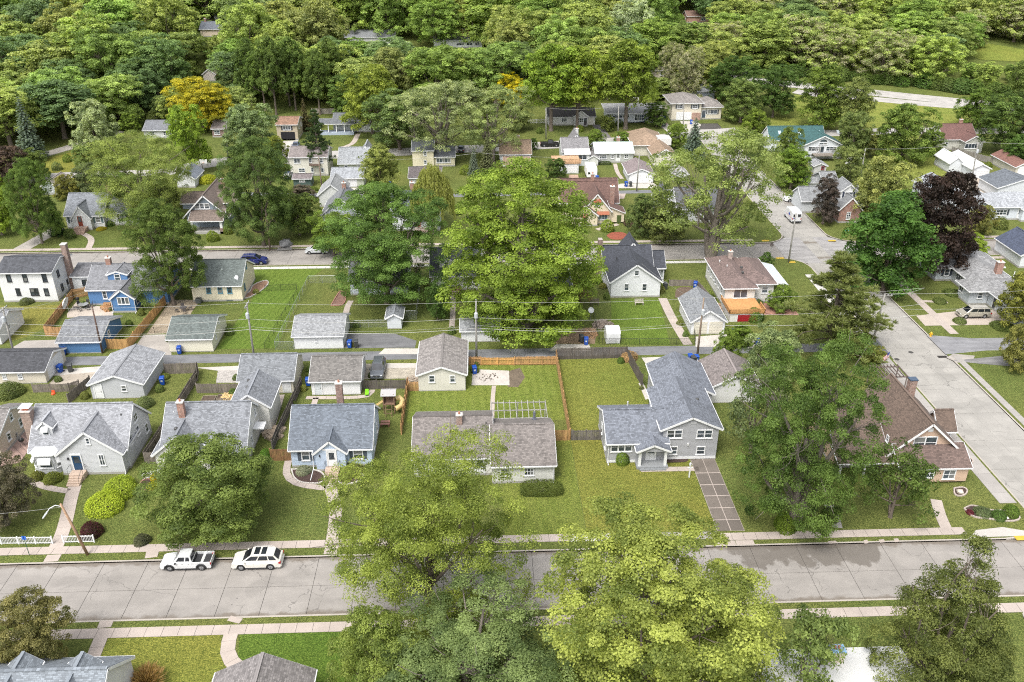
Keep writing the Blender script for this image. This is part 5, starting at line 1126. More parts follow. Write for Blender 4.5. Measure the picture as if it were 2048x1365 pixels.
H = simple('cottage', 'slate grey house almost hidden behind the street trees with brick chimney', 648, 722, 457, 9, 3.1, 6.4, 'y', (0.38, 0.41, 0.45), (0.29, 0.3, 0.32), [(.48, 1.8, 1.6, 2)], None, (.5, .75)); H.shed(H.d[0]+1, H.d[1]-1, H.d[2]-2, H.d[2]-.05, 2.6, 3.2, 'S', walls=False)
H = simple('two_storey_house', 'white house with dark blue-grey roof behind the street trees', 786, 880, 462, 8.4, 4.6, 6.9, 'x', (0.595, 0.62, 0.646), (0.14, 0.155, 0.2), [(.2, 3.8, 1.1, 2), (.5, 3.8, 1.1, 2), (.8, 3.8, 1.1, 2), (.3, 1.7, 1.2, 1)], (.55, (0.5, 0.1, 0.08)), (.4, .8)); H.steps(H.d[0]+4.6, H.d[0]+7.2, H.d[2], 4, .9, mat=brick((0.3, 0.17, 0.13)))
# Tudor
x0, x1, y0 = pbx(1172, 1228, 449); H = House('tudor_house', 'cream Tudor-style house with red-brown roof and sweeping front gable', (x0+x1)/2, y0, wall=plain((0.62, 0.54, 0.41), .8, bmp=.2), roof=(0.2, 0.115, 0.095))
H.gable(x0-.8, x1-.8, y0, y0+7, 3.0, 6.5, 'y', .3, .3); xm = (x0+x1)/2-.8; H.shed(x1-.75, x1+2.1, y0+.4, y0+4, 2.3, 3.5, 'E'); H.gable(x0-3.0, x0+2.2, y0-1.0, y0+2.5, 2.3, 4.4, 'y', .2, .2); H.gable(x0-5, x1+1.5, y0+5, y0+12.5, 3.2, 6.4, 'x'); H.gable(x0-6, x1+2.4, y0+12.6, y0+17, 3, 5.2, 'x')
H.win('S', xm, y0, 4.5, 1.0, 1.1, gl=glass((0.12, 0.16, 0.19))); H.win('S', xm+1.3, y0, 1.7, 2.0, 1.5, 3, 1, gl=glass((0.12, 0.16, 0.19))); awning(H, 'S', xm, y0, 4.9, 1.5, (0.3, 0.06, 0.03), .5, .5); awning(H, 'S', xm+1.3, y0, 2.3, 2.6, (0.3, 0.1, 0.05), .6, .5); awning(H, 'S', x0-.6, y0-1, 2.2, 1.6, (0.25, 0.09, 0.06), .6, .4)
H.door('S', x0-.5, y0-1.0, .35, 1.0, 2.0, (0.06, 0.03, 0.02)); H.chimney(x1-.2, y0+3.4, .9, .9, 3, 7.0, brick((0.26, 0.12, 0.09))); H.box('arch_opening', x1+.6, x1+1.5, y0+.37, y0+.395, .1, 1.8, plain((0.07, 0.1, 0.03))); H.chimney(xm, y0+9, .7, .7, 6, 8.0)
H = simple('cottage', 'white house with grey roof behind the tall cottonwood', 1352, 1440, 446, 8.4, 3.2, 6.2, 'x', (0.595, 0.612, 0.629), (0.16, 0.165, 0.18), [(.2, 1.8, 1, 1), (.75, 1.8, 1, 1)]); H.gable(H.d[0]-3, H.d[0]-.05, H.d[2]+5, H.d[2]+11, 3.0, 5.2, 'y')
H = simple('brick_house', 'red brick house with grey gables behind the dark street maple', 1672, 1718, 441, 8.5, 3.2, 6.4, 'x', brick((0.2, 0.075, 0.055)), (0.32, 0.33, 0.34), [(.75, 1.8, 1.2, 2)], (.2, WHITE)); x0, x1, y0, y1 = H.d
H.gable(x0-.3, x0+4.2, y0-1.6, y0+5, 3.0, 5.4, 'y', .3, .2, wall=brick((0.24, 0.09, 0.065))); H.win('S', x0+1.7, y0-1.6, 1.6, .9, 1.6, 2, 3); H.gable(x0+.5, x0+4.0, y0+1.2, y0+6, 6.0, 7.4, 'y', .25, .2, wall=WHITE, z0=3, found=False); H.win('S', x0+2.2, y0+1.2, 5.2, 1.8, 1.2, 2, 2, shutter=(0.04, 0.05, 0.08)); H.gable(x0-6, x0-.35, y0+5, y0+11, 2.8, 4.8, 'x', wall=(0.5, 0.52, 0.54))
# right-hand white ranch group
H = simple('ranch_house', 'white ranch house with pale grey hip roof and bay window at right edge', 1982, 2110, 440, 8.5, 2.9, 4.8, 'x', (0.56, 0.59, 0.64), (0.47, 0.49, 0.52), [(.12, 1.7, 2.4, 3), (.75, 1.7, 1.1, 1)], (.42, WHITE), shutter=(0.05, 0.06, 0.07), hip=True); x0, x1, y0, y1 = H.d
H.hip(x0-6.5, x0+2, y0+3.5, y0+11, 2.8, 4.4, .4); H.win('S', x0-4.5, y0+3.5, 1.6, 2.4, 1.3, 3, 2); H.win('S', x0-1.4, y0+3.5, 1.7, 1.0, 1.0, 2, 1); H.gable(x0+5.5, x0+8.5, y0-1.2, y0+2, 2.7, 3.7, 'y', .2, .2)
H = simple('cottage', 'pale grey two-part house beside the purple-leaved tree', 1888, 1928, 440, 9, 3.0, 5.2, 'y', (0.51, 0.535, 0.57), (0.36, 0.37, 0.38), [(.6, 1.8, .9, 1)]); H.gable(H.d[0]+.5, H.d[1]+3.5, H.d[2]+9.05, H.d[2]+17, 3.4, 5.0, 'y', wall=(0.527, 0.552, 0.586), roof=(0.5, 0.53, 0.57)); H.win('S', H.d[1]+1.2, H.d[2]+9.05, 1.9, .8, 1.0)
H = simple('garage', 'white garage with slate roof beside the ranch at right edge', 1990, 2085, 398, 8, 2.6, 4.4, 'y', (0.595, 0.612, 0.637), (0.19, 0.21, 0.24), cat='garage', pipes=0)
H = simple('garage', 'long white garage with bright metal roof on the gravel yard', 1940, 1976, 357, 12, 2.8, 4.2, 'y', (0.595, 0.612, 0.637), plain((0.629, 0.637, 0.646), .45), cat='garage', pipes=0); H.garage_door('S', H.d[0]+2.6, H.d[2], .1, 2.6, 2.1); H.gable(H.d[0]-3.2, H.d[0]-.03, H.d[2]+4.5, H.d[2]+12, 2.6, 3.9, 'y', roof=plain((0.629, 0.637, 0.646), .45))
H = simple('garage', 'beige garage with red-brown roof at the right edge', 2028, 2062, 352, 11, 2.6, 4.0, 'y', (0.48, 0.46, 0.39), (0.3, 0.15, 0.12), cat='garage', pipes=0); H.garage_door('S', (H.d[0]+H.d[1])/2, H.d[2], .1, 2.8, 2.1)
H = simple('cottage', 'grey-beige house with dark red roof beside the sloping meadow', 1882, 1948, 300, 8.5, 3.4, 7.0, 'x', (0.48, 0.47, 0.42), (0.22, 0.115, 0.1), [(.12, 1.8, .8, 1)], None, (.7, .55)); H.gable(H.d[0]+4.5, H.d[1]+.4, H.d[2]-3, H.d[2]+2, 3.0, 4.4, 'y', wall=(0.42, 0.42, 0.38)); H.win('S', H.d[1]-2.6, H.d[2]-3, 1.8, 3.6, 1.3, 4, 1)
# ================= rows along the upper alley =================
H = simple('two_storey_house', 'cream two-storey house with mauve roof and small back balcony', 583, 657, 352, 8, 5.4, 7.4, 'x', (0.58, 0.56, 0.49), (0.3, 0.26, 0.25), [(.2, 4.3, 1.6, 2), (.55, 4.5, .7, 1), (.85, 4.3, .8, 1), (.3, 1.6, 1.6, 2), (.58, 1.7, .7, 1), (.85, 1.6, .8, 1)]); x0, x1, y0, y1 = H.d
H.box('balcony', x1-4.2, x1-1.6, y0-1.3, y0-.02, 2.8, 2.95, wood((0.12, 0.08, 0.06))); H.rail([(x1-4.2, y0, 2.95), (x1-4.2, y0-1.3, 2.95), (x1-1.6, y0-1.3, 2.95), (x1-1.6, y0, 2.95)], .9, bal=1)
H = simple('shed', 'dark green garden shed with mauve lean-to roof behind clipped hedge', 588, 623, 374, 3.6, 2.3, 3.0, 'x', (0.07, 0.11, 0.1), (0.26, 0.22, 0.22), [(.5, 1.6, 1.4, 2)], cat='shed', wh=.5, pipes=0, base=.1)
H = simple('cottage', 'sage green house with pale grey roof and white back gable', 679, 737, 347, 8, 3.0, 6.4, 'x', (0.4, 0.43, 0.33), (0.4, 0.42, 0.44), [(.25, 1.7, .9, 1), (.7, 1.7, .9, 1)]); H.gable(H.d[0]+4, H.d[0]+8.5, H.d[2]+4, H.d[2]+9.5, 2.6, 5.6, 'y')
H = simple('garage', 'sage garage with pale roof and wide white door on upper alley', 664, 728, 375, 7, 2.6, 4.4, 'x', (0.42, 0.45, 0.37), (0.42, 0.44, 0.47), cat='garage', pipes=0); H.garage_door('S', (H.d[0]+H.d[1])/2-.3, H.d[2], .1, 4.8, 2.2, cols=6)
H = simple('garage', 'small pale gabled garage with chimney behind the street trees', 640, 690, 414, 8, 2.8, 5.0, 'y', (0.561, 0.57, 0.561), (0.44, 0.45, 0.46), cat='garage')
H = simple('garage', 'white double garage with dark mauve roof on upper alley', 819, 882, 374, 7, 2.6, 4.4, 'x', WHITE, (0.17, 0.145, 0.145), cat='garage', pipes=0); H.garage_door('S', H.d[0]+3.6, H.d[2], .1, 5.0, 2.2, cols=6)
H = simple('two_storey_house', 'pale yellow two-storey house with dark roof among silver maples', 826, 868, 335, 7.5, 5.0, 7.0, 'x', (0.6, 0.55, 0.4), (0.1, 0.11, 0.125), [(.6, 4.0, .8, 1), (.6, 1.5, .8, 1)]); H.gable(H.d[1]+.03, H.d[1]+5.2, H.d[2]+.6, H.d[2]+6, 2.6, 4.4, 'x', roof=(0.12, 0.13, 0.15)); H.win('S', H.d[1]+2.4, H.d[2]+.6, 1.5, 3.6, 1.2, 5, 1)
H = simple('cottage', 'white house with terracotta orange roof above the big tree', 1000, 1062, 328, 8, 3.0, 6.0, 'x', (0.561, 0.578, 0.586), (0.38, 0.27, 0.19), [(.2, 1.8, .9, 1), (.7, 1.8, .9, 1)], None, (.6, .5)); H = simple('garage', 'low garage with terracotta roof in front of the orange-roofed house', 1008, 1060, 347, 6, 2.4, 3.8, 'x', (0.5, 0.34, 0.26), (0.38, 0.26, 0.19), cat='garage', pipes=0)
# grey house with sun room, deck and double garage
x0, x1, y0 = pbx(1124, 1176, 327); H = House('cottage', 'grey house with white sun room, tan deck and two garage doors below', (x0+x1)/2, y0, wall=(0.56, 0.58, 0.58), roof=(0.3, 0.29, 0.3)); H.gable(x0, x1, y0, y0+8.6, 3.1, 5.4, 'x'); H.gable(x0+2, x0+6, y0+5, y0+11, 3.1, 6.0, 'y'); H.chimney(x0+4.4, y0+8, .7, .7, 5, 6.8, plain((0.51, 0.51, 0.51)))
H.shed(x0+.6, x0+6.6, y0-2.4, y0-.03, 3.0, 3.5, 'S', roof=plain((0.637, 0.637, 0.629), .5), z0=0); H.win('S', x0+3.8, y0-2.4, 2.2, 4.4, 1.3, 4, 1, frame=TRIM); ga = G(1112, 348); gb = G(1157, 348)
H.box('garage_block', ga[0], gb[0], ga[1], y0-2.43, -.1, 2.5, H.wall); H.box('deck', ga[0]-.8, gb[0]+.5, ga[1]-.3, y0-2.45, 2.51, 2.7, wood((0.45, 0.28, 0.16)))
dm = MB(); n = 44
for i in range(n+1): x = ga[0]-.8 + (gb[0]-ga[0]+1.3)*i/n; dm.box(x-.06, x+.06, ga[1]-.3, ga[1]-.24, 2.7, 3.6)
H.part('deck_railing', dm.bar((ga[0]-.8, ga[1]-.27, 3.64), (gb[0]+.5, ga[1]-.27, 3.64), .12, .08), wood((0.48, 0.3, 0.17)))
w = gb[0]-ga[0]; H.garage_door('S', ga[0]+w*.27, ga[1], .05, w*.4, 2.1); H.garage_door('S', ga[0]+w*.73, ga[1], .05, w*.4, 2.1)
H = simple('ranch_house', 'grey ranch house with light green metal roof and white door', 1190, 1266, 326, 8.2, 3.0, 5.0, 'x', (0.42, 0.43, 0.41), plain((0.4, 0.48, 0.45), .5, var=.15, nscale=.6), [(.17, 1.8, 2.6, 4), (.45, 1.9, .8, 1), (.82, 1.9, 1.0, 2)], (.6, WHITE), (.66, .6), wh=1.2)
H = simple('cottage', 'cream house with orange-brown roof beside the blue spruce', 1307, 1351, 333, 9, 3.0, 5.2, 'y', (0.6, 0.57, 0.48), (0.42, 0.30, 0.21), [(.5, 2.0, .7, 1)]); H.hip(H.d[0]-3.6, H.d[1]-1, H.d[2]+9.05, H.d[2]+22, 3, 5.4, .5); H.box('dormer', H.d[0]+2.6, H.d[1]+.5, H.d[2]+9.1, H.d[2]+13, 2.9, 4.6, smat((0.6, 0.6, 0.58)))
H = simple('garage', 'white garage with mauve roof and wide door on upper alley', 1257, 1306, 367, 9, 2.6, 4.2, 'y', (0.561, 0.578, 0.595), (0.33, 0.27, 0.27), cat='garage', pipes=0); H.garage_door('S', (H.d[0]+H.d[1])/2, H.d[2], .1, 5.0, 2.2, cols=6)
H = simple('shed', 'small white gabled shed behind the cottonwood crown', 1347, 1374, 365, 5, 2.3, 3.8, 'y', (0.561, 0.57, 0.561), (0.5, 0.48, 0.47), cat='shed', pipes=0)
H = simple('shed', 'tiny grey-roofed hut behind the white camper', 1176, 1196, 332, 3.4, 2.2, 3.2, 'y', (0.6, 0.6, 0.57), (0.34, 0.32, 0.31), cat='shed', pipes=0)
# row along the upper street
H = simple('cottage', 'small grey-roofed house between the silver bush tree and the wood', 290, 347, 278, 8, 2.8, 4.9, 'x', (0.55, 0.56, 0.55), (0.25, 0.26, 0.29), [(.3, 1.7, 1.2, 2), (.75, 1.7, 1.2, 2)])
H = simple('brick_house', 'dark brick house under the golden tree', 426, 450, 275, 8, 2.8, 4.6, 'x', brick((0.17, 0.09, 0.075)), (0.2, 0.17, 0.16), [(.4, 1.6, 1.6, 2)])
H = simple('two_storey_house', 'tan house with orange roof over an open dark garage', 556, 597, 281, 8, 5.0, 6.6, 'x', (0.42, 0.36, 0.27), (0.36, 0.21, 0.14), [(.5, 3.9, 2.2, 3)], shutter=(0.05, 0.05, 0.06)); H.box('garage_shade_panel', H.d[0]+1.0, H.d[1]-.8, H.d[2]-.03, H.d[2]-.001, .05, 2.3, plain((0.015, 0.015, 0.018), .9))  # near-black panel on the wall paints the shade inside the open garage
H = simple('ranch_house', 'long grey-roofed ranch with white columned porch and curved path', 668, 764, 265, 8, 3.2, 5.4, 'x', (0.52, 0.54, 0.53), (0.19, 0.2, 0.215), [(.5, 1.9, 1.0, 1), (.85, 1.9, 1.0, 1)], shutter=(0.04, 0.045, 0.06)); H.shed(H.d[0]-3.5, H.d[0]+6, H.d[2]-2.6, H.d[2]-.05, 3.0, 3.7, 'S', walls=False, roof=(0.19, 0.2, 0.215))
for k in range(5): x = H.d[0]-3.2 + k*2.2; H.box('porch_column', x-.12, x+.12, H.d[2]-2.5, H.d[2]-2.26, 0, 3.0, TRIM)
H.box('porch_floor', H.d[0]-3.4, H.d[0]+5.9, H.d[2]-2.6, H.d[2]-.06, -.1, .7, plain((0.35, 0.4, 0.48)))
H = simple('ranch_house', 'white ranch house with black roof behind two tall trunks', 1096, 1190, 251, 8.5, 2.9, 4.9, 'x', (0.527, 0.527, 0.51), (0.06, 0.055, 0.055), [(.06, 1.8, 1, 2), (.34, 1.8, 1.6, 3)]); x0, x1, y0, y1 = H.d; H.gable(x0+(x1-x0)*.55, x0+(x1-x0)*.83, y0-1.2, y0+4, 2.9, 4.4, 'y', .3, .3, roof=(0.06, 0.055, 0.055)); H.win('S', x0+(x1-x0)*.66, y0-1.2, 1.7, 2.4, 1.4, 4, 2); H.door('S', x0+(x1-x0)*.78, y0-1.2, .35, .9, 2, (0.05, 0.04, 0.05)); H.garage_door('S', x1-1.8, y0, .1, 2.8, 2.2, (0.55, 0.53, 0.47))
x0, x1, y0 = pbx(1216, 1326, 247); H = House('ranch_house', 'pale flat-roofed ranch house with weathered grey roof', (x0+x1)/2, y0, wall=(0.48, 0.51, 0.55), roof=soil((0.22, 0.22, 0.225))); H.shed(x0, x1, y0, y0+10, 3.0, 3.3, 'S', oh=.8); H.win('S', x0+3.6, y0, 2.0, 5.0, .9, 5, 1); H.win('S', x0+9, y0, 1.7, 2.8, 1.8, 4, 2); H.door('S', x0+11.8, y0, .35); H.garage_door('S', x1-2.6, y0, .1, 4.2, 2.2); H.box('window', x1-6.9, x1-5.2, y0-.05, y0-.001, .4, 2.4, glass((0.1, 0.13, 0.17)))
x0, x1, y0 = pbx(1341, 1442, 240); H = House('split_level_house', 'cream split-level house with taupe hip roofs on the upper street', (x0+x1)/2, y0, wall=(0.6, 0.55, 0.45), roof=(0.33, 0.3, 0.28)); xm = x0+(x1-x0)*.58; H.hip(x0, xm, y0-.6, y0+10.5, 5.0, 6.9, .6); H.hip(xm+.03, x1, y0+.4, y0+9.5, 3.6, 5.6, .6)
for f, z, w, n in ((.15, 4.0, 1.6, 2), (.45, 4.0, 1.6, 2)): H.win('S', x0+(x1-x0)*f, y0-.6, z, w, 1.2, n, 2, shutter=(0.09, 0.1, 0.11))
H.win('S', x0+(x1-x0)*.82, y0+.4, 2.2, 3.0, 1.3, 3, 1, shutter=(0.09, 0.1, 0.11)); H.door('S', xm+1.1, y0+.4, .5, 1, 2.1, (0.05, 0.07, 0.1)); H.garage_door('S', x0+3.6, y0-.6, .1, 4.2, 2.2); H.box('foundation', xm-2.6, xm-.1, y0-.75, y0-.63, 0, 2.2, brick((0.33, 0.17, 0.12)))
# white house with teal roof
x0, x1, y0 = pbx(1601, 1682, 318); H = House('gabled_house', 'white house with teal roof, arched gable window and back deck', (x0+x1)/2, y0, wall=(0.595, 0.62, 0.646), roof=(0.055, 0.15, 0.15)); H.gable(x0, x1, y0, y0+7, 3.5, 5.9, 'y', .5, .4); H.gable(x0-6.5, x1-2.4, y0+6.5, y0+13, 3.4, 6.0, 'x'); xm = (x0+x1)/2
arch = [(xm+1.1*math.cos(R(a)), 4.35+.8*math.sin(R(a))) for a in range(0, 181, 20)]; H.part('arched_window', MB().pris_y(arch, y0-.06, y0-.01), TRIM); arch2 = [(xm+.9*math.cos(R(a)), 4.42+.62*math.sin(R(a))) for a in range(0, 181, 20)]; H.part('pane', MB().pris_y(arch2, y0-.08, y0-.061), glass())
H.win('S', xm, y0, 3.9, 2.2, .6, 2, 1); H.win('S', x0+2.9, y0, 2.6, 2.8, 1.2, 3, 2); H.win('S', x1-2.9, y0, 2.6, 2.8, 1.2, 3, 2); H.win('S', xm-.5, y0, 2.4, 2.0, 1.8, 2, 1); H.win('S', x0+2.4, y0, .9, 1.8, .8, 2, 1); H.win('S', x1-2.6, y0, .9, 1.8, .8, 2, 1)
H.box('deck', xm-2.6, xm+2.6, y0-2.6, y0-.04, 1.35, 1.5, wood((0.22, 0.19, 0.16))); H.rail([(xm-2.6, y0-2.6, 1.5), (xm+2.6, y0-2.6, 1.5), (xm+2.6, y0-.1, 1.5)], .9, (0.1, 0.1, 0.1), 1); 
for k in range(4): a = x0-4+k*5.2; H.part('skylight', MB().slab([(a, y0+7.6, 4.5), (a+.7, y0+7.6, 4.5), (a+.7, y0+8.5, 5.22), (a, y0+8.5, 5.22)], .06), glass((0.4, 0.5, 0.6)), H.lastroof)
H = simple('shed', 'small pale garden shed with red-framed window before the teal-roofed house', 1627, 1651, 347, 4, 2.2, 3.0, 'y', (0.51, 0.51, 0.51), (0.42, 0.43, 0.44), cat='shed', pipes=0, base=.1); H.win('S', (H.d[0]+H.d[1])/2+.6, H.d[2], 1.3, .8, .9, 2, 2, frame=plain((0.25, 0.04, 0.05)))
H = simple('shed', 'low white shed row behind the white parked car', 1612, 1640, 381, 4, 2.2, 3.0, 'x', WHITE, (0.4, 0.41, 0.42), cat='shed', pipes=0, base=.1); H = simple('garage', 'grey garage left of the brick house', 1643, 1672, 386, 6, 2.6, 4.0, 'x', (0.5, 0.52, 0.54), (0.33, 0.34, 0.35), cat='garage', pipes=0)
# ================= roofs in the wood =================
H = simple('ranch_house', 'long white ranch house with red chimney alone in the wood', 868, 964, 97, 9, 3.2, 5.2, 'x', (0.612, 0.62, 0.62), (0.2, 0.21, 0.23), [(.55, 1.8, 3, 3), (.74, 1.8, 2.2, 2), (.9, 1.8, 1.6, 2), (.2, 1.8, 2, 2)], None, None); H.chimney(H.d[0]+(H.d[1]-H.d[0])*.66, H.d[2]+3, 2.6, 1, 3.5, 6.4, brick((0.34, 0.1, 0.05)), pots=0)
H = simple('ranch_house', 'long grey roof showing above the trees left of the white ranch', 686, 790, 90, 9, 3.2, 5.6, 'x', (0.5, 0.5, 0.5), (0.3, 0.31, 0.33)); H = simple('ranch_house', 'pinkish-brown ranch house in a clearing near the top of the wood', 1373, 1420, 46, 8, 2.9, 4.9, 'x', (0.42, 0.25, 0.2), (0.32, 0.2, 0.16), [(.7, 1.7, 2, 2)])
H = simple('cottage', 'white gable end peeking from the wood near the top edge', 430, 462, 42, 8, 3.4, 6.2, 'x', (0.561, 0.561, 0.578), (0.3, 0.32, 0.35)); H = simple('cottage', 'slate roof with chimney peeking from the wood at upper left', 402, 452, 74, 8, 3.2, 6.0, 'x', (0.6, 0.5, 0.4), (0.2, 0.22, 0.26), chim=(.15, .5))
H = simple('cottage', 'pale house half hidden behind trees at upper left', 150, 235, 118, 9, 3.0, 5.2, 'x', (0.62, 0.6, 0.56), (0.42, 0.43, 0.45)); H = simple('cottage', 'house with tan roof hidden in the flowering trees', 1290, 1345, 158, 9, 3.2, 5.8, 'x', (0.56, 0.5, 0.42), (0.4, 0.35, 0.31), [(.6, 1.8, 1.2, 2)])
H = simple('cottage', 'mauve-roofed house low in the wood above the golden tree', 408, 432, 163, 7, 2.8, 4.8, 'y', (0.5, 0.45, 0.42), (0.34, 0.26, 0.24)); H = simple('outbuilding', 'blue-grey outbuilding with orange fence behind the cream split-level', 1390, 1428, 200, 7, 3, 4.6, 'x', (0.32, 0.36, 0.42), (0.4, 0.42, 0.45), cat='outbuilding', pipes=0)
H = simple('cottage', 'white house with dark roof at the right edge of the back street', 2036, 2110, 536, 8.6, 2.6, 4.6, 'y', (0.595, 0.612, 0.637), (0.07, 0.085, 0.13)); H = simple('house', 'tan house corner beside the brick patio at the left edge', -30, 5, 917, 8, 2.8, 4.6, 'x', (0.5, 0.43, 0.36), (0.3, 0.28, 0.27))
# ================= trees near the street =================
tree('elm', 862, 1246, 862, 425, (0.098, 0.130, 0.028), 'tall yellow-green elm leaning its crown over the middle of the street')
tree('maple_light', 1290, 1425, 1025, 500, (0.132, 0.156, 0.040), 'big pale yellow-green maple filling the lower middle')
tree('maple_big', 965, 1460, 1185, 400, (0.082, 0.118, 0.045), 'grey-green maple at the bottom edge left of the pale maple')
tree('maple_small', 770, 1440, 1225, 230, (0.088, 0.118, 0.030), 'fresh green leafy tree at the bottom edge below the elm')
tree('sparse', 1600, 1425, 1235, 170, (0.08, 0.108, 0.036), 'thin-leaved young tree in front of the white low roof')
tree('cedar', 1852, 1405, 1068, 335, (0.068, 0.086, 0.026), 'broad brownish-green cedar at the lower right')
tree('maple_small', 75, 1345, 1198, 190, (0.095, 0.098, 0.040), 'brownish small tree by the pavement at the lower left')
tree('maple_small', 15, 1050, 912, 150, (0.105, 0.10, 0.070), 'grey-brown twiggy tree at the left edge before the grey cottage')
tree('maple_small', 428, 1050, 878, 285, (0.066, 0.098, 0.026), 'rounded green street tree above the parked white pickup')
tree('maple_big', 1584, 1050, 700, 262, (0.050, 0.080, 0.020), 'huge old maple with thick grey trunk before the corner house')
tree('sparse', 1780, 1035, 905, 150, (0.048, 0.078, 0.020), 'dark green small tree before the porch of the tan corner house')
tree('sparse', 1500, 905, 740, 130, (0.080, 0.105, 0.05), 'thin greyish tree between the split-level and the huge maple')
# second row and the alley
tree('pine_a', 1655, 702, 524, 228, (0.082, 0.105, 0.036), 'open-branched pine beside the side street')
tree('round_a', 1535, 760, 660, 110, 'grey', 'grey-green tree below the pine at the alley end'); tree('round_b', 1450, 735, 665, 60, 'mid', 'small bush-like tree beside the faded brown garage')
tree('maple_light', 348, 610, 415, 150, (0.050, 0.078, 0.020), 'dark round maple in the yard of the cream house')
tree('maple_light', 775, 605, 385, 250, (0.058, 0.100, 0.026), 'leafy silver maple in front of the pale hidden house')
tree('maple_giant', 1045, 650, 342, 320, (0.096, 0.138, 0.025), 'giant bright green maple in the middle of the picture')
tree('cottonwood', 1420, 516, 262, 275, (0.098, 0.130, 0.042), 'tall open cottonwood with forked grey trunk on the back street')
tree('willow_a', 868, 470, 330, 85, 'wil', 'pale weeping willow left of the giant maple')
tree('round_a', 875, 640, 570, 48, 'dark', 'small dark tree in the back yard of the black-roofed cottage'); tree('round_b', 1000, 640, 590, 70, 'mid', 'low leafy tree under the left side of the giant maple')
tree('round_a', 1105, 640, 570, 90, 'lime', 'low leafy tree under the right side of the giant maple'); tree('sparse', 1160, 610, 560, 60, (0.16, 0.13, 0.06), 'straw-coloured bush beside the charcoal-roofed cottage')
tree('purple', 1765, 582, 408, 175, (0.034, 0.072, 0.016), 'dark green round maple at the side street crossing')
tree('purple', 1858, 545, 362, 150, (0.026, 0.019, 0.016), 'purple-black leaved maple right of the dark green maple')
tree('round_b', 1935, 520, 470, 75, 'lime', 'light green bush tree behind the grey ranch house'); tree('round_a', 2040, 660, 555, 110, 'olive', 'olive pine-like tree at the right edge by the minivan'); tree('round_b', 2035, 740, 640, 80, (0.09, 0.10, 0.03), 'olive tree crown at the right edge below the minivan')
tree('oval_a', 1645, 448, 360, 52, (0.062, 0.055, 0.050), 'purple-grey birch with white stem before the brick house'); tree('round_a', 1690, 370, 300, 60, (0.09, 0.115, 0.04), 'grey-green tree beside the wooden fence')
tree('round_b', 1955, 468, 415, 60, (0.088, 0.098, 0.030), 'small olive lawn tree before the white ranch'); tree('round_b', 1755, 440, 320, 130, (0.125, 0.145, 0.05), 'yellow-green tree behind the dark green maple')
tree('round_b', 1528, 545, 508, 34, 'dark', 'dark bush tree at the crossing corner by the bungalow'); tree('round_b', 1560, 620, 575, 60, 'mid', 'leafy bush tree beside the deck of the bungalow'); tree('round_b', 1480, 690, 650, 55, 'mid', 'green bush between the double garage and the red door')
tree('round_b', 1740, 720, 690, 55, 'olive', 'olive bush at the corner of alley and side street')
# beyond the back street, from the left
tree('maple_light', 85, 487, 330, 95, (0.058, 0.092, 0.022), 'green street maple left of the storybook cottage'); tree('oval_a', 5, 470, 345, 70, 'lime', 'bright green tree at the left edge by the back street')
tree('spruce_b', 117, 470, 388, 40, 'deep', 'narrow dark evergreen beside the storybook cottage'); tree('round_b', 137, 400, 352, 48, 'olive', 'round olive bush tree behind the storybook cottage'); tree('round_a', 185, 392, 330, 60, (0.07, 0.095, 0.045), 'grey-green yard tree behind the storybook cottage')
tree('elm', 300, 450, 275, 215, (0.115, 0.150, 0.045), 'wide willowy pale green tree in the middle left'); tree('spruce_a', 315, 455, 352, 45, (0.075, 0.095, 0.060), 'grey-green spruce, left of the pair behind the dark maple'); tree('spruce_a', 340, 458, 352, 48, (0.075, 0.095, 0.060), 'grey-green spruce, right of the pair behind the dark maple')
tree('maple_light', 528, 492, 292, 150, (0.048, 0.080, 0.024), 'tall dark street tree right of the craftsman bungalow'); tree('round_a', 600, 470, 390, 90, (0.075, 0.110, 0.030), 'leafy tree at the kerb beside the parked pale car'); tree('round_b', 605, 400, 372, 55, (0.085, 0.075, 0.060), 'small reddish-brown tree by the upper alley')
tree('round_a', 668, 510, 430, 95, 'mid', 'tree at the back street kerb above the white garage'); tree('oval_b', 765, 400, 300, 80, (0.105, 0.13, 0.04), 'feathery light tree on the upper alley'); tree('round_a', 800, 440, 378, 80, (0.07, 0.105, 0.03), 'green tree before the dark-roofed white house')
tree('round_b', 1285, 470, 395, 70, (0.055, 0.082, 0.028), 'dark bushy tree right of the Tudor-style house'); tree('round_b', 1330, 480, 405, 90, (0.07, 0.09, 0.03), 'olive bushy tree under the left of the cottonwood'); tree('round_b', 1350, 300, 250, 50, 'mid', 'green tree by the upper street near the white van')
tree('spruce_a', 68, 322, 200, 62, 'blue', 'blue spruce at the upper left lawn'); tree('round_b', 196, 303, 208, 98, 'silver', 'silvery round tree beside the hill lane'); tree('purple', 20, 378, 300, 85, (0.060, 0.045, 0.036), 'reddish-brown tree at the left edge'); tree('round_b', 160, 262, 232, 40, 'mid', 'small tree behind the silvery round tree')
tree('oak_a', 408, 262, 163, 128, 'gold', 'golden yellow tree on the left hillside'); tree('round_a', 385, 345, 220, 82, 'lime', 'bright green rounded tree below the golden tree'); tree('round_a', 508, 325, 217, 110, (0.10, 0.14, 0.07), 'silvery green lawn tree right of the golden tree'); tree('round_b', 262, 262, 228, 45, 'mid', 'small green tree left of the grey-roofed hill house')
tree('pine_a', 640, 345, 228, 62, (0.040, 0.066, 0.030), 'dark pine between the cream two-storey and the hill ranch'); tree('spruce_b', 612, 262, 200, 32, 'brown', 'brownish dying spruce behind the orange-roofed house')
tree('oak_c', 745, 268, 140, 125, (0.095, 0.125, 0.022), 'spreading olive tree behind the columned ranch')
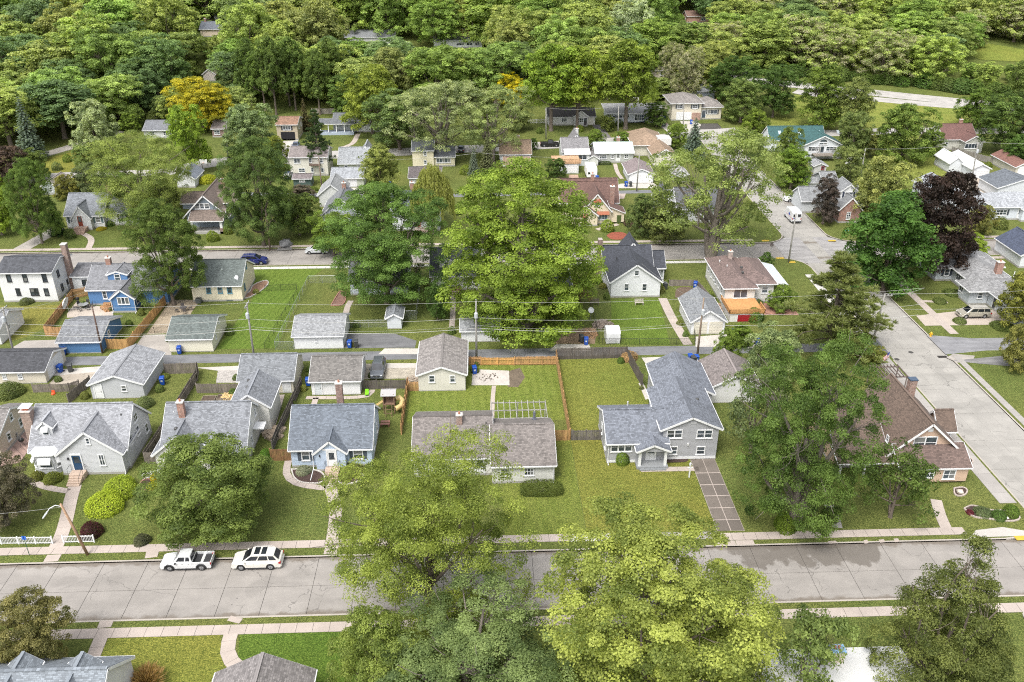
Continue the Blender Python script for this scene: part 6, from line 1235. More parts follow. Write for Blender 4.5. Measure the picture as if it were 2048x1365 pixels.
tree('cottonwood', 880, 318, 162, 200, (0.135, 0.170, 0.085), 'big silver maple with pale leaves in the upper middle'); tree('cottonwood', 985, 325, 178, 160, (0.115, 0.150, 0.065), 'silver-green maple right of the big silver maple'); tree('oak_b', 800, 300, 190, 130, (0.075, 0.115, 0.040), 'green maple left of the big silver maple')
tree('spruce_a', 948, 352, 298, 28, 'blue', 'small blue spruce behind the willow'); tree('spruce_a', 975, 350, 272, 40, (0.085, 0.100, 0.055), 'olive spruce next to the small blue spruce')
tree('oak_a', 1018, 215, 150, 68, 'sun', 'brilliant yellow tree at the foot of the wood'); tree('oval_b', 1102, 262, 108, 120, (0.10, 0.145, 0.024), 'tall tree with bare trunk before the black-roofed ranch, left one'); tree('oval_b', 1154, 260, 112, 105, (0.10, 0.14, 0.022), 'tall tree with bare trunk before the black-roofed ranch, right one'); tree('oval_b', 1251, 258, 100, 130, (0.085, 0.12, 0.022), 'tall tree with bare trunk before the flat-roofed ranch')
tree('spruce_a', 1385, 318, 240, 55, 'blue', 'blue-grey spruce beside the cream orange-roofed house'); tree('round_b', 1190, 295, 262, 45, 'mid', 'rounded tree between the grey house and the green metal roof'); tree('round_b', 1245, 290, 266, 45, 'mid', 'rounded tree behind the green metal roof'); tree('round_b', 1065, 300, 278, 22, 'dark', 'small shrub-like tree beside the orange-roofed house')
tree('oval_a', 1480, 245, 165, 75, (0.09, 0.125, 0.04), 'pale-stemmed tree right of the cream split-level'); tree('oak_b', 1545, 235, 135, 90, 'dark', 'dark rounded tree at the left edge of the meadow'); tree('oak_a', 1460, 205, 120, 95, 'dark', 'dark rounded tree behind the pale-stemmed tree'); tree('spruce_a', 1486, 150, 110, 22, 'blue', 'blue-green spruce tip at the edge of the wood')
tree('oval_a', 1635, 258, 142, 92, (0.068, 0.102, 0.022), 'tall green tree on the meadow, left of the pair'); tree('oval_b', 1700, 268, 168, 78, (0.09, 0.118, 0.040), 'feathery tree on the meadow, right of the pair'); tree('round_a', 1700, 320, 230, 70, (0.075, 0.105, 0.035), 'tree touching the right side of the teal-roofed house'); tree('round_a', 1800, 325, 218, 115, (0.075, 0.112, 0.026), 'broad green tree below the meadow road')
tree('round_a', 1570, 350, 262, 55, (0.065, 0.095, 0.022), 'tree touching the left side of the teal-roofed house'); tree('oval_a', 1580, 380, 300, 70, (0.075, 0.115, 0.02), 'green tree right of the cottonwood')
tree('round_b', 1955, 258, 185, 95, (0.055, 0.090, 0.018), 'dense round tree on the meadow above the dark red roof'); tree('oak_b', 2010, 310, 195, 120, (0.048, 0.078, 0.022), 'dark tall tree at the right edge beside the dark red roof'); tree('round_a', 2038, 335, 275, 70, (0.045, 0.08, 0.02), 'dark tree at the right edge above the beige garage'); tree('oak_a', 2040, 240, 120, 90, (0.06, 0.09, 0.025), 'tall tree at the right edge above the meadow')
tree('oak_a', 710, 238, 150, 110, (0.05, 0.085, 0.022), 'dark tree above the columned ranch'); tree('round_b', 700, 330, 300, 30, 'lime', 'small bright bush tree by the sage house')
tree('locust', 1372, 215, 105, 70, (0.12, 0.14, 0.07), 'white-flowering tree left of the cream split-level'); tree('locust', 1340, 190, 95, 60, (0.10, 0.12, 0.05), 'cream-flowering tree above the hidden tan roof')
# ================= the wood =================
# pixel polygons of wooded hillside; every tree is its own object; those nothing tells apart share a label
def inpoly(u, v, P):
    r = False; n = len(P)
    for i in range(n):
        (x1, y1), (x2, y2) = P[i], P[(i+1) % n]
        if (y1 > v) != (y2 > v) and u < (x2-x1)*(v-y1)/(y2-y1) + x1: r = not r
    return r
CLEAR = [[(486, 244), (720, 244), (720, 215), (640, 196), (486, 205)], [(868, 106), (966, 106), (990, 120), (860, 120)], [(1365, 48), (1425, 48), (1435, 72), (1365, 72)], [(280, 262), (350, 262), (350, 290), (280, 290)],
         [(60, 330), (60, 296), (250, 250), (290, 262), (200, 310)], [(1380, 200), (1440, 200), (1440, 245), (1380, 245)], [(1930, 85), (2080, 85), (2080, 135), (1930, 128)], [(1290, 158), (1345, 158), (1345, 178), (1290, 178)]]
ZONES = [('left', 'on the wooded slope at the upper left', [(-90, -45), (700, -45), (700, 232), (480, 246), (280, 250), (110, 285), (-30, 330), (-90, 330)]),
         ('mid', 'in the wood above the middle houses', [(700, -45), (1360, -45), (1380, 180), (1330, 196), (1050, 205), (700, 225)]),
         ('right', 'in the dense wood above the meadow road', [(1360, -45), (2140, -45), (2140, 195), (2040, 185), (1900, 170), (1700, 158), (1550, 140), (1440, 150), (1380, 185)])]
pts = []; rnd = random.Random(5)
TONES = {'mid green': [(0.070, 0.105, 0.022), (0.085, 0.12, 0.028)], 'dark green': [(0.055, 0.085, 0.026), (0.050, 0.080, 0.028)], 'yellow-green': [(0.098, 0.125, 0.030), (0.09, 0.12, 0.028)], 'olive': [(0.082, 0.106, 0.028)], 'pale grey-green': [(0.11, 0.14, 0.065)]}
WT = {'left': ['mid green']*5 + ['dark green']*4 + ['yellow-green']*3 + ['olive']*3 + ['pale grey-green']*2, 'mid': ['mid green']*5 + ['yellow-green']*4 + ['olive']*2 + ['dark green']*2 + ['pale grey-green']*2, 'right': ['yellow-green']*6 + ['mid green']*6 + ['flower']*4 + ['dark green']*2}
KINDS = ['oak_a', 'oak_b', 'oak_c', 'oval_b', 'round_a', 'oval_a']
nwood = 0
ORD = 'nearest second third fourth fifth sixth seventh eighth ninth tenth eleventh twelfth thirteenth fourteenth fifteenth sixteenth seventeenth eighteenth nineteenth twentieth twenty-first twenty-second twenty-third twenty-fourth twenty-fifth twenty-sixth twenty-seventh twenty-eighth twenty-ninth thirtieth'.split()
ranks = {}; MARKS = [(0, 'left edge lane'), (68, 'blue spruce'), (196, 'silvery round tree'), (318, 'grey-roofed hill house'), (408, 'golden tree'), (500, 'silvery lawn tree'), (575, 'open dark garage'), (650, 'dark pine'), (715, 'columned ranch'), (800, 'green maple'), (880, 'big silver maple'), (950, 'small blue spruce'), (1018, 'brilliant yellow tree'), (1090, 'left bare-trunk tree'), (1150, 'right bare-trunk tree'), (1210, 'black-roofed ranch drive'), (1270, 'flat-roofed ranch'), (1340, 'cream-flowering tree'), (1400, 'cream split-level'), (1480, 'pale-stemmed tree'), (1545, 'dark meadow-edge tree'), (1635, 'tall meadow tree'), (1710, 'feathery meadow tree'), (1800, 'broad meadow tree'), (1880, 'dark red roof'), (1955, 'dense round meadow tree'), (2040, 'right picture edge')]
WINDOWS = [(900, 962, 100), (700, 770, 84), (1374, 1418, 52), (436, 460, 44), (405, 425, 76), (1300, 1330, 158), (1945, 2060, 128), (292, 345, 276), (412, 430, 162)]
cand = sorted([(y, rnd.uniform(-.66, .70)*y*1.02 + .04*y) for y in [rnd.uniform(232, 520) for _ in range(14000)]])
for y, x in cand:
    # which stretch of hillside of the photo this is
    dz = gz(y) - CAM_H; xr = x*math.cos(YAW) - y*math.sin(YAW); yr = x*math.sin(YAW) + y*math.cos(YAW)
    fw = yr*math.cos(PITCH) - dz*math.sin(PITCH); dn = -yr*math.sin(PITCH) - dz*math.cos(PITCH); u = 1024 + FPX*xr/fw; v = 682.5 + FPX*dn/fw
    zn = next((z for z in ZONES if inpoly(u, v, z[2])), None)
    if zn is None or any(inpoly(u, v, c) for c in CLEAR): continue
    far_ = max(0.0, min(1.0, (120 - v)/150)); sep = (13.0 if zn[0] != 'right' else 11.0) + 6.5*far_
    if any((x-p[0])**2 + (y-p[1])**2 < sep*sep for p in pts): continue
    tn = rnd.choice(WT[zn[0]]); w = sep*rnd.uniform(1.3, 1.75); h = w*rnd.uniform(.82, 1.1) if zn[0] != 'right' else w*rnd.uniform(.7, .95); mp = mpp(x, y, gz(y)); hm = 99
    for u0, u1, vb in WINDOWS:           # keep the roofs and the clearing that the photo shows in sight
        if u0 - .4*w/mp < u < u1 + .4*w/mp and vb - 4 < v < vb + 95: hm = min(hm, (v - vb)*mp*1.02)
    if hm < 3.5: continue
    if h > hm: w *= max(.45, hm/h); h = hm
    pts.append((x, y))
    if v > 215 and zn[0] == 'left': h *= .8; w *= .9
    if tn == 'flower': kind = 'locust'; col = (0.105, 0.135, 0.035); tn = 'cream-flowering'
    else: kind = rnd.choice(KINDS); col = rnd.choice(TONES[tn])
    mk = min(MARKS, key=lambda m: abs(m[0]-u)); up = ranks[mk[1]] = ranks.get(mk[1], -1) + 1
    lab = '%s tree, %s up the wooded slope straight above the %s' % (tn, ORD[min(up, 29)], mk[1])
    put_tree(kind, x, y, h, w, jit((col[0]*1.55, col[1]*1.52, col[2]*2.0), .09), lab, group='trees of the wooded slope', name='woodland_tree'); nwood += 1
    if nwood >= 300: break
print("woodland trees", nwood, y)
# under-storey along the edge of the wood and the meadow road
for i in range(26):
    u = 1440 + i*24; v = 136 + i*2.3 + rnd.uniform(-4, 4); x, y = G(u, v); put_tree('bush_far', x, y, rnd.uniform(2.5, 5), rnd.uniform(6, 9), jit((0.045, 0.075, 0.02), .2), 'dark undergrowth bush beyond the meadow road, %s from the left' % ORD[i].replace('nearest', 'first'), 'bush', 'bush', 'bushes along the meadow road')
for i in range(22):
    u = -15 + i*32 + rnd.uniform(-9, 9); v = 240 + (700-u)*.02 + rnd.uniform(-25, 8)
    if any(inpoly(u, v, c) for c in CLEAR): continue
    x, y = G(u, v); put_tree('bush_far', x, y, rnd.uniform(2.5, 5), rnd.uniform(4, 7), jit((0.055, 0.085, 0.02), .2), 'leafy bush at the foot of the left wood, about %s from the left' % ORD[i].replace('nearest', 'first'), 'bush', 'bush', 'bushes at the foot of the left wood')
for n, u in enumerate((504, 531, 553, 580, 592, 640, 668)):        # bare trunks on the clearing
    tree('oval_b', u, 212 + (n % 3)*9, 92 + (n % 2)*22, 62, (0.055, 0.085, 0.022), 'slim dark tree with bare stem on the shaded clearing, %s from the left' % ORD[n].replace('nearest', 'first'), group='slim trees on the shaded clearing')
# garden trees and shrubs between the rows of houses
HOUSES = [o for o in COL.objects if o.type == 'EMPTY' and o.get('category') in ('house', 'garage', 'shed')]; used_l = {}
def beside(kind, x, y):
    h = min(HOUSES, key=lambda o: (o.location.x-x)**2 + (o.location.y-y)**2); dx, dy = x - h.location.x, y - h.location.y - 4; rel = ('right of' if dx > 0 else 'left of') if abs(dx) > abs(dy) else ('behind' if dy > 0 else 'in front of')
    l = '%s %s the %s' % (kind, rel, h['label']); n = used_l[l] = used_l.get(l, 0) + 1
    if n > 1: l = ['', '', 'second ', 'third ', 'fourth ', 'fifth ', 'sixth ', 'seventh ', 'eighth '][min(n, 8)] + l
    w = l.split()[:16]
    while w[-1] in ('and', 'with', 'a', 'the', 'of', 'in', 'at', 'to', 'two', 'beside', 'behind', 'on', 'over', 'white', 'small'): w.pop()
    return ' '.join(w)
gpts = []; GL = {'tree': 'small garden tree among the houses beyond the back street', 'bush': 'garden shrub among the houses beyond the back street', 'lawn': 'low border shrub in a back garden near the alley'}
ROADY = [(150, 162), (190, 197), (214, 245)]
for _ in range(9000):
    x = rnd.uniform(-115, 150); y = rnd.uniform(163, 262); big = rnd.random() < .45; w = rnd.uniform(4.5, 8.5) if big else rnd.uniform(1.6, 3.4); h = w*rnd.uniform(.85, 1.15) if big else w*.75
    if 58 < x < 72 or any(a < y < b for a, b in ROADY[:2]) or (215 < y < 243 and -75 < x < 62) or (x > 80 and y > 222): continue
    if any(a - w/2 - .3 < x < b + w/2 + .3 and c - w/2 - (h*1.6 if big else 1.0) < y < d + w/2 + .3 for a, b, c, d in FOOT): continue
    if any((x-q[0])**2 + (y-q[1])**2 < (w/2 + q[2]/2 + 1.0)**2 for q in gpts): continue
    gpts.append((x, y, w)); k = 'tree' if big else 'bush'; put_tree(rnd.choice(['round_a', 'round_b', 'oval_a']) if big else 'bush_far', x, y, h, w, jit(rnd.choice([(0.07, 0.1, 0.025), (0.055, 0.085, 0.022), (0.09, 0.115, 0.04), (0.085, 0.12, 0.02)]), .15), beside('garden ' + ('tree' if big else 'shrub'), x, y), k, 'garden_' + k, GL[k].replace('tree', 'trees').replace('shrub', 'shrubs'))
    if len(gpts) >= 120: break
gq = []
for _ in range(4000):
    x = rnd.uniform(-80, 58); y = rnd.choice([rnd.uniform(118, 149), rnd.uniform(96, 112.5)]); w = rnd.uniform(.7, 1.7)
    near = [1 for a, b, c, d in FOOT if (a-1.6 < x < a-.7 or b+.7 < x < b+1.6) and c-1 < y < d+1]
    if not near or any(a - .6 < x < b + .6 and c - .6 < y < d + .6 for a, b, c, d in FOOT) or any((x-q[0])**2 + (y-q[1])**2 < 2.2 for q in gq): continue
    gq.append((x, y)); put_tree('bush_far', x, y, w*rnd.uniform(.5, .9), w, jit(rnd.choice([(0.06, 0.09, 0.025), (0.09, 0.11, 0.03), (0.05, 0.08, 0.02)]), .2), beside('low shrub', x, y), 'shrub', 'border_shrub', 'border shrubs near the alley')
    if len(gq) >= 70: break
# ================= shrubs =================
def shrub(kind, u, v, wpx, hm, col, label, name='shrub', cat='shrub', sy=1.0, group=None):
    x, y = G(u, v); w = wpx*mpp(x, y); o = put_tree(kind, x, y, hm, w, col, label, cat, name, group, rz=0); o.scale[1] *= sy; return o
shrub('bush_a', 213, 1015, 82, 2.0, (0.16, 0.21, 0.022), 'lime hydrangea mound, front half beside the grey cottage lawn'); shrub('bush_a', 243, 985, 72, 2.1, (0.15, 0.20, 0.022), 'lime hydrangea mound, rear half nearest the grey cottage')
shrub('bush_b', 76, 958, 30, 1.1, (0.075, 0.085, 0.02), 'smaller round yew below the bay window'); shrub('bush_b', 107, 962, 38, 1.2, (0.075, 0.095, 0.02), 'larger round yew beside the front steps')
shrub('bush_b', 185, 1070, 46, 1.8, 'red', 'dark red barberry bush above the white picket fence'); shrub('bush_b', 341, 972, 52, 1.7, (0.06, 0.065, 0.018), 'olive dome bush in the bed before the white cottage'); shrub('bush_b', 312, 958, 24, .8, (0.30, 0.26, 0.015), 'small golden bush in the bed before the white cottage'); shrub('bush_b', 308, 975, 32, .7, (0.15, 0.18, 0.02), 'low lime bush in the bed before the white cottage')
shrub('bush_b', 285, 1085, 36, 1.0, (0.05, 0.06, 0.035), 'low grey-green shrub at the kerb left of the street tree'); shrub('bush_a', 150, 800, 0.1, .1, 'mid', 'x') if False else None
shrub('bush_b', 291, 812, 38, 1.5, (0.085, 0.11, 0.045), 'grey-green shrub behind the grey cottage'); shrub('bush_b', 20, 790, 60, 2.0, (0.07, 0.09, 0.03), 'dark mixed shrub before the tan garage'); shrub('bush_b', 533, 918, 28, 1.6, (0.06, 0.12, 0.018), 'green bush beside the light blue cottage fence')
shrub('bush_b', 1245, 925, 34, 1.9, (0.08, 0.125, 0.02), 'round bush below the triple window of the split-level'); shrub('bush_b', 1572, 1057, 52, 2.2, (0.075, 0.115, 0.016), 'leafy bush left of the huge maple trunk'); shrub('bush_b', 1658, 1040, 40, 1.8, (0.05, 0.075, 0.02), 'dark bush right of the huge maple trunk')
shrub('bush_b', 2022, 1030, 36, 1.4, (0.06, 0.10, 0.018), 'rounder green shrub in the corner flower bed'); shrub('bush_b', 1998, 1036, 34, 1.0, (0.045, 0.085, 0.02), 'lower green shrub in the corner flower bed'); shrub('bush_b', 1966, 1028, 40, .7, (0.06, 0.085, 0.04), 'grey-green perennials in the corner flower bed', cat='plant', name='plant'); shrub('bush_b', 1940, 1027, 18, .4, (0.10, 0.02, 0.03), 'small red plant in the corner flower bed', cat='plant', name='plant')
shrub('hedge_a', 1083, 984, 100, 1.6, (0.050, 0.068, 0.016), 'long clipped dark hedge before the ranch house', 'hedge', 'hedge', .45); shrub('bush_b', 700, 945, 60, .8, (0.085, 0.10, 0.03), 'rose bed planting right of the blue cottage steps', cat='plant', name='plant'); shrub('bush_b', 608, 945, 36, .8, (0.14, 0.16, 0.12), 'white-flowering plants left of the blue cottage steps', cat='plant', name='plant')
shrub('bush_b', 54, 607, 30, 1.1, (0.06, 0.075, 0.03), 'low shrub against the white two-storey house'); shrub('bush_b', 1486, 688, 40, 2.2, (0.05, 0.085, 0.02), 'dense bush by the alley bins near the red door'); shrub('bush_b', 1510, 640, 40, 2.4, (0.055, 0.10, 0.02), 'bush right of the red basement door'); shrub('bush_b', 1425, 560, 26, 1.6, (0.06, 0.10, 0.025), 'hedge shrub along the bungalow side wall, upper one'); shrub('bush_b', 1445, 590, 30, 1.6, (0.06, 0.10, 0.025), 'hedge shrub along the bungalow side wall, lower one')
shrub('bush_b', 1258, 718, 40, 1.3, (0.28, 0.20, 0.10), 'straw-coloured grass clump by the dark board fence', cat='plant', name='plant'); shrub('bush_b', 1242, 725, 18, .9, (0.05, 0.09, 0.02), 'small green bush beside the straw grass clump')
shrub('bush_b', 418, 364, 44, 1.8, (0.19, 0.21, 0.02), 'golden-green clipped oval hedge by the upper street', 'hedge', 'hedge'); shrub('hedge_a', 608, 382, 66, 1.2, (0.05, 0.075, 0.012), 'clipped hedge along the upper alley by the green shed', 'hedge', 'hedge', .2); shrub('hedge_a', 1210, 330, 30, 1.1, (0.035, 0.055, 0.02), 'dark clipped hedge before the green metal roof house', 'hedge', 'hedge', .3)
shrub('bush_b', 1262, 450, 34, 1.6, (0.09, 0.07, 0.05), 'brownish shrub right of the Tudor arch'); shrub('bush_b', 222, 452, 18, 1.3, (0.05, 0.09, 0.015), 'green bush by the storybook cottage corner'); shrub('bush_b', 243, 447, 24, 1.4, (0.02, 0.02, 0.02), 'black-purple bush below the storybook cottage wing'); shrub('bush_b', 203, 460, 22, .7, (0.25, 0.24, 0.02), 'yellow-flowering border by the storybook cottage', cat='plant', name='plant')
for n, (u, v, w) in enumerate([(1920, 645, 30), (1880, 605, 30), (1905, 588, 40), (2005, 655, 50)]): shrub('bush_b', u, v, w, .8, (0.07, 0.095, 0.03), ['yellow-tipped perennial bed on the lawn below the minivan', 'flower bed with pale blossoms beside the grey ranch', 'mixed border along the grey ranch wall', 'perennials at the right edge beyond the minivan'][n], cat='plant', name='plant')
# dry ornamental grass at the bottom edge
x, y = G(297, 1372); t = thing('grass_clump', 'tall straw-coloured ornamental grass at the bottom edge', 'grass', (x, y, 0)); n = 2600
d = rsph(n); d[:, 2] = np.abs(d[:, 2])*1.6 + .5; d = unit(d); P = d*RNG.uniform(.2, 1.9, n)[:, None]; nn = RNG.normal(size=(n, 3)); nn = unit(nn - (nn*d).sum(1, keepdims=True)*d)
g = ob('blades', leaf_mesh('blades', P, nn, RNG.uniform(.4, .9, n), .10, RNG.uniform(.2, .8, n), dirs=d), None, t); g.color = (.34, .24, .11, 1)
ob('root_ball', MB().lathe((0, 0, 0), [(.5, -.1), (.45, .3), (.2, .45)], 10), soil((.2, .14, .08)), t)
# ================= vehicles =================
def carpaint(col, met=.2):
    key = ('car', col)
    if key in _M: return _M[key]
    m, nt, p = newmat('car_paint'); c = mixc(nt, maprange(nt, noise(nt, pos(nt), 1.5, 4), .35, .7, 0, .25), col, scl(col, .72)); nt.links.new(c, p.inputs['Base Color'])
    p.inputs['Roughness'].default_value = .3; p.inputs['Metallic'].default_value = met; p.inputs['Coat Weight'].default_value = .6; p.inputs['Coat Roughness'].default_value = .08
    _M[key] = m; return m
TYRE = plain((.02, .02, .021), .85); RIM = plain((.45, .46, .48), .35, .7); DARKP = plain((.035, .036, .04), .6); CARG = glass((.012, .014, .018), 0)
LAMPW = plain((.6, .62, .62), .15); LAMPR = plain((.35, .012, .012), .25); CHROME = plain((.6, .6, .6), .2, .8)
SPEC = {  # L, W, H, cowl, roof front, roof rear, tail base, wheel radius, front axle, rear axle, belt
 'suv': (5.0, 1.98, 1.78, 1.45, .42, -1.82, -2.44, .38, 1.55, -1.45, 1.08), 'minivan': (5.1, 1.98, 1.74, 1.62, .78, -2.15, -2.48, .35, 1.62, -1.45, 1.02),
 'sedan': (4.75, 1.82, 1.46, 1.05, .25, -1.15, -1.85, .33, 1.45, -1.35, .92), 'pickup': (5.2, 1.88, 1.74, 1.25, .65, -.55, -.7, .38, 1.62, -1.6, 1.06), 'hatch': (4.3, 1.8, 1.6, 1.15, .4, -1.6, -2.05, .33, 1.3, -1.25, .98)}
def wheel_meshes(r):
    key = ('wheel', r)
    if key in _WM: return _WM[key]
    t = MB(); prof = [(r*.62, -.11), (r*.93, -.11), (r, -.07), (r, .07), (r*.93, .11), (r*.62, .11)]; n = 20; o = 0
    for rr_, y in prof:
        for k in range(n): a = 2*math.pi*k/n; t.v.append((rr_*math.cos(a), y, rr_*math.sin(a)))
    m = len(prof)
    for i in range(m):
        for k in range(n): j = (i+1) % m; t.f.append((i*n+k, i*n+(k+1) % n, j*n+(k+1) % n, j*n+k))
    rim = MB()
    for sy in (-1, 1):
        o = len(rim.v)
        for k in range(n): a = 2*math.pi*k/n; rim.v.append((r*.63*math.cos(a), sy*.06, r*.63*math.sin(a)))
        rim.f.append(tuple(o + k for k in range(n)) if sy < 0 else tuple(o + k for k in reversed(range(n))))
        for k in range(6):
            a = 2*math.pi*k/6; rim.bar((0, sy*.085, 0), (r*.6*math.cos(a), sy*.085, r*.6*math.sin(a)), .09*r/.36, .03, up=(0, 1, 0))
    _WM[key] = (t.mesh('tyre'), rim.mesh('rim')); setmat(_WM[key][0], TYRE); setmat(_WM[key][1], RIM); return _WM[key]
def vehicle(kind, label, u, v, rz, col, cat='car', name='parked_car', trim=None, zoff=None, group=None, scale=1.0, roofrails=False, bright=False):
    x, y = G(u, v); onroad = (FS0 < y < FS1) or (BS0 < y < BS1) or (SX0 < x < SX1 and 71 < y < 240)
    L, W, Hh, cowl, rf, rr_, tb, wr, fa, ra, belt = SPEC[kind]; t = thing(name, label, cat, (x, y, gz(y) + (-.115 if onroad else .03)), rz, group); t.scale = (scale,)*3
    paint = carpaint(col); h = W/2
    def arch(cx): return [(cx + (wr+.07)*math.cos(R(a)), wr + (wr+.07)*math.sin(R(a))) for a in range(0, 181, 20)]
    low = .30; fz = belt - .14
    bedtop = .78 if kind == 'pickup' else belt
    top = [(L/2, .62), (L/2 - .05, fz - .12), (L/2 - .28, fz), (cowl + .05, belt)] + ([(tb - .02, belt), (tb - .04, bedtop), (-L/2, bedtop)] if kind == 'pickup' else ([(tb, belt), (-L/2 + .12, belt - .02), (-L/2, belt - .2)] if kind == 'sedan' else [(tb, belt), (-L/2, belt - .12)]))
    bot = [(-L/2 - .0, .45), (-L/2 + .08, low)] + [(x_, z_) for x_, z_ in arch(ra)[::-1] if z_ > low] + [(x_, z_) for x_, z_ in arch(fa)[::-1] if z_ > low] + [(L/2 - .12, low), (L/2, .42)]
    poly = top + bot; n = len(poly)
    b = MB(); b.pris_y(poly[::-1], -h, h); me = b.mesh('body'); bm = bmesh.new(); bm.from_mesh(me)
    # tumble the upper sides in and round the corners in plan
    for vv in bm.verts:
        k = max(0, (vv.co.z - .7)/.5)*.05 + (max(0, abs(vv.co.x) - L/2 + .55)/.55)**2*.12; vv.co.y -= math.copysign(min(k, .16), vv.co.y)
    bmesh.ops.bevel(bm, geom=[e for e in bm.edges if abs(e.verts[0].co.y - e.verts[1].co.y) < .4 and min(e.verts[0].co.z, e.verts[1].co.z) > .55], offset=.06, segments=2, profile=.6, affect='EDGES', clamp_overlap=True)
    bm.to_mesh(me); bm.free(); ob('body', me, paint, t)
    # cabin
    hb, ht = h - .10, h - .30; z0, z1 = belt - .05, Hh
    base = [(cowl + .02, hb - .06), (rf - .0, hb), (tb + .02, hb - .05)]
    cb = [(cowl, -hb+.05, z0), (cowl, hb-.05, z0), (tb, hb-.05, z0), (tb, -hb+.05, z0), (rf, -ht, z1-.03), (rf, ht, z1-.03), (rr_, ht, z1-.05), (rr_, -ht, z1-.05), ((rf+rr_)/2, -ht+.02, z1+.02), ((rf+rr_)/2, ht-.02, z1+.02)]
    cf = [(1, 0, 4, 5), (0, 3, 7, 8, 4), (2, 1, 5, 9, 6), (3, 2, 6, 7), (4, 8, 9, 5), (8, 7, 6, 9)]
    cm = MB().add(cb, [f[::-1] for f in cf]).mesh('cabin'); bm = bmesh.new(); bm.from_mesh(cm); bmesh.ops.recalc_face_normals(bm, faces=bm.faces[:]); bmesh.ops.bevel(bm, geom=bm.edges[:], offset=.11, segments=3, profile=.6, affect='EDGES', clamp_overlap=True); bm.to_mesh(cm); bm.free(); ob('cabin', cm, paint, t)
    def lerp(a, c, f): return Vector(a)*(1-f) + Vector(c)*f
    def quad(A, B, C, D, i0, i1, j0, j1, off, nm):      # A-B bottom edge, D-C top edge
        q = [lerp(lerp(A, B, i), lerp(D, C, i), j) for i, j in ((i0, j0), (i1, j0), (i1, j1), (i0, j1))]
        nn = (q[1]-q[0]).cross(q[3]-q[0]).normalized(); cc = sum(q, Vector())/4
        if nn.dot(cc - Vector(((rf+rr_)/2, 0, (z0+z1)/2))) < 0: nn = -nn
        mb = MB(); mb.add([p + nn*off for p in q] + [p - nn*.03 for p in q], [(0, 1, 2, 3), (0, 4, 5, 1), (1, 5, 6, 2), (2, 6, 7, 3), (3, 7, 4, 0)]); mm = mb.mesh(nm); bm = bmesh.new(); bm.from_mesh(mm); bmesh.ops.recalc_face_normals(bm, faces=bm.faces[:]); bm.to_mesh(mm); bm.free()
        return ob(nm, mm, CARG, t)
    V = [Vector(p) for p in cb]
    quad(V[0], V[1], V[5], V[4], .06, .94, .10, .93, .012, 'windscreen'); quad(V[3], V[2], V[6], V[7], .08, .92, .22, .9, .012, 'rear_window')
    cuts = {'suv': [(.05, .36), (.40, .70), (.74, .95)], 'minivan': [(.10, .38), (.41, .68), (.71, .96)], 'sedan': [(.10, .48), (.52, .9)], 'pickup': [(.12, .58), (.66, .9)], 'hatch': [(.1, .45), (.49, .82)]}[kind]
    for A, B, C, D in ((V[0], V[3], V[7], V[4]), (V[1], V[2], V[6], V[5])):
        for k, (i0, i1) in enumerate(cuts):
            q0 = (i0 + .0, i1); quad(A, B, C, D, i0, i1, .22, .86, .012, 'side_window')
    for sx, zz in ((L/2 - .02, .42), (-L/2 + .02, .45)): ob('bumper', bev(MB().box(sx-.1, sx+.08 if sx > 0 else sx+.1, -h+.14, h-.14, zz-.1, zz+.12).mesh('bumper'), .04), trim or paint, t)
    for s_ in (-1, 1):
        ob('headlight', bev(MB().box(L/2-.32, L/2-.03, s_*(h-.33)-.17, s_*(h-.33)+.15, fz-.26, fz-.10).mesh('headlight'), .03), LAMPW, t)
        ob('tail_light', bev(MB().box(-L/2-.03, -L/2+.2, s_*(h-.2)-.1, s_*(h-.2)+.11, belt-.32, belt-.08).mesh('tail_light'), .02), LAMPR, t)
        ob('mirror', bev(MB().box(cowl-.42, cowl-.25, s_*(h+.08)-.1, s_*(h+.08)+.1, belt-.02, belt+.13).mesh('mirror'), .03), trim or paint, t)
        ob('sill', MB().box(ra+wr+.1, fa-wr-.1, s_*(h-.03)-.03, s_*(h-.03)+.04, .26, .40), trim or DARKP, t)
        for k, (i0, i1) in enumerate(cuts[:2]): xx = cowl + (tb-cowl)*(i1-.03); ob('door_handle', MB().box(xx-.02, xx+.16, s_*(h-.045)-.02, s_*(h-.045)+.03, belt-.2, belt-.16), CHROME if not trim else DARKP, t)
        if roofrails: ob('roof_rail', MB().tube([(rf-.1, s_*(ht-.06), z1+.0), (rf-.25, s_*(ht-.06), z1+.07), (rr_+.3, s_*(ht-.06), z1+.06), (rr_+.15, s_*(ht-.06), z1)], .025, 5), CHROME, t)
    ob('grille', MB().box(L/2-.03, L/2+.025, -h+.55, h-.55, .58, fz-.16), DARKP, t); ob('number_plate', MB().box(-L/2-.035, -L/2+.02, -.26, .26, .62, .76), plain((.6, .6, .6)), t)
    tm, rm = wheel_meshes(wr)
    for cx in (fa, ra):
        for s_ in (-1, 1):
            w = ob('wheel', tm, None, t, (cx, s_*(h-.13), wr)); ob('rim', rm, None, w)
        ob('wheel_well', MB().box(cx-wr-.02, cx+wr+.02, -h+.28, h-.28, .32, wr*2+.02), DARKP, t)
    if kind == 'pickup':
        for s_ in (-1, 1): ob('bed_wall', bev(MB().box(-L/2+.05, tb-.05, min(s_*(h-.04), s_*(h-.15)), max(s_*(h-.04), s_*(h-.15)), .74, belt+.02).mesh('bed_wall'), .02), paint, t)
        ob('bed_liner', MB().box(-L/2+.06, tb-.06, -h+.16, h-.16, .781, .80), DARKP, t); ob('bed_front', MB().box(tb-.1, tb-.045, -h+.15, h-.15, .79, belt), DARKP, t); ob('tailgate', bev(MB().box(-L/2-.02, -L/2+.06, -h+.16, h-.16, .6, belt+.02).mesh('tailgate'), .02), paint, t)
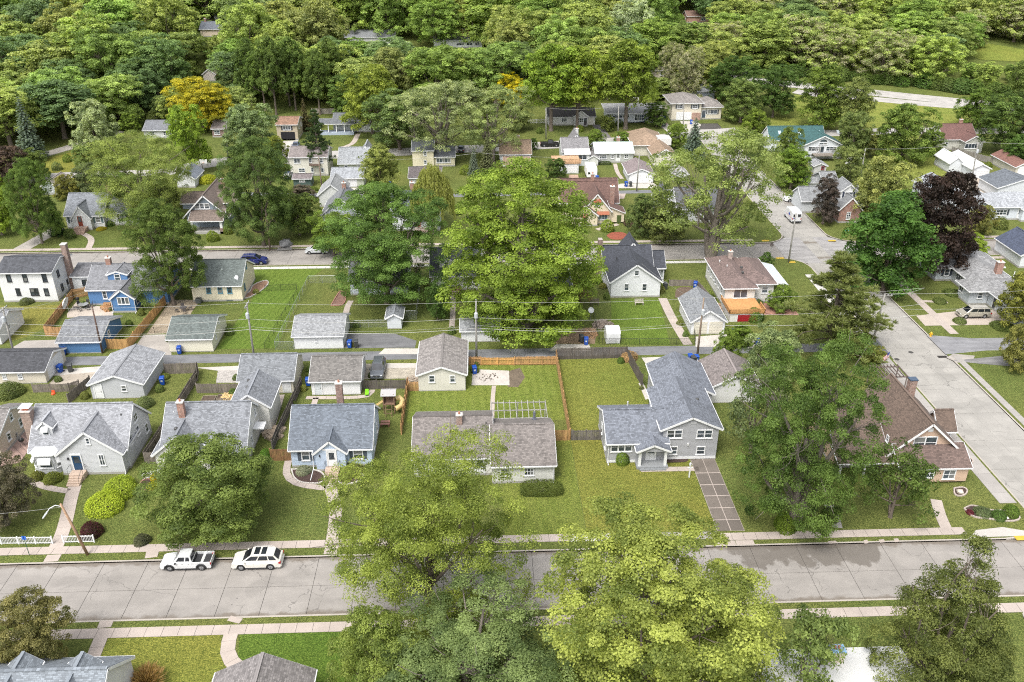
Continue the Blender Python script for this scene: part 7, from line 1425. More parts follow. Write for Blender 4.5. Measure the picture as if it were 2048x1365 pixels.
        for cx in (fa, ra):
            for s_ in (-1, 1):
                f = MB(); pts = [(cx+(wr+.12)*math.cos(R(a)), s_*(h-.02), wr+(wr+.12)*math.sin(R(a))) for a in range(0, 181, 20)]; f.tube(pts, .07, 5); ob('wheel_flare', f, DARKP, t)
    else:
        ob('badge', MB().box(L/2-.005, L/2+.03, -.09, .09, fz-.3, fz-.2), CHROME, t)
    if kind == 'suv' and bright:
        for a, c in ((.12, .36), (.44, .66)): xx0 = rf + (rr_-rf)*a; xx1 = rf + (rr_-rf)*c; ob('sunroof', MB().box(xx1, xx0, -ht+.16, ht-.16, z1-.02, z1+.026), CARG, t)
    return t
PI = math.pi
vehicle('pickup', 'white extended-cab pickup with dark flares parked under the street tree', 377, 1129, PI, (.68, .69, .70), 'pickup', 'pickup_truck', trim=DARKP)
vehicle('suv', 'pearl white SUV with twin sunroof parked behind the white pickup', 517, 1127, PI, (.70, .68, .63), 'car', roofrails=True, bright=True)
vehicle('suv', 'dark grey SUV parked on gravel beside the white garage', 757, 745, -PI/2, (.10, .11, .125), roofrails=True)
vehicle('suv', 'deep blue SUV parked on the back street', 508, 526, 0, (.012, .02, .13), roofrails=True)
vehicle('hatch', 'pale silver car at the far kerb half under a tree', 634, 505, PI, (.58, .60, .62))
vehicle('minivan', 'tan minivan in the driveway of the grey ranch', 1945, 633, PI, (.38, .355, .30), 'minivan', roofrails=True)
vehicle('suv', 'white SUV in the drive beside the red car', 1590, 403, PI, (.70, .71, .72)); vehicle('sedan', 'dark red car behind the white SUV', 1620, 394, PI, (.20, .012, .02))
vehicle('pickup', 'black pickup parked on the upper street', 1100, 293, 0, (.02, .018, .02), 'pickup', 'pickup_truck'); vehicle('minivan', 'white van on the upper street behind the orange roof', 1296, 280, 0, (.68, .69, .70), 'van')
vehicle('sedan', 'dark blue car on the drive of the flat-roofed ranch', 1322, 250, PI*.55, (.02, .03, .07)); vehicle('sedan', 'blue-grey car on the drive below the open garage', 592, 296, -PI/2, (.12, .15, .22))
vehicle('hatch', 'dark car parked behind the orange-roofed garage', 1072, 352, PI/2, (.03, .03, .035)); vehicle('sedan', 'small dark car on the drive near the silver maples', 922, 302, PI/2, (.05, .06, .09)); vehicle('hatch', 'dark blue car under the balcony house', 577, 356, PI/2, (.04, .06, .10))
# white mail van seen from behind
x, y = G(1592, 447); t = thing('mail_van', 'white boxy mail van with blue emblem, seen from behind on the side street', 'van', (x, y+2.6, -.115), PI/2); WV = carpaint((.70, .71, .72), 0)
b = MB().pris_y([(2.6, .35), (2.6, 1.1), (2.0, 1.25), (1.6, 2.3), (1.3, 2.5), (-2.4, 2.5), (-2.6, 2.3), (-2.6, .35)][::-1], -1.0, 1.0); ob('body', bev(b.mesh('body'), .08), WV, t); tm, rm = wheel_meshes(.38)
for cx in (1.7, -1.6):
    for s_ in (-1, 1): w = ob('wheel', tm, None, t, (cx, s_*.9, .38)); ob('rim', rm, None, w)
for s_ in (-.48, .48): ob('rear_window', MB().box(-2.63, -2.55, s_-.3, s_+.3, 1.45, 2.05), CARG, t)
ob('windscreen', MB().slab([(2.03, -.8, 1.32), (2.03, .8, 1.32), (1.68, .8, 2.2), (1.68, -.8, 2.2)], .05), CARG, t); ob('bumper', MB().box(-2.72, -2.55, -.95, .95, .35, .55), DARKP, t)
for s_ in (-.88, .88): ob('tail_light', MB().box(-2.64, -2.55, s_-.07, s_+.07, .9, 1.25), LAMPR, t)
BLU = plain((.02, .05, .30), .4); em = MB()
em.prism([(-1.2, 0), (.2, 0), (.05, .55), (-.95, .5)], 0, .02); 
for s_ in (-1, 1):
    q = [(-1.4, 1.35), (-.2, 1.35), (-.45, 1.95), (-1.0, 1.8)]; o = MB().pris_y([(a, z) for a, z in q] if s_ < 0 else [(a, z) for a, z in q], s_*1.005 - .006, s_*1.005 + .006); ob('emblem', o, BLU, t)
ob('emblem', MB().pris_x([(.1, 1.05), (.75, 1.05), (.65, 1.35), (.2, 1.3)], -2.625, -2.60), BLU, t)
for s_ in (-1, 1): ob('red_stripe', MB().box(-2.4, 1.4, s_*1.004-.004, s_*1.004+.004, 1.12, 1.19), plain((.35, .01, .02), .4), t)
# camper under white cover beside the upper alley
x, y = G(1184, 360); t = thing('camper', 'white covered camper trailer beside the upper alley', 'camper', (x, y+3, 0), 0); c = MB().pris_x([(-2.8, .5), (2.8, .5), (2.8, 2.2), (2.4, 2.75), (-2.4, 2.75), (-2.8, 2.2)], -1.25, 1.25)
ob('body', bev(c.mesh('body'), .15), plain((.72, .72, .70), .6, bmp=.3), t); ob('door', MB().box(-.3, .4, -2.83, -2.79, .6, 2.1), plain((.6, .6, .6)), t); ob('window', MB().box(-1.0, -.5, -2.83, -2.79, 1.3, 1.8), CARG, t)
for s_ in (-1, 1): w = ob('wheel', wheel_meshes(.33)[0], None, t, (s_*1.15, .2, .33), PI/2); ob('rim', wheel_meshes(.33)[1], None, w)
ob('hitch', MB().bar((0, -2.8, .5), (0, -4.0, .5), .1), DARKP, t)
# ================= fences =================
def fence(label, pts, h=1.8, col=(.25, .16, .09), kind='board', bw=.14, sec=2.4, group=None, name='fence', z=0, side=1):
    c = (sum(p[0] for p in pts)/len(pts), sum(p[1] for p in pts)/len(pts)); t = thing(name, label, 'fence', (c[0], c[1], gz(c[1])+z), 0, group); m = wood(col) if isinstance(col, tuple) else col
    bd = MB(); rl = MB(); rnd2 = random.Random(len(label)); pm = None
    for a, b in zip(pts, pts[1:]):
        L = math.dist(a, b); d = Vector((b[0]-a[0], b[1]-a[1], 0))/L; nrm = Vector((-d.y, d.x, 0))*side; A = Vector((a[0]-c[0], a[1]-c[1], 0)); n = max(1, round(L/sec))
        for i in range(n+1):
            p = A + d*L*i/n
            if pm is None:
                pr = .06 if kind in ('board', 'picket') else .03; pm = (MB().box(-pr, pr, -pr, pr, -.3, h+.06) if kind in ('board', 'picket') else MB().cyl((0, 0), pr, -.3, h+.05, 7)).mesh('post'); setmat(pm, m)
            ob('post', pm, None, t, p)
        if kind == 'board':
            for zz in (h*.2, h*.8): rl.bar(A + nrm*.08 + Vector((0, 0, zz)), A + d*L + nrm*.08 + Vector((0, 0, zz)), .04, .09)
            k = int(L/bw)
            for i in range(k):
                p = A + d*(i+.5)*L/k - nrm*.075; hh = h + rnd2.uniform(-.06, .03); w = L/k*rnd2.uniform(.38, .46); q = [p - d*w, p + d*w]; s_ = nrm*.012
                bd.add([q[0]-s_, q[1]-s_, q[1]+s_, q[0]+s_] + [x_ + Vector((0, 0, hh)) for x_ in (q[0]-s_, q[1]-s_, q[1]+s_, q[0]+s_)], [(4, 5, 6, 7), (0, 1, 5, 4), (1, 2, 6, 5), (2, 3, 7, 6), (3, 0, 4, 7)])
        elif kind == 'picket':
            for zz in (.14, h-.1): rl.bar(A + Vector((0, 0, zz)), A + d*L + Vector((0, 0, zz)), .05, .08)
            k = int(L/.16)
            for i in range(k): p = A + d*(i+.5)*L/k; bd.bar(p + Vector((0, 0, .06)), p + Vector((0, 0, h)), .07, .03)
        else:
            rl.tube([A + Vector((0, 0, h)), A + d*L + Vector((0, 0, h))], .022, 5); st = .16; k = int(L/st) + int(h/st)
            for sg in (1, -1):
                for i in range(k):
                    s0 = i*st - h; f0 = max(0, -s0); f1 = min(h, L - s0)
                    if f1 - f0 < .05: continue
                    p0 = A + d*((s0+f0) if sg > 0 else L-(s0+f0)) + Vector((0, 0, f0)); p1 = A + d*((s0+f1) if sg > 0 else L-(s0+f1)) + Vector((0, 0, f1)); e = Vector((0, 0, .008)); bd.add([p0-e, p1-e, p1+e, p0+e], [(0, 1, 2, 3)])
    ob('rail', rl, m, t); b = ob({'board': 'boards', 'picket': 'pickets'}.get(kind, 'wire_mesh'), bd, m, t); b['kind'] = 'stuff'; return t
def gp(*a): return [G(*p) for p in a]
CEDAR = (.40, .23, .10); OLDW = (.17, .145, .125); GREYW = (.22, .20, .18); DKW = (.115, .10, .09)
WP = plain((.72, .72, .72), .4); GALV = plain((.38, .40, .41), .4, .5); BLKM = plain((.03, .032, .03), .5, .3)
fence('white picket fence with blue sign beside the front path, left stretch', gp((-30, 1089), (106, 1088)), .95, WP, 'picket', sec=2.0); fence('short white picket fence right of the curved front path', gp((128, 1086), (189, 1085)), .95, WP, 'picket', sec=1.6)
fence('short white picket run beside the olive dome bush', gp((287, 960), (322, 951)), .9, WP, 'picket', sec=1.2)
fence('weathered grey board fence between the grey and white cottages', [G(395, 762), (-41.0, 92), (-41.2, 88.5), (-39.6, 88.4)], 1.7, OLDW); fence('old brown board fence on the alley beside the big grey garage', gp((331, 748), (397, 746), (395, 762)), 1.7, OLDW)
fence('old board fence with gate behind the raised beds', gp((395, 786), (480, 786)), 1.5, OLDW); fence('low weathered fence behind the tan garage lawn', gp((68, 785), (140, 783), (160, 776)), 1.3, OLDW); fence('weathered fence running up to the big grey garage', gp((138, 807), (182, 770)), 1.5, OLDW)
fence('dark leaning fence between white cottage and blue cottage', gp((604, 775), (556, 880), (546, 905)), 1.7, DKW); fence('brown board gate fence left of the blue cottage', gp((543, 921), (584, 921)), 1.7, (.24, .13, .06))
fence('dark board fence with gate right of the white garage', gp((724, 778), (813, 777)), 1.4, DKW); fence('warm cedar fence between the play yard and the ranch yard', gp((816, 776), (803, 870)), 1.6, CEDAR); fence('cedar fence stub beside the big cream garage', gp((818, 782), (838, 782)), 1.5, CEDAR)
fence('cedar fence along the alley behind the ranch yard, left stretch', gp((938, 731), (962, 731)), 1.4, CEDAR, side=-1); fence('cedar double gate with white braces on the alley', gp((963, 731), (1028, 731)), 1.25, (.52, .29, .10), side=-1, name='gate'); fence('cedar fence along the alley behind the ranch yard, right stretch', gp((1029, 731), (1113, 730)), 1.4, CEDAR, side=-1)
fence('long cedar fence between ranch yard and split-level yard', [(10.8, 112.8), (10.8, 91.7)], 1.6, CEDAR); fence('cedar fence joining the ranch to the long cedar fence', [(8.3, 91.6), (10.7, 91.6)], 1.6, CEDAR); fence('dark grey gate panel left of the split-level', [(11.0, 91.6), (14.7, 91.6)], 1.5, (.14, .125, .12), name='gate')
fence('dark weathered board fence along the alley behind the split-level yard', [(11.0, 112.9), (21.3, 113.0), (22.2, 104.6)], 1.9, (.10, .085, .075)); fence('cedar privacy fence round the blue house patio', gp((190, 591), (178, 592), (148, 598), (92, 672), (127, 674)), 1.7, CEDAR)
fence('cedar fence between the blue house and the gravel yard', gp((216, 698), (258, 698), (333, 607)), 1.7, (.45, .26, .10)); fence('galvanised chain-link fence round the side lawn', gp((588, 700), (551, 700), (618, 567), (672, 566)), 1.4, GALV, 'chain'); fence('chain-link fence between white garage and garden shed', gp((700, 656), (775, 655)), 1.3, GALV, 'chain'); fence('chain-link dog run behind the garden shed', gp((807, 640), (833, 640), (840, 585), (822, 585)), 1.6, GALV, 'chain')
fence('thin black wire fence along the striped lawn', gp((530, 699), (595, 590), (594, 580), (530, 583)), 1.1, BLKM, 'chain', sec=2.6); fence('black wire fence on the alley round the back lawn', gp((1204, 690), (1390, 690), (1386, 655)), 1.1, BLKM, 'chain', sec=2.8); fence('black wire fence along the left of the back lawn', gp((1198, 688), (1178, 590), (1212, 590)), 1.1, BLKM, 'chain', sec=2.8)
fence('grey lattice fence round the garden bed by the bungalow', gp((1338, 572), (1393, 572), (1428, 612)), 1.2, (.20, .17, .15)); fence('black wire fence before the gravel yard', gp((281, 668), (338, 666)), 1.1, BLKM, 'chain', sec=2.2)
fence('dark board fence behind the white shed row', gp((1612, 364), (1712, 362)), 1.9, (.13, .11, .10)); fence('grey board fence below the dark red roof', gp((1903, 304), (1945, 318), (1990, 330)), 1.6, (.24, .22, .20)); fence('pale fence at the edge of the shaded clearing', gp((624, 228), (680, 228)), 1.6, (.30, .27, .23)); fence('dark fence along the right edge lawn', gp((1998, 325), (2060, 325)), 1.8, (.14, .12, .11)); fence('white rail fence left of the black-roofed ranch', gp((1056, 247), (1090, 247)), 1.1, WP, 'picket'); fence('orange board fence behind the cream split-level', gp((1378, 212), (1432, 208)), 1.5, (.5, .16, .05)); fence('chain-link fence right of the white mauve-roofed garage', gp((1305, 345), (1325, 372)), 1.3, GALV, 'chain'); fence('dark fence beside the grey sun-room house', gp((1177, 302), (1196, 330)), 1.7, (.2, .17, .14))
# ================= poles and wires =================
PWD = wood((.20, .15, .11)); PGR = wood((.26, .25, .23)); WIRE = plain((.35, .35, .33), .6); WIRED = plain((.03, .03, .03), .6); CERAM = plain((.4, .42, .44), .4)
POLES = {}
def pole(key, label, u, v, ut, vt, mat, arm=True, can=False, r=.15, armw=1.2, armdir=(0, 1)):
    x, y = G(u, v); xt, zt = PY(ut, vt, y); z0 = gz(y); h = zt - z0; t = thing('utility_pole', label, 'utility pole', (x, y, z0)); top = (xt-x, 0, h); POLES[key] = (xt, y, zt)
    ob('shaft', MB().tube([(0, 0, -.5), (top[0]*.5, 0, h*.5), top], [r*1.15, r, r*.75], 8), mat, t, smooth=True)
    if arm:
        d = Vector((*armdir, 0)); c = Vector((top[0]*.96, 0, h*.96)); ob('crossarm', MB().bar(c - d*armw, c + d*armw, .10, .12), mat, t); i_ = MB()
        for k in (-.9, -.45, .45, .9): p = c + d*armw*k; i_.lathe((p.x, p.y, p.z+.05), [(.05, 0), (.07, .08), (.03, .16)], 6)
        ob('insulator', i_, CERAM, t); ob('brace', MB().bar(c + d*armw*.6, c - Vector((0, 0, .7)), .03).bar(c - d*armw*.6, c - Vector((0, 0, .7)), .03), mat, t)
    if can: p = Vector((top[0]*.75, -.38, h*.74)); ob('transformer', MB().lathe((p.x, p.y, p.z), [(.24, 0), (.27, .05), (.27, .75), (.2, .85), (.06, .95)], 12), CERAM, t); ob('bracket', MB().box(p.x-.06, p.x+.06, p.y, p.y+.3, p.z+.3, p.z+.4), CERAM, t)
    return t
pole('a0', 'grey leaning utility pole with transformer at the left edge', 30, 718, 5, 615, PGR, can=True); pole('a1', 'dark brown pole beside the blue garage', 205, 707, 184, 612, wood((.10, .06, .045)), arm=False, r=.13)
pole('a2', 'grey utility pole with transformer above the white striped-lawn garage', 508, 714, 493, 606, PGR, can=True); pole('a3', 'grey utility pole with transformer before the low white shed', 953, 720, 952, 603, PGR, can=True); pole('a4', 'leaning brown pole in front of the double garage', 1394, 716, 1408, 596, PWD, arm=False, can=True)
pole('s1', 'tall leaning street pole with crossarm by the pine', 1744, 690, 1770, 588, PGR, armdir=(1, 0)); pole('s2', 'tall pole at the side street crossing corner', 1577, 525, 1592, 427, PGR, arm=False)
pole('b1', 'brown pole beside the dark street tree left of the pale car', 540, 500, 531, 420, PWD, arm=False); pole('b2', 'brown pole with small crossarm beside the cream two-storey', 645, 388, 637, 315, PWD); pole('b3', 'pole before the white mauve-roofed garage', 1273, 383, 1279, 307, PGR, arm=False)
pole('c1', 'pale pole left of the black-roofed ranch', 1092, 279, 1092, 216, PGR, arm=False); pole('c2', 'pale pole before the flat-roofed ranch', 1236, 272, 1237, 212, PGR, arm=False); pole('c3', 'thin pole on the drive of the cream split-level', 1366, 262, 1368, 205, PGR, arm=False); pole('c4', 'pale pole near the silvery lawn tree', 456, 330, 453, 250, PGR, arm=False); pole('c5', 'short pale pole near the blue spruce', 65, 325, 61, 295, PGR, arm=False)
pole('d1', 'leaning grey pole behind the yellow-green tree', 1721, 354, 1731, 298, PGR, arm=False); pole('d2', 'short leaning pole on the lawn of the broad tree', 1828, 332, 1837, 308, PGR, arm=False); pole('d3', 'utility pole with transformer by the long white metal-roofed garage', 1943, 365, 1956, 285, PGR, can=True)
def wire(label, pts, sag=.5, r=.018, mat=WIRE, loc=None):
    m = MB()
    for a, b in zip(pts, pts[1:]):
        n = 14; q = []
        for i in range(n+1): f = i/n; p = Vector(a)*(1-f) + Vector(b)*f; p.z -= sag*4*f*(1-f); q.append(p)
        m.tube(q, r, 4, cap=False)
    return ob('cable', m, mat, label=label, cat='cable')
A = [POLES[k] for k in ('a0', 'a2', 'a3', 'a4')]; far = lambda p, d: (p[0]+d[0], p[1]+d[1], p[2]+d[2])
L0 = far(A[0], (-30, 0, 0)); R0 = far(A[3], (32, 0, 1.0))
wire('topmost overhead cable running along the alley', [L0, *A, R0], .45, .016); wire('middle overhead cable running along the alley', [far(p, (0, 0, -2.6)) for p in (L0, *A, R0)], .7, .02); wire('lowest thick overhead cable running along the alley', [far(p, (0, 0, -4.3)) for p in (L0, *A, R0)], .8, .03); wire('thin service cable just above the lowest alley cable', [far(p, (0, 0.1, -3.9)) for p in (A[0], A[1], A[2], A[3])], .9, .012)
wire('service cable from the alley pole to the blue house', [far(A[0], (0, 0, -1)), (-57, 134, 6)], .6, .012); wire('service cable from the alley pole to the cross-gabled house', [far(A[3], (0, 0, -1)), (27, 137, 5.4)], .5, .012); wire('overhead cable crossing the side street', [POLES['s1'], far(POLES['s1'], (42, 3, 0))], .6, .018); wire('lower cable crossing the side street', [far(POLES['s1'], (0, 0, -2.5)), far(POLES['s1'], (42, 3, -3))], .6, .018); wire('cable from the street pole towards the alley', [POLES['s1'], R0], .4, .018)
wire('cable across the upper gardens', [POLES['b2'], (0, 194, 9), POLES['b3']], 1.0, .02); wire('upper street cable, left span', [POLES['c1'], POLES['c2']], .7, .02); wire('upper street cable, right span', [POLES['c2'], POLES['c3']], .6, .02); wire('cable at the right edge above the gravel yard', [POLES['d1'], POLES['d3'], far(POLES['d3'], (40, 0, 0))], .6, .02)
# leaning street lamp, lower left
x, y = G(177, 1110); xt, zt = PY(121, 1008, y); t = thing('street_lamp', 'leaning wooden street lamp pole with curved silver arm', 'street lamp', (x, y, 0)); dx = xt-x
ob('pole', MB().tube([(0, 0, -.5), (dx*.5, 0, zt*.5), (dx, 0, zt)], [.16, .14, .11], 8), wood((.30, .19, .12)), t, smooth=True); e = (dx-1.75, -.3, zt-1.2)
ob('arm', MB().tube([(dx, 0, zt-.35), (dx-.5, -.1, zt-.1), (dx-1.1, -.2, zt-.4), (dx-1.45, -.25, zt-.85)], .05, 7), plain((.62, .63, .64), .4, .3), t)
hd = MB().bar((dx-1.4, -.25, zt-.8), (dx-1.95, -.35, zt-1.45), .34, .14); ob('lamp_head', bev(hd.mesh('lamp_head'), .05), plain((.62, .66, .68), .3, .3), t); wire('thin cable from the street lamp leaving the left edge', [(xt, y, zt-.4), (xt-22, y+.5, zt-.8)], .8, .012)
# signs
x, y = G(59, 1111); t = thing('street_sign', 'small blue sign on a thin green post by the pavement', 'sign', (x, y, 0)); ob('post', MB().box(-.03, .03, -.02, .02, -.2, 2.6), plain((.05, .12, .08), .5, .4), t); ob('plate', MB().prism([(-.22, -.02), (.22, -.02), (.22, .01), (-.22, .01)], 2.1, 2.55), plain((.03, .12, .5), .4), t)
x, y = G(1378, 955); t = thing('lamp_post', 'white post with small lantern beside the split-level driveway', 'lamp post', (x, y, 0)); ob('post', MB().box(-.07, .07, -.07, .07, -.1, 1.7), TRIM, t); ob('lantern', MB().lathe((0, 0, 1.7), [(.1, 0), (.15, .05), (.13, .3), (.04, .42)], 8), plain((.5, .52, .52)), t); ob('crossbar', MB().box(-.3, .3, -.04, .04, 1.35, 1.43), TRIM, t)
x, y = G(1540, 515); t = thing('street_sign', 'dark stop-sign post seen from behind at the crossing corner', 'sign', (x, y, 0)); ob('post', MB().box(-.03, .03, -.03, .03, -.1, 2.4), GALV, t); ob('plate', MB().pris_y([(.38*math.cos(R(22.5+45*k)), 2.5+.38*math.sin(R(22.5+45*k))) for k in range(8)], -.02, .02), plain((.16, .13, .13)), t)
x, y = G(1693, 466); t = thing('yard_sign', 'small turquoise yard sign on the corner lawn', 'sign', (x, y, 0)); ob('board', MB().box(-.35, .35, -.02, .02, .35, .85), plain((.08, .42, .5)), t); ob('stake', MB().box(-.03, .03, -.01, .01, -.1, .36), GALV, t)
x, y = G(1769, 752); t = thing('flagpole', 'thin flagpole with a drooping striped flag behind the corner house', 'flagpole', (x, y, 0)); xt, zt = PY(1781, 702, y); ob('pole', MB().tube([(0, 0, -.2), (xt-x, 0, zt)], .035, 6), plain((.6, .6, .6), .4, .5), t)
fl = MB(); n = 7; s_ = Vector((xt-x-.05, 0, zt-.1))
for i in range(7): fl.add([s_ + Vector((-.25*f - .06*i*0, .06*math.sin(f*3), -.25*f*1.2 - .13*i)) for f in (0, 1, 2, 3)] + [s_ + Vector((-.25*f, .06*math.sin(f*3), -.25*f*1.2 - .13*(i+1))) for f in (0, 1, 2, 3)], [(k, k+1, k+5, k+4) for k in range(3)]) if i % 2 == 0 else None
ob('red_stripes', fl, plain((.35, .03, .04)), t); fl = MB()
for i in range(1, 7, 2): fl.add([s_ + Vector((-.25*f, .06*math.sin(f*3), -.25*f*1.2 - .13*i)) for f in (0, 1, 2, 3)] + [s_ + Vector((-.25*f, .06*math.sin(f*3), -.25*f*1.2 - .13*(i+1))) for f in (0, 1, 2, 3)], [(k, k+1, k+5, k+4) for k in range(3)])
ob('white_stripes', fl, plain((.65, .65, .65)), t); ob('canton', MB().add([s_ + Vector((0, -.02, 0)), s_ + Vector((-.3, -.02, -.3)), s_ + Vector((-.3, -.02, -.75)), s_ + Vector((0, -.02, -.45))], [(0, 1, 2, 3)]), plain((.03, .05, .2)), t)
x, y = G(1861, 673); t = thing('fire_hydrant', 'yellow fire hydrant on the verge below the minivan', 'hydrant', (x, y, 0)); HY = plain((.62, .36, .03), .5); ob('barrel', MB().lathe((0, 0, 0), [(.2, 0), (.2, .06), (.13, .08), (.13, .5), (.17, .52), (.17, .58), (.12, .7), (.04, .78)], 12), HY, t); ob('nozzle', MB().bar((-.26, 0, .42), (.26, 0, .42), .12), HY, t); ob('nozzle', MB().bar((0, -.28, .4), (0, 0, .4), .15), HY, t)
# ================= wheeled bins =================
def bin_proto():
    b = MB(); b.add([(-.24, -.28, .08), (.24, -.28, .08), (.24, .24, .08), (-.24, .24, .08), (-.30, -.36, .98), (.30, -.36, .98), (.30, .36, .98), (-.30, .36, .98)], [(3, 2, 1, 0), (4, 5, 6, 7), (0, 1, 5, 4), (1, 2, 6, 5), (2, 3, 7, 6), (3, 0, 4, 7)]); bm_ = bev(b.mesh('body'), .03)
    l = MB().add([(-.32, -.40, .99), (.32, -.40, .99), (.32, .38, .99), (-.32, .38, .99), (-.27, -.33, 1.08), (.27, -.33, 1.08), (.27, .33, 1.1), (-.27, .33, 1.1)], [(3, 2, 1, 0), (4, 5, 6, 7), (0, 1, 5, 4), (1, 2, 6, 5), (2, 3, 7, 6), (3, 0, 4, 7)]); lm = bev(l.mesh('lid'), .02)
    w = MB(); 
    for s_ in (-1, 1): w.tube([(s_*.27, .26, .11), (s_*.33, .26, .11)], .11, 10)
    hd = MB().tube([(-.24, .36, .95), (-.24, .46, .95), (.24, .46, .95), (.24, .36, .95)], .02, 5); return bm_, lm, w.mesh('wheels'), hd.mesh('handle')
BP = bin_proto(); BINC = {}
def bin_(label, u, v, col='blue', rz=0.0, lidc=None, group=None):
    x, y = G(u, v); t = thing('wheeled_bin', label, 'bin', (x, y, gz(y)+.02), rz); c = {'blue': (.012, .065, .33), 'grey': (.05, .053, .055)}[col]; t.scale = (1.1, 1.1, 1.15)
    if col not in BINC: BINC[col] = [m.copy() for m in BP]; [setmat(m, plain(cc, .45, var=.15)) for m, cc in zip(BINC[col], (c, c, (.02, .02, .02), c))]
    for nm, m in zip(('body', 'lid', 'wheel', 'handle'), BINC[col]): ob(nm, m, None, t)
    if col == 'blue' : ob('emblem', BEM, None, t)
BEM = MB().add([(-.12, -.345, .55), (.12, -.345, .55), (.12, -.362, .78), (-.12, -.362, .78)], [(0, 1, 2, 3)]).mesh('emblem'); setmat(BEM, plain((.45, .5, .55)))
for l, u, v, c in [('blue bin at the corner of the blue garage', 128, 711, 'blue'), ('dark grey bin on the apron left of the blue garage', 94, 713, 'grey'), ('blue bin beside the tan garage driveway', 122, 745, 'blue'), ('grey bin beside the blue one by the tan garage driveway', 142, 744, 'grey'), ('blue bin against the big grey garage', 326, 770, 'blue'), ('blue bin against the cream green-roofed garage', 360, 708, 'blue'), ('blue bin right of the white striped-lawn garage', 700, 696, 'blue'), ('grey bin right of the white striped-lawn garage', 713, 695, 'grey'), ('blue bin behind the big cream garage roof', 902, 690, 'blue'), ('blue bin on the broken patio by the cream garage', 949, 748, 'blue'),
                   ('blue bin on the apron beside the gravel patch', 1172, 690, 'blue'), ('grey bin behind the blue one on the gravel patch', 1163, 685, 'grey'), ('blue bin right of the double garage', 1464, 674, 'blue'), ('dark grey bin on the apron before the double garage', 1447, 690, 'grey'), ('blue bin by the alley end below the red door', 1514, 690, 'blue'), ('left blue bin of the pair behind the split-level garage', 1380, 724, 'blue'), ('right blue bin of the pair behind the split-level garage', 1392, 726, 'blue'), ('grey bin between the two blue bins on the alley', 1386, 728, 'grey'), ('blue bin in the garden bed by the cross-gabled house', 1390, 577, 'blue'), ('black bin on the patio by the cross-gabled house', 1330, 579, 'grey'),
                   ('blue bin on the upper alley before the mauve-roofed garage', 1252, 374, 'blue'), ('dark bin on the upper alley before the mauve-roofed garage', 1261, 374, 'grey'), ('blue bin beside the white camper', 1194, 362, 'blue'), ('blue bin below the white dark-roofed house on the upper alley', 780, 374, 'blue'), ('blue bin on the cream split-level drive', 1382, 249, 'blue'), ('blue bin at the flat-roofed ranch', 1328, 242, 'blue'), ('blue bin by the slate-roofed garage at right', 1978, 376, 'blue'), ('blue bin at the right edge by the beige garage', 2032, 362, 'blue'), ('black bin at the grey ranch door', 1995, 617, 'grey'), ('blue barrel-like bin beside the white taupe-roofed garage', 617, 772, 'blue')]: bin_(l, u, v, c, random.uniform(-.3, .3))
# ================= gardens =================
# play set with tube slide
x, y = G(780, 822); t = thing('play_set', 'wooden play tower with yellow tube slide in the back yard', 'play set', (x, y, 0)); PW = wood((.20, .12, .08))
for sx in (-.7, .7):
    for sy in (-.7, .7): ob('post', MB().box(sx-.06, sx+.06, sy-.06, sy+.06, -.1, 3.0), PW, t)
ob('platform', MB().box(-.8, .8, -.8, .8, 1.4, 1.5), PW, t); ob('roof', MB().slab([(-1, -1, 2.85), (1, -1, 2.85), (1, 0, 3.3), (-1, 0, 3.3)], .06).slab([(-1, 0, 3.3), (1, 0, 3.3), (1, 1, 2.85), (-1, 1, 2.85)], .06), plain((.34, .33, .33), .8), t); ob('side_panel', MB().box(-.75, .75, .7, .75, 1.5, 2.2).box(-.75, -.7, -.65, .65, 1.5, 2.1), PW, t)
ob('tube_slide', MB().tube([(.8, .2, 1.7), (1.3, .5, 1.75), (1.7, .2, 1.5), (1.6, -.5, 1.1), (.9, -.9, .85)], .36, 10, cap=False), plain((.46, .35, .15), .5), t, smooth=True); sl = MB()
for s_ in (-.25, .25): sl.bar((-.8, s_+.2, 1.45), (-3.2, s_-.6, .15), .06, .16)
ob('slide', sl.slab([(-.8, -.05, 1.43), (-.8, .45, 1.43), (-3.2, -.35, .12), (-3.2, -.85, .12)], .03), plain((.46, .35, .15), .5), t); ob('ladder', MB().bar((-.4, -.8, 1.4), (-.4, -1.6, 0), .07).bar((.4, -.8, 1.4), (.4, -1.6, 0), .07).bar((-.4, -1.1, .9), (.4, -1.1, .9), .06).bar((-.4, -1.35, .45), (.4, -1.35, .45), .06), PW, t); ob('picnic_seat', MB().box(-.9, .3, -3.4, -3.0, .35, .42).box(-.9, .3, -4.0, -3.6, .35, .42).box(-.85, -.75, -4.0, -3.0, 0, .35).box(.15, .25, -4.0, -3.0, 0, .35), plain((.26, .13, .10)), t)
# pergola frame behind the ranch
t = thing('pergola', 'grey open timber pergola behind the ranch house', 'pergola', (4.4, 95, 0)); PG = wood((.30, .29, .27)); X0, X1, Y0, Y1 = -3.4, 3.6, -1.9, 1.9
for a in (X0, 0, X1):
    for b_ in (Y0, Y1): ob('post', MB().box(a-.06, a+.06, b_-.06, b_+.06, -.1, 2.4), PG, t)
for b_ in (Y0, 0, Y1): ob('beam', MB().box(X0-.1, X1+.1, b_-.05, b_+.05, 2.4, 2.52), PG, t)
for k in range(10): a = X0 + k*(X1-X0)/9; ob('rafter', MB().box(a-.04, a+.04, Y0-.3, Y1+.3, 2.525, 2.63), PG, t)
x, y = G(1770, 775); t = thing('pergola', 'dark slatted pergola behind the corner house', 'pergola', (x, y, 0)); PD = wood((.13, .10, .09))
for a in (-2, 2):
    for b_ in (-1.4, 1.4): ob('post', MB().box(a-.06, a+.06, b_-.06, b_+.06, -.1, 2.4), PD, t)
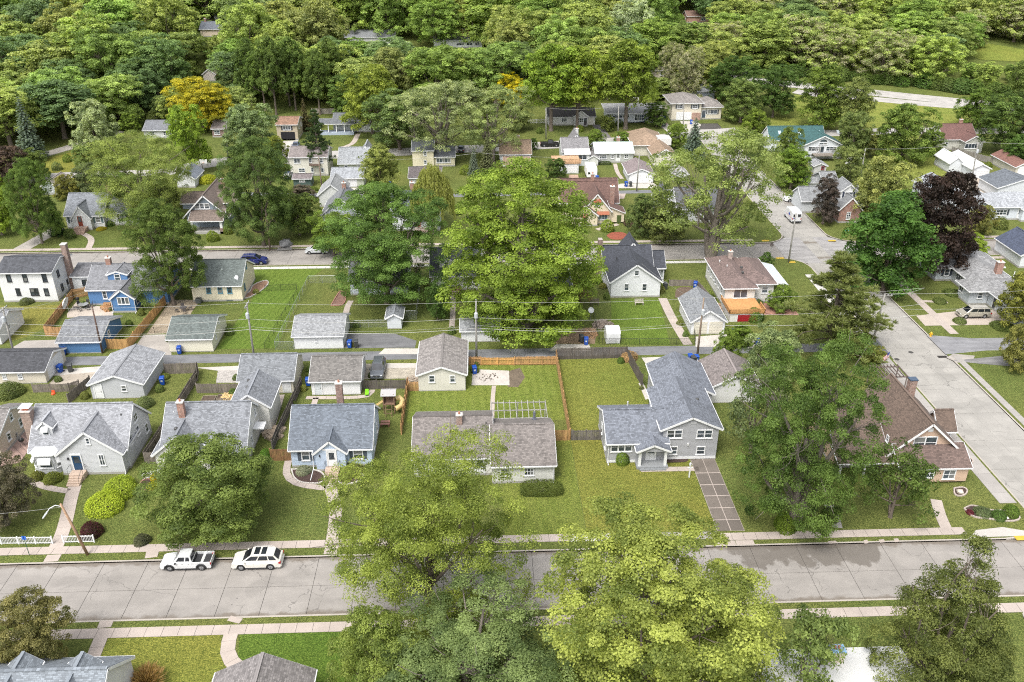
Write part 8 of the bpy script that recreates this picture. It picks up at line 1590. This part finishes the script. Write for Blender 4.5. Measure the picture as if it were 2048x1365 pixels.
for b_ in (-1.4, 1.4): ob('beam', MB().box(-2.2, 2.2, b_-.06, b_+.06, 2.4, 2.55), PD, t)
for k in range(9): a = -2+.5*k; ob('rafter', MB().box(a-.05, a+.05, -1.8, 1.8, 2.555, 2.67), PD, t)
# tables, chairs, grills, parasol
def patio_set(label, u, v, col=(.06, .06, .065), n=4, r=.6, glassy=False):
    x, y = G(u, v); t = thing('patio_set', label, 'patio set', (x, y, .03)); m = plain(col, .5, .2); ob('table_top', MB().cyl((0, 0), r, .7, .74, 16), glass((.10, .12, .13)) if glassy else m, t)
    for k in range(4): a = R(45+90*k); ob('table_leg', MB().tube([(r*.5*math.cos(a), r*.5*math.sin(a), .7), (r*.8*math.cos(a), r*.8*math.sin(a), 0)], .025, 5), m, t)
    for k in range(n):
        a = 2*math.pi*k/n+.4; cx, cy = (r+.45)*math.cos(a), (r+.45)*math.sin(a); c = ob('chair', MB().box(-.24, .24, -.24, .24, .42, .46).box(.2, .25, -.24, .24, .46, .95).box(-.23, -.19, -.23, -.19, 0, .42).box(.19, .23, -.23, -.19, 0, .42).box(-.23, -.19, .19, .23, 0, .42).box(.19, .23, .19, .23, 0, .42), m, t, (cx, cy, 0), a)
    return t
def grill(label, u, v, col=(.02, .02, .022)):
    x, y = G(u, v); t = thing('grill', label, 'grill', (x, y, .03)); m = plain(col, .4, .2); ob('bowl', MB().lathe((0, 0, .6), [(.08, 0), (.28, .14), (.32, .3)], 12), m, t); ob('lid', MB().lathe((0, 0, .9), [(.33, 0), (.28, .17), (.1, .27)], 12), m, t); ob('handle', MB().box(-.09, .09, -.02, .02, 1.17, 1.21), plain((.3, .3, .3)), t)
    for k in range(3): a = 2.1*k; ob('leg', MB().tube([(.1*math.cos(a), .1*math.sin(a), .62), (.32*math.cos(a), .32*math.sin(a), 0)], .018, 5), m, t)
patio_set('grey metal table with chairs on the brick patio at left', 15, 884, (.30, .32, .33)); patio_set('glass patio table with dark chairs behind the blue house', 168, 617, glassy=True, n=6, r=.8); patio_set('dark patio table set on the gravel yard', 368, 623, (.10, .09, .09)); patio_set('small table and chairs on the bungalow patio', 1550, 606, (.08, .07, .07)); grill('black kettle grill on the brick patio at left', 46, 893); grill('dark covered grill behind the blue house', 157, 608); grill('black grill beside the white two-storey fence', 136, 602)
x, y = G(5, 893); t = thing('parasol', 'cream parasol over the brick patio at the left edge', 'parasol', (x, y, .03)); ob('pole', MB().cyl((0, 0), .03, 0, 2.5, 6), plain((.5, .45, .4)), t); cn = MB().lathe((0, 0, 2.0), [(1.5, 0), (.8, .35), (.02, .6)], 8); ob('canopy', cn, plain((.66, .60, .54), .8), t); ob('base', MB().cyl((0, 0), .25, 0, .08, 10), plain((.2, .2, .2)), t)
x, y = G(138, 623); t = thing('parasol', 'folded-over white parasol leaning at the blue house patio', 'parasol', (x, y, .03)); ob('pole', MB().tube([(0, 0, 0), (-.25, 0, 2.3)], .03, 6), plain((.5, .5, .5)), t); cn = MB().lathe((0, 0, 0), [(1.1, 0), (.6, .3), (.02, .5)], 8); c = ob('canopy', cn, plain((.66, .66, .64), .8), t, (-.2, 0, 1.5)); c.rotation_euler = (0, -1.25, 0)
# raised beds, log pile, bench, beds with stone edging
for n, (u, v) in enumerate([(418, 800), (448, 797), (410, 812)]):
    x, y = G(u, v); t = thing('raised_bed', ['raised timber bed left of the straw heap', 'raised timber bed behind the white cottage by the fence', 'raised timber bed nearest the white cottage'][n], 'raised bed', (x, y, 0)); m = MB().box(-.9, .9, -.65, -.6, 0, .3).box(-.9, .9, .6, .65, 0, .3).box(-.9, -.85, -.6, .6, 0, .3).box(.85, .9, -.6, .6, 0, .3); ob('frame', m, wood((.24, .2, .16)), t); ob('earth', MB().box(-.85, .85, -.6, .6, 0, .24), soil(), t)
def mound(label, u, v, wx, wy, h, mat, name, cat, bumps=40, sz=.2, seed=1):
    x, y = G(u, v); r = random.Random(seed); m = MB()
    for k in range(bumps):
        a = r.uniform(0, 6.28); q = math.sqrt(r.random()); px, py = q*math.cos(a)*wx, q*math.sin(a)*wy; s_ = sz*r.uniform(.6, 1.4); zz = h*(1-q*q)*r.uniform(.5, 1); th = r.uniform(0, 3.1)
        m.bar((px-s_*math.cos(th), py-s_*math.sin(th), zz+r.uniform(-.05, .1)), (px+s_*math.cos(th), py+s_*math.sin(th), zz+r.uniform(-.05, .15)), s_*.7, s_*.6)
    m.lathe((0, 0, -.05), [(wx*.9, 0), (wx*.8, h*.4), (wx*.4, h*.8)], 12) if abs(wx-wy) < .3 else None
    t = thing(name, label, cat, (x, y, 0)); ob('pieces', m, mat, t, )['kind'] = 'stuff'; return t
mound('heap of straw mulch in the vegetable garden', 456, 795, 1.1, .9, .45, plain((.50, .36, .17), .9), 'straw_heap', 'heap', 120, .2); mound('stacked firewood by the black wire fence', 1205, 652, 1.6, 1.1, .9, wood((.22, .18, .15)), 'log_pile', 'log pile', 110, .35, 3); mound('rubble heap of concrete chunks on the broken patio', 978, 755, 1.9, 1.2, .06, soil((.13, .11, .09)), 'rubble', 'rubble', 34, .1, 5); mound('pile of scrap boards beside the big cream garage', 829, 762, 1.0, .9, .5, wood((.3, .25, .2)), 'scrap_pile', 'pile', 40, .4, 6); mound('stack of lumber beside the blue house extension', 216, 619, .9, .8, .9, wood((.33, .18, .08)), 'lumber_pile', 'pile', 40, .45, 7); mound('bark and wood chips beside the gravel patch', 1180, 668, 1.2, 1.8, .2, plain((.36, .22, .12), .9), 'wood_chips', 'wood chips', 160, .12, 8); mound('pile of old planks beside the white cottage path', 548, 868, 1.2, 1.4, .25, wood((.34, .27, .2)), 'plank_pile', 'pile', 26, .7, 9); mound('broken tree stump pieces by the double garage', 1376, 606, .8, .7, .5, wood((.3, .22, .15)), 'stump_pieces', 'log pile', 24, .3, 10)
def bench(label, u, v, col):
    x, y = G(u, v); t = thing('bench', label, 'bench', (x, y, 0)); m = wood(col)
    for k in range(4): ob('slat', MB().box(-.75, .75, -.25+.13*k, -.15+.13*k, .44, .48), m, t)
    for k in range(3): ob('back_slat', MB().box(-.75, .75, .27, .30, .58+.15*k, .68+.15*k), m, t)
    for s_ in (-.65, .65): ob('leg', MB().box(s_-.04, s_+.04, -.25, -.17, 0, .44).box(s_-.04, s_+.04, .24, .30, 0, 1.0), m, t)
bench('pale wooden bench on the back lawn', 1278, 610, (.42, .38, .33)); bench('dark wooden bench by the black wire fence', 1189, 610, (.16, .13, .11))
def bed(label, px, mat=None, edge=(.42, .36, .32), stone=.28, name='flower_bed'):
    pts = smooth_path([G(*p) for p in px] + [G(*px[0])], 2)[:-1]; c = (sum(p[0] for p in pts)/len(pts), sum(p[1] for p in pts)/len(pts)); t = thing(name, label, 'flower bed', (c[0], c[1], gz(c[1])))
    loc = [(p[0]-c[0], p[1]-c[1]) for p in pts]; ob('mulch', MB().prism(ccw(loc), -.1, .06), mat or soil((.05, .03, .025)), t)
    if edge:
        ring = resample(loc + [loc[0]], stone); sm = MB().box(-.13, .13, -.08, .08, -.05, .16); s_ = bev(sm.mesh('edging_stone'), .02); setmat(s_, concrete(edge, stain=.5))
        for a, b in zip(ring, ring[1:]): ob('edging_stone', s_, None, t, ((a[0]+b[0])/2, (a[1]+b[1])/2, random.uniform(-.02, .02)), math.atan2(b[1]-a[1], b[0]-a[0]))
    return t
bed('kidney-shaped mulch bed with pale stone edge at the street corner', [(1928, 1018), (1945, 1010), (1975, 1022), (2010, 1022), (2038, 1030), (2040, 1042), (2010, 1044), (1975, 1038), (1945, 1036)]); bed('round mulch bed with big stone beside the corner house', [(1908, 978), (1930, 975), (1936, 985), (1925, 994), (1908, 992)]); bed('half-round mulch bed by the corner house pavement', [(1918, 918), (1940, 915), (1948, 927), (1930, 932), (1916, 928)]); bed('curved bed with white flowers before the blue cottage', [(583, 940), (588, 958), (605, 968), (648, 968), (650, 950), (630, 940)], edge=(.52, .49, .45)); bed('rose bed with pale stone edge right of the blue cottage steps', [(678, 968), (700, 970), (722, 962), (730, 950), (700, 945), (676, 948)], edge=(.5, .47, .43)); bed('round bed edged with brick beside the white cottage', [(277, 975), (290, 984), (312, 982), (322, 970), (300, 958), (284, 962)], edge=(.3, .16, .12)); bed('red mulch circle on the Tudor house lawn', [(1213, 472), (1222, 465), (1247, 465), (1258, 472), (1247, 480), (1222, 480)], soil((.22, .06, .035)), None)
bed('planting bed with stone edge on the striped lawn', [(480, 590), (500, 587), (505, 570), (535, 560), (538, 570), (515, 588), (490, 600)], soil((.2, .12, .08)), (.5, .47, .44)); bed('brick-edged garden strip beside the chain-link fence', [(662, 612), (690, 612), (692, 585), (680, 582), (672, 595)], soil((.16, .09, .07)), (.33, .17, .13)); bed('long bed before the split-level basement windows', [(1334, 926), (1378, 925), (1374, 916), (1334, 916)], None, None); bed('dug garden plot beside the cross-gabled house', [(1350, 596), (1400, 596), (1395, 576), (1352, 574)], soil((.10, .07, .05)), None); bed('front bed of the cross-gabled house corner at the brick house', [(1678, 425), (1705, 443), (1712, 436), (1715, 420), (1690, 418)], None, (.5, .48, .46))
def rock(label, u, v, s_, col=(.5, .45, .38)):
    x, y = G(u, v); bm = bmesh.new(); bmesh.ops.create_icosphere(bm, subdivisions=2, radius=s_); r = random.Random(u)
    for vv in bm.verts: vv.co *= r.uniform(.8, 1.15); vv.co.z *= .65
    me = bpy.data.meshes.new('boulder'); bm.to_mesh(me); bm.free(); ob('boulder', me, plain(col, .9, var=.3, bmp=.4), None, (x, y, s_*.3), label=label, cat='boulder')
rock('pale boulder in the round bed beside the corner house', 1920, 986, .45); rock('tan boulder in the half-round bed by the pavement', 1930, 922, .5, (.45, .33, .2)); rock('white stone in the corner flower bed, left', 1958, 1031, .22, (.6, .58, .55)); rock('white stone in the corner flower bed, right', 2014, 1037, .22, (.6, .58, .55)); rock('grey boulder beside the hill drive near the dark street tree', 571, 492, 1.3, (.17, .17, .175))
for n, (u, v) in enumerate([(1181, 640), ]):
    x, y = G(u, v); t = thing('satellite_dish', 'white satellite dish on a post by the black wire fence', 'satellite dish', (x, y, 0)); ob('post', MB().cyl((0, 0), .03, -.1, 1.6, 6), GALV, t); d = ob('reflector', MB().lathe((0, 0, 0), [(.5, .12), (.3, .04), (.02, 0)], 16), plain((.62, .63, .64), .4), t, (0, 0, 1.7)); d.rotation_euler = (.9, 0, .2)
x, y = G(407, 348); xt, zt = PY(417, 342, y+.3); t = thing('basketball_hoop', 'white basketball backboard by the golden hedge', 'basketball hoop', (x, y, 0)); ob('pole', MB().cyl((0, 0), .07, -.1, 3.2, 7), DARKP, t); ob('backboard', MB().box(-.3, 1.5, -.5, -.44, 2.7, 3.7), plain((.68, .68, .68), .4), t); ob('rim', MB().tube([(.6+.23*math.cos(R(a)), -.75+.23*math.sin(R(a)), 2.9) for a in range(0, 361, 30)], .02, 5), plain((.6, .2, .05)), t)
x, y = G(398, 606); t = thing('air_conditioner', 'grey air conditioner box beside the cream house', 'air conditioner', (x, y, .03)); ob('case', bev(MB().box(-.45, .45, -.4, .4, 0, .8).mesh('case'), .03), plain((.10, .11, .11), .5, .3), t); ob('fan_grille', MB().lathe((0, 0, .8), [(.33, 0), (.33, .03), (.05, .04)], 14), plain((.03, .03, .03)), t)
x, y = G(734, 792); t = thing('toy_chair', 'lime green toy chair on the garage path', 'toy', (x, y, .05)); LG = plain((.20, .55, .02), .4); ob('seat', MB().box(-.25, .25, -.25, .25, .25, .32), LG, t); ob('backrest', MB().slab([(-.25, .25, .3), (.25, .25, .3), (.22, .4, .8), (-.22, .4, .8)], .05), LG, t)
for sx in (-.2, .2): ob('leg', MB().bar((sx, -.2, 0), (sx, .2, .26), .06).bar((sx, .2, 0), (sx, -.2, .26), .06), LG, t)
x, y = G(107, 789); t = thing('toy', 'small orange-red toy on the back lawn at left', 'toy', (x, y, 0)); ob('base', MB().lathe((0, 0, 0), [(.28, 0), (.3, .15), (.2, .3)], 10), plain((.65, .09, .03), .4), t); ob('seat_back', MB().box(-.2, .2, .1, .16, .25, .55), plain((.65, .09, .03), .4), t)
# swing frame and trampoline at the teal-roofed house
x, y = G(1702, 328); t = thing('greenhouse_frame', 'white arched garden tunnel beside the teal-roofed house', 'garden tunnel', (x, y, 0)); 
for k in range(5): ob('hoop', MB().tube([(-2+k, 1.4*math.cos(R(a)), 1.9*math.sin(R(a))) for a in range(0, 181, 20)], .05, 5), plain((.6, .6, .6)), t)
ob('cover', MB().add([(xx, 1.38*math.cos(R(a)), 1.87*math.sin(R(a))) for xx in (-2, .5) for a in range(40, 181, 20)], [(k, k+1, k+9, k+8) for k in range(7)]), plain((.5, .5, .48), .5), t)
x, y = G(1265, 212); t = thing('swing_frame', 'white swing frame behind the flat-roofed ranch', 'swing', (x, y, gz(y))); 
for s_ in (-1.6, 1.6): ob('leg', MB().tube([(s_, -1, 0), (s_, 0, 2.4), (s_, 1, 0)], .06, 6), WP, t)
ob('top_bar', MB().tube([(-1.6, 0, 2.4), (1.6, 0, 2.4)], .06, 6), WP, t); ob('swing_seat', MB().box(-.5, .1, -.15, .15, .5, .55).tube([(-.45, 0, .55), (-.45, 0, 2.4)], .015, 4).tube([(.05, 0, .55), (.05, 0, 2.4)], .015, 4), DARKP, t)
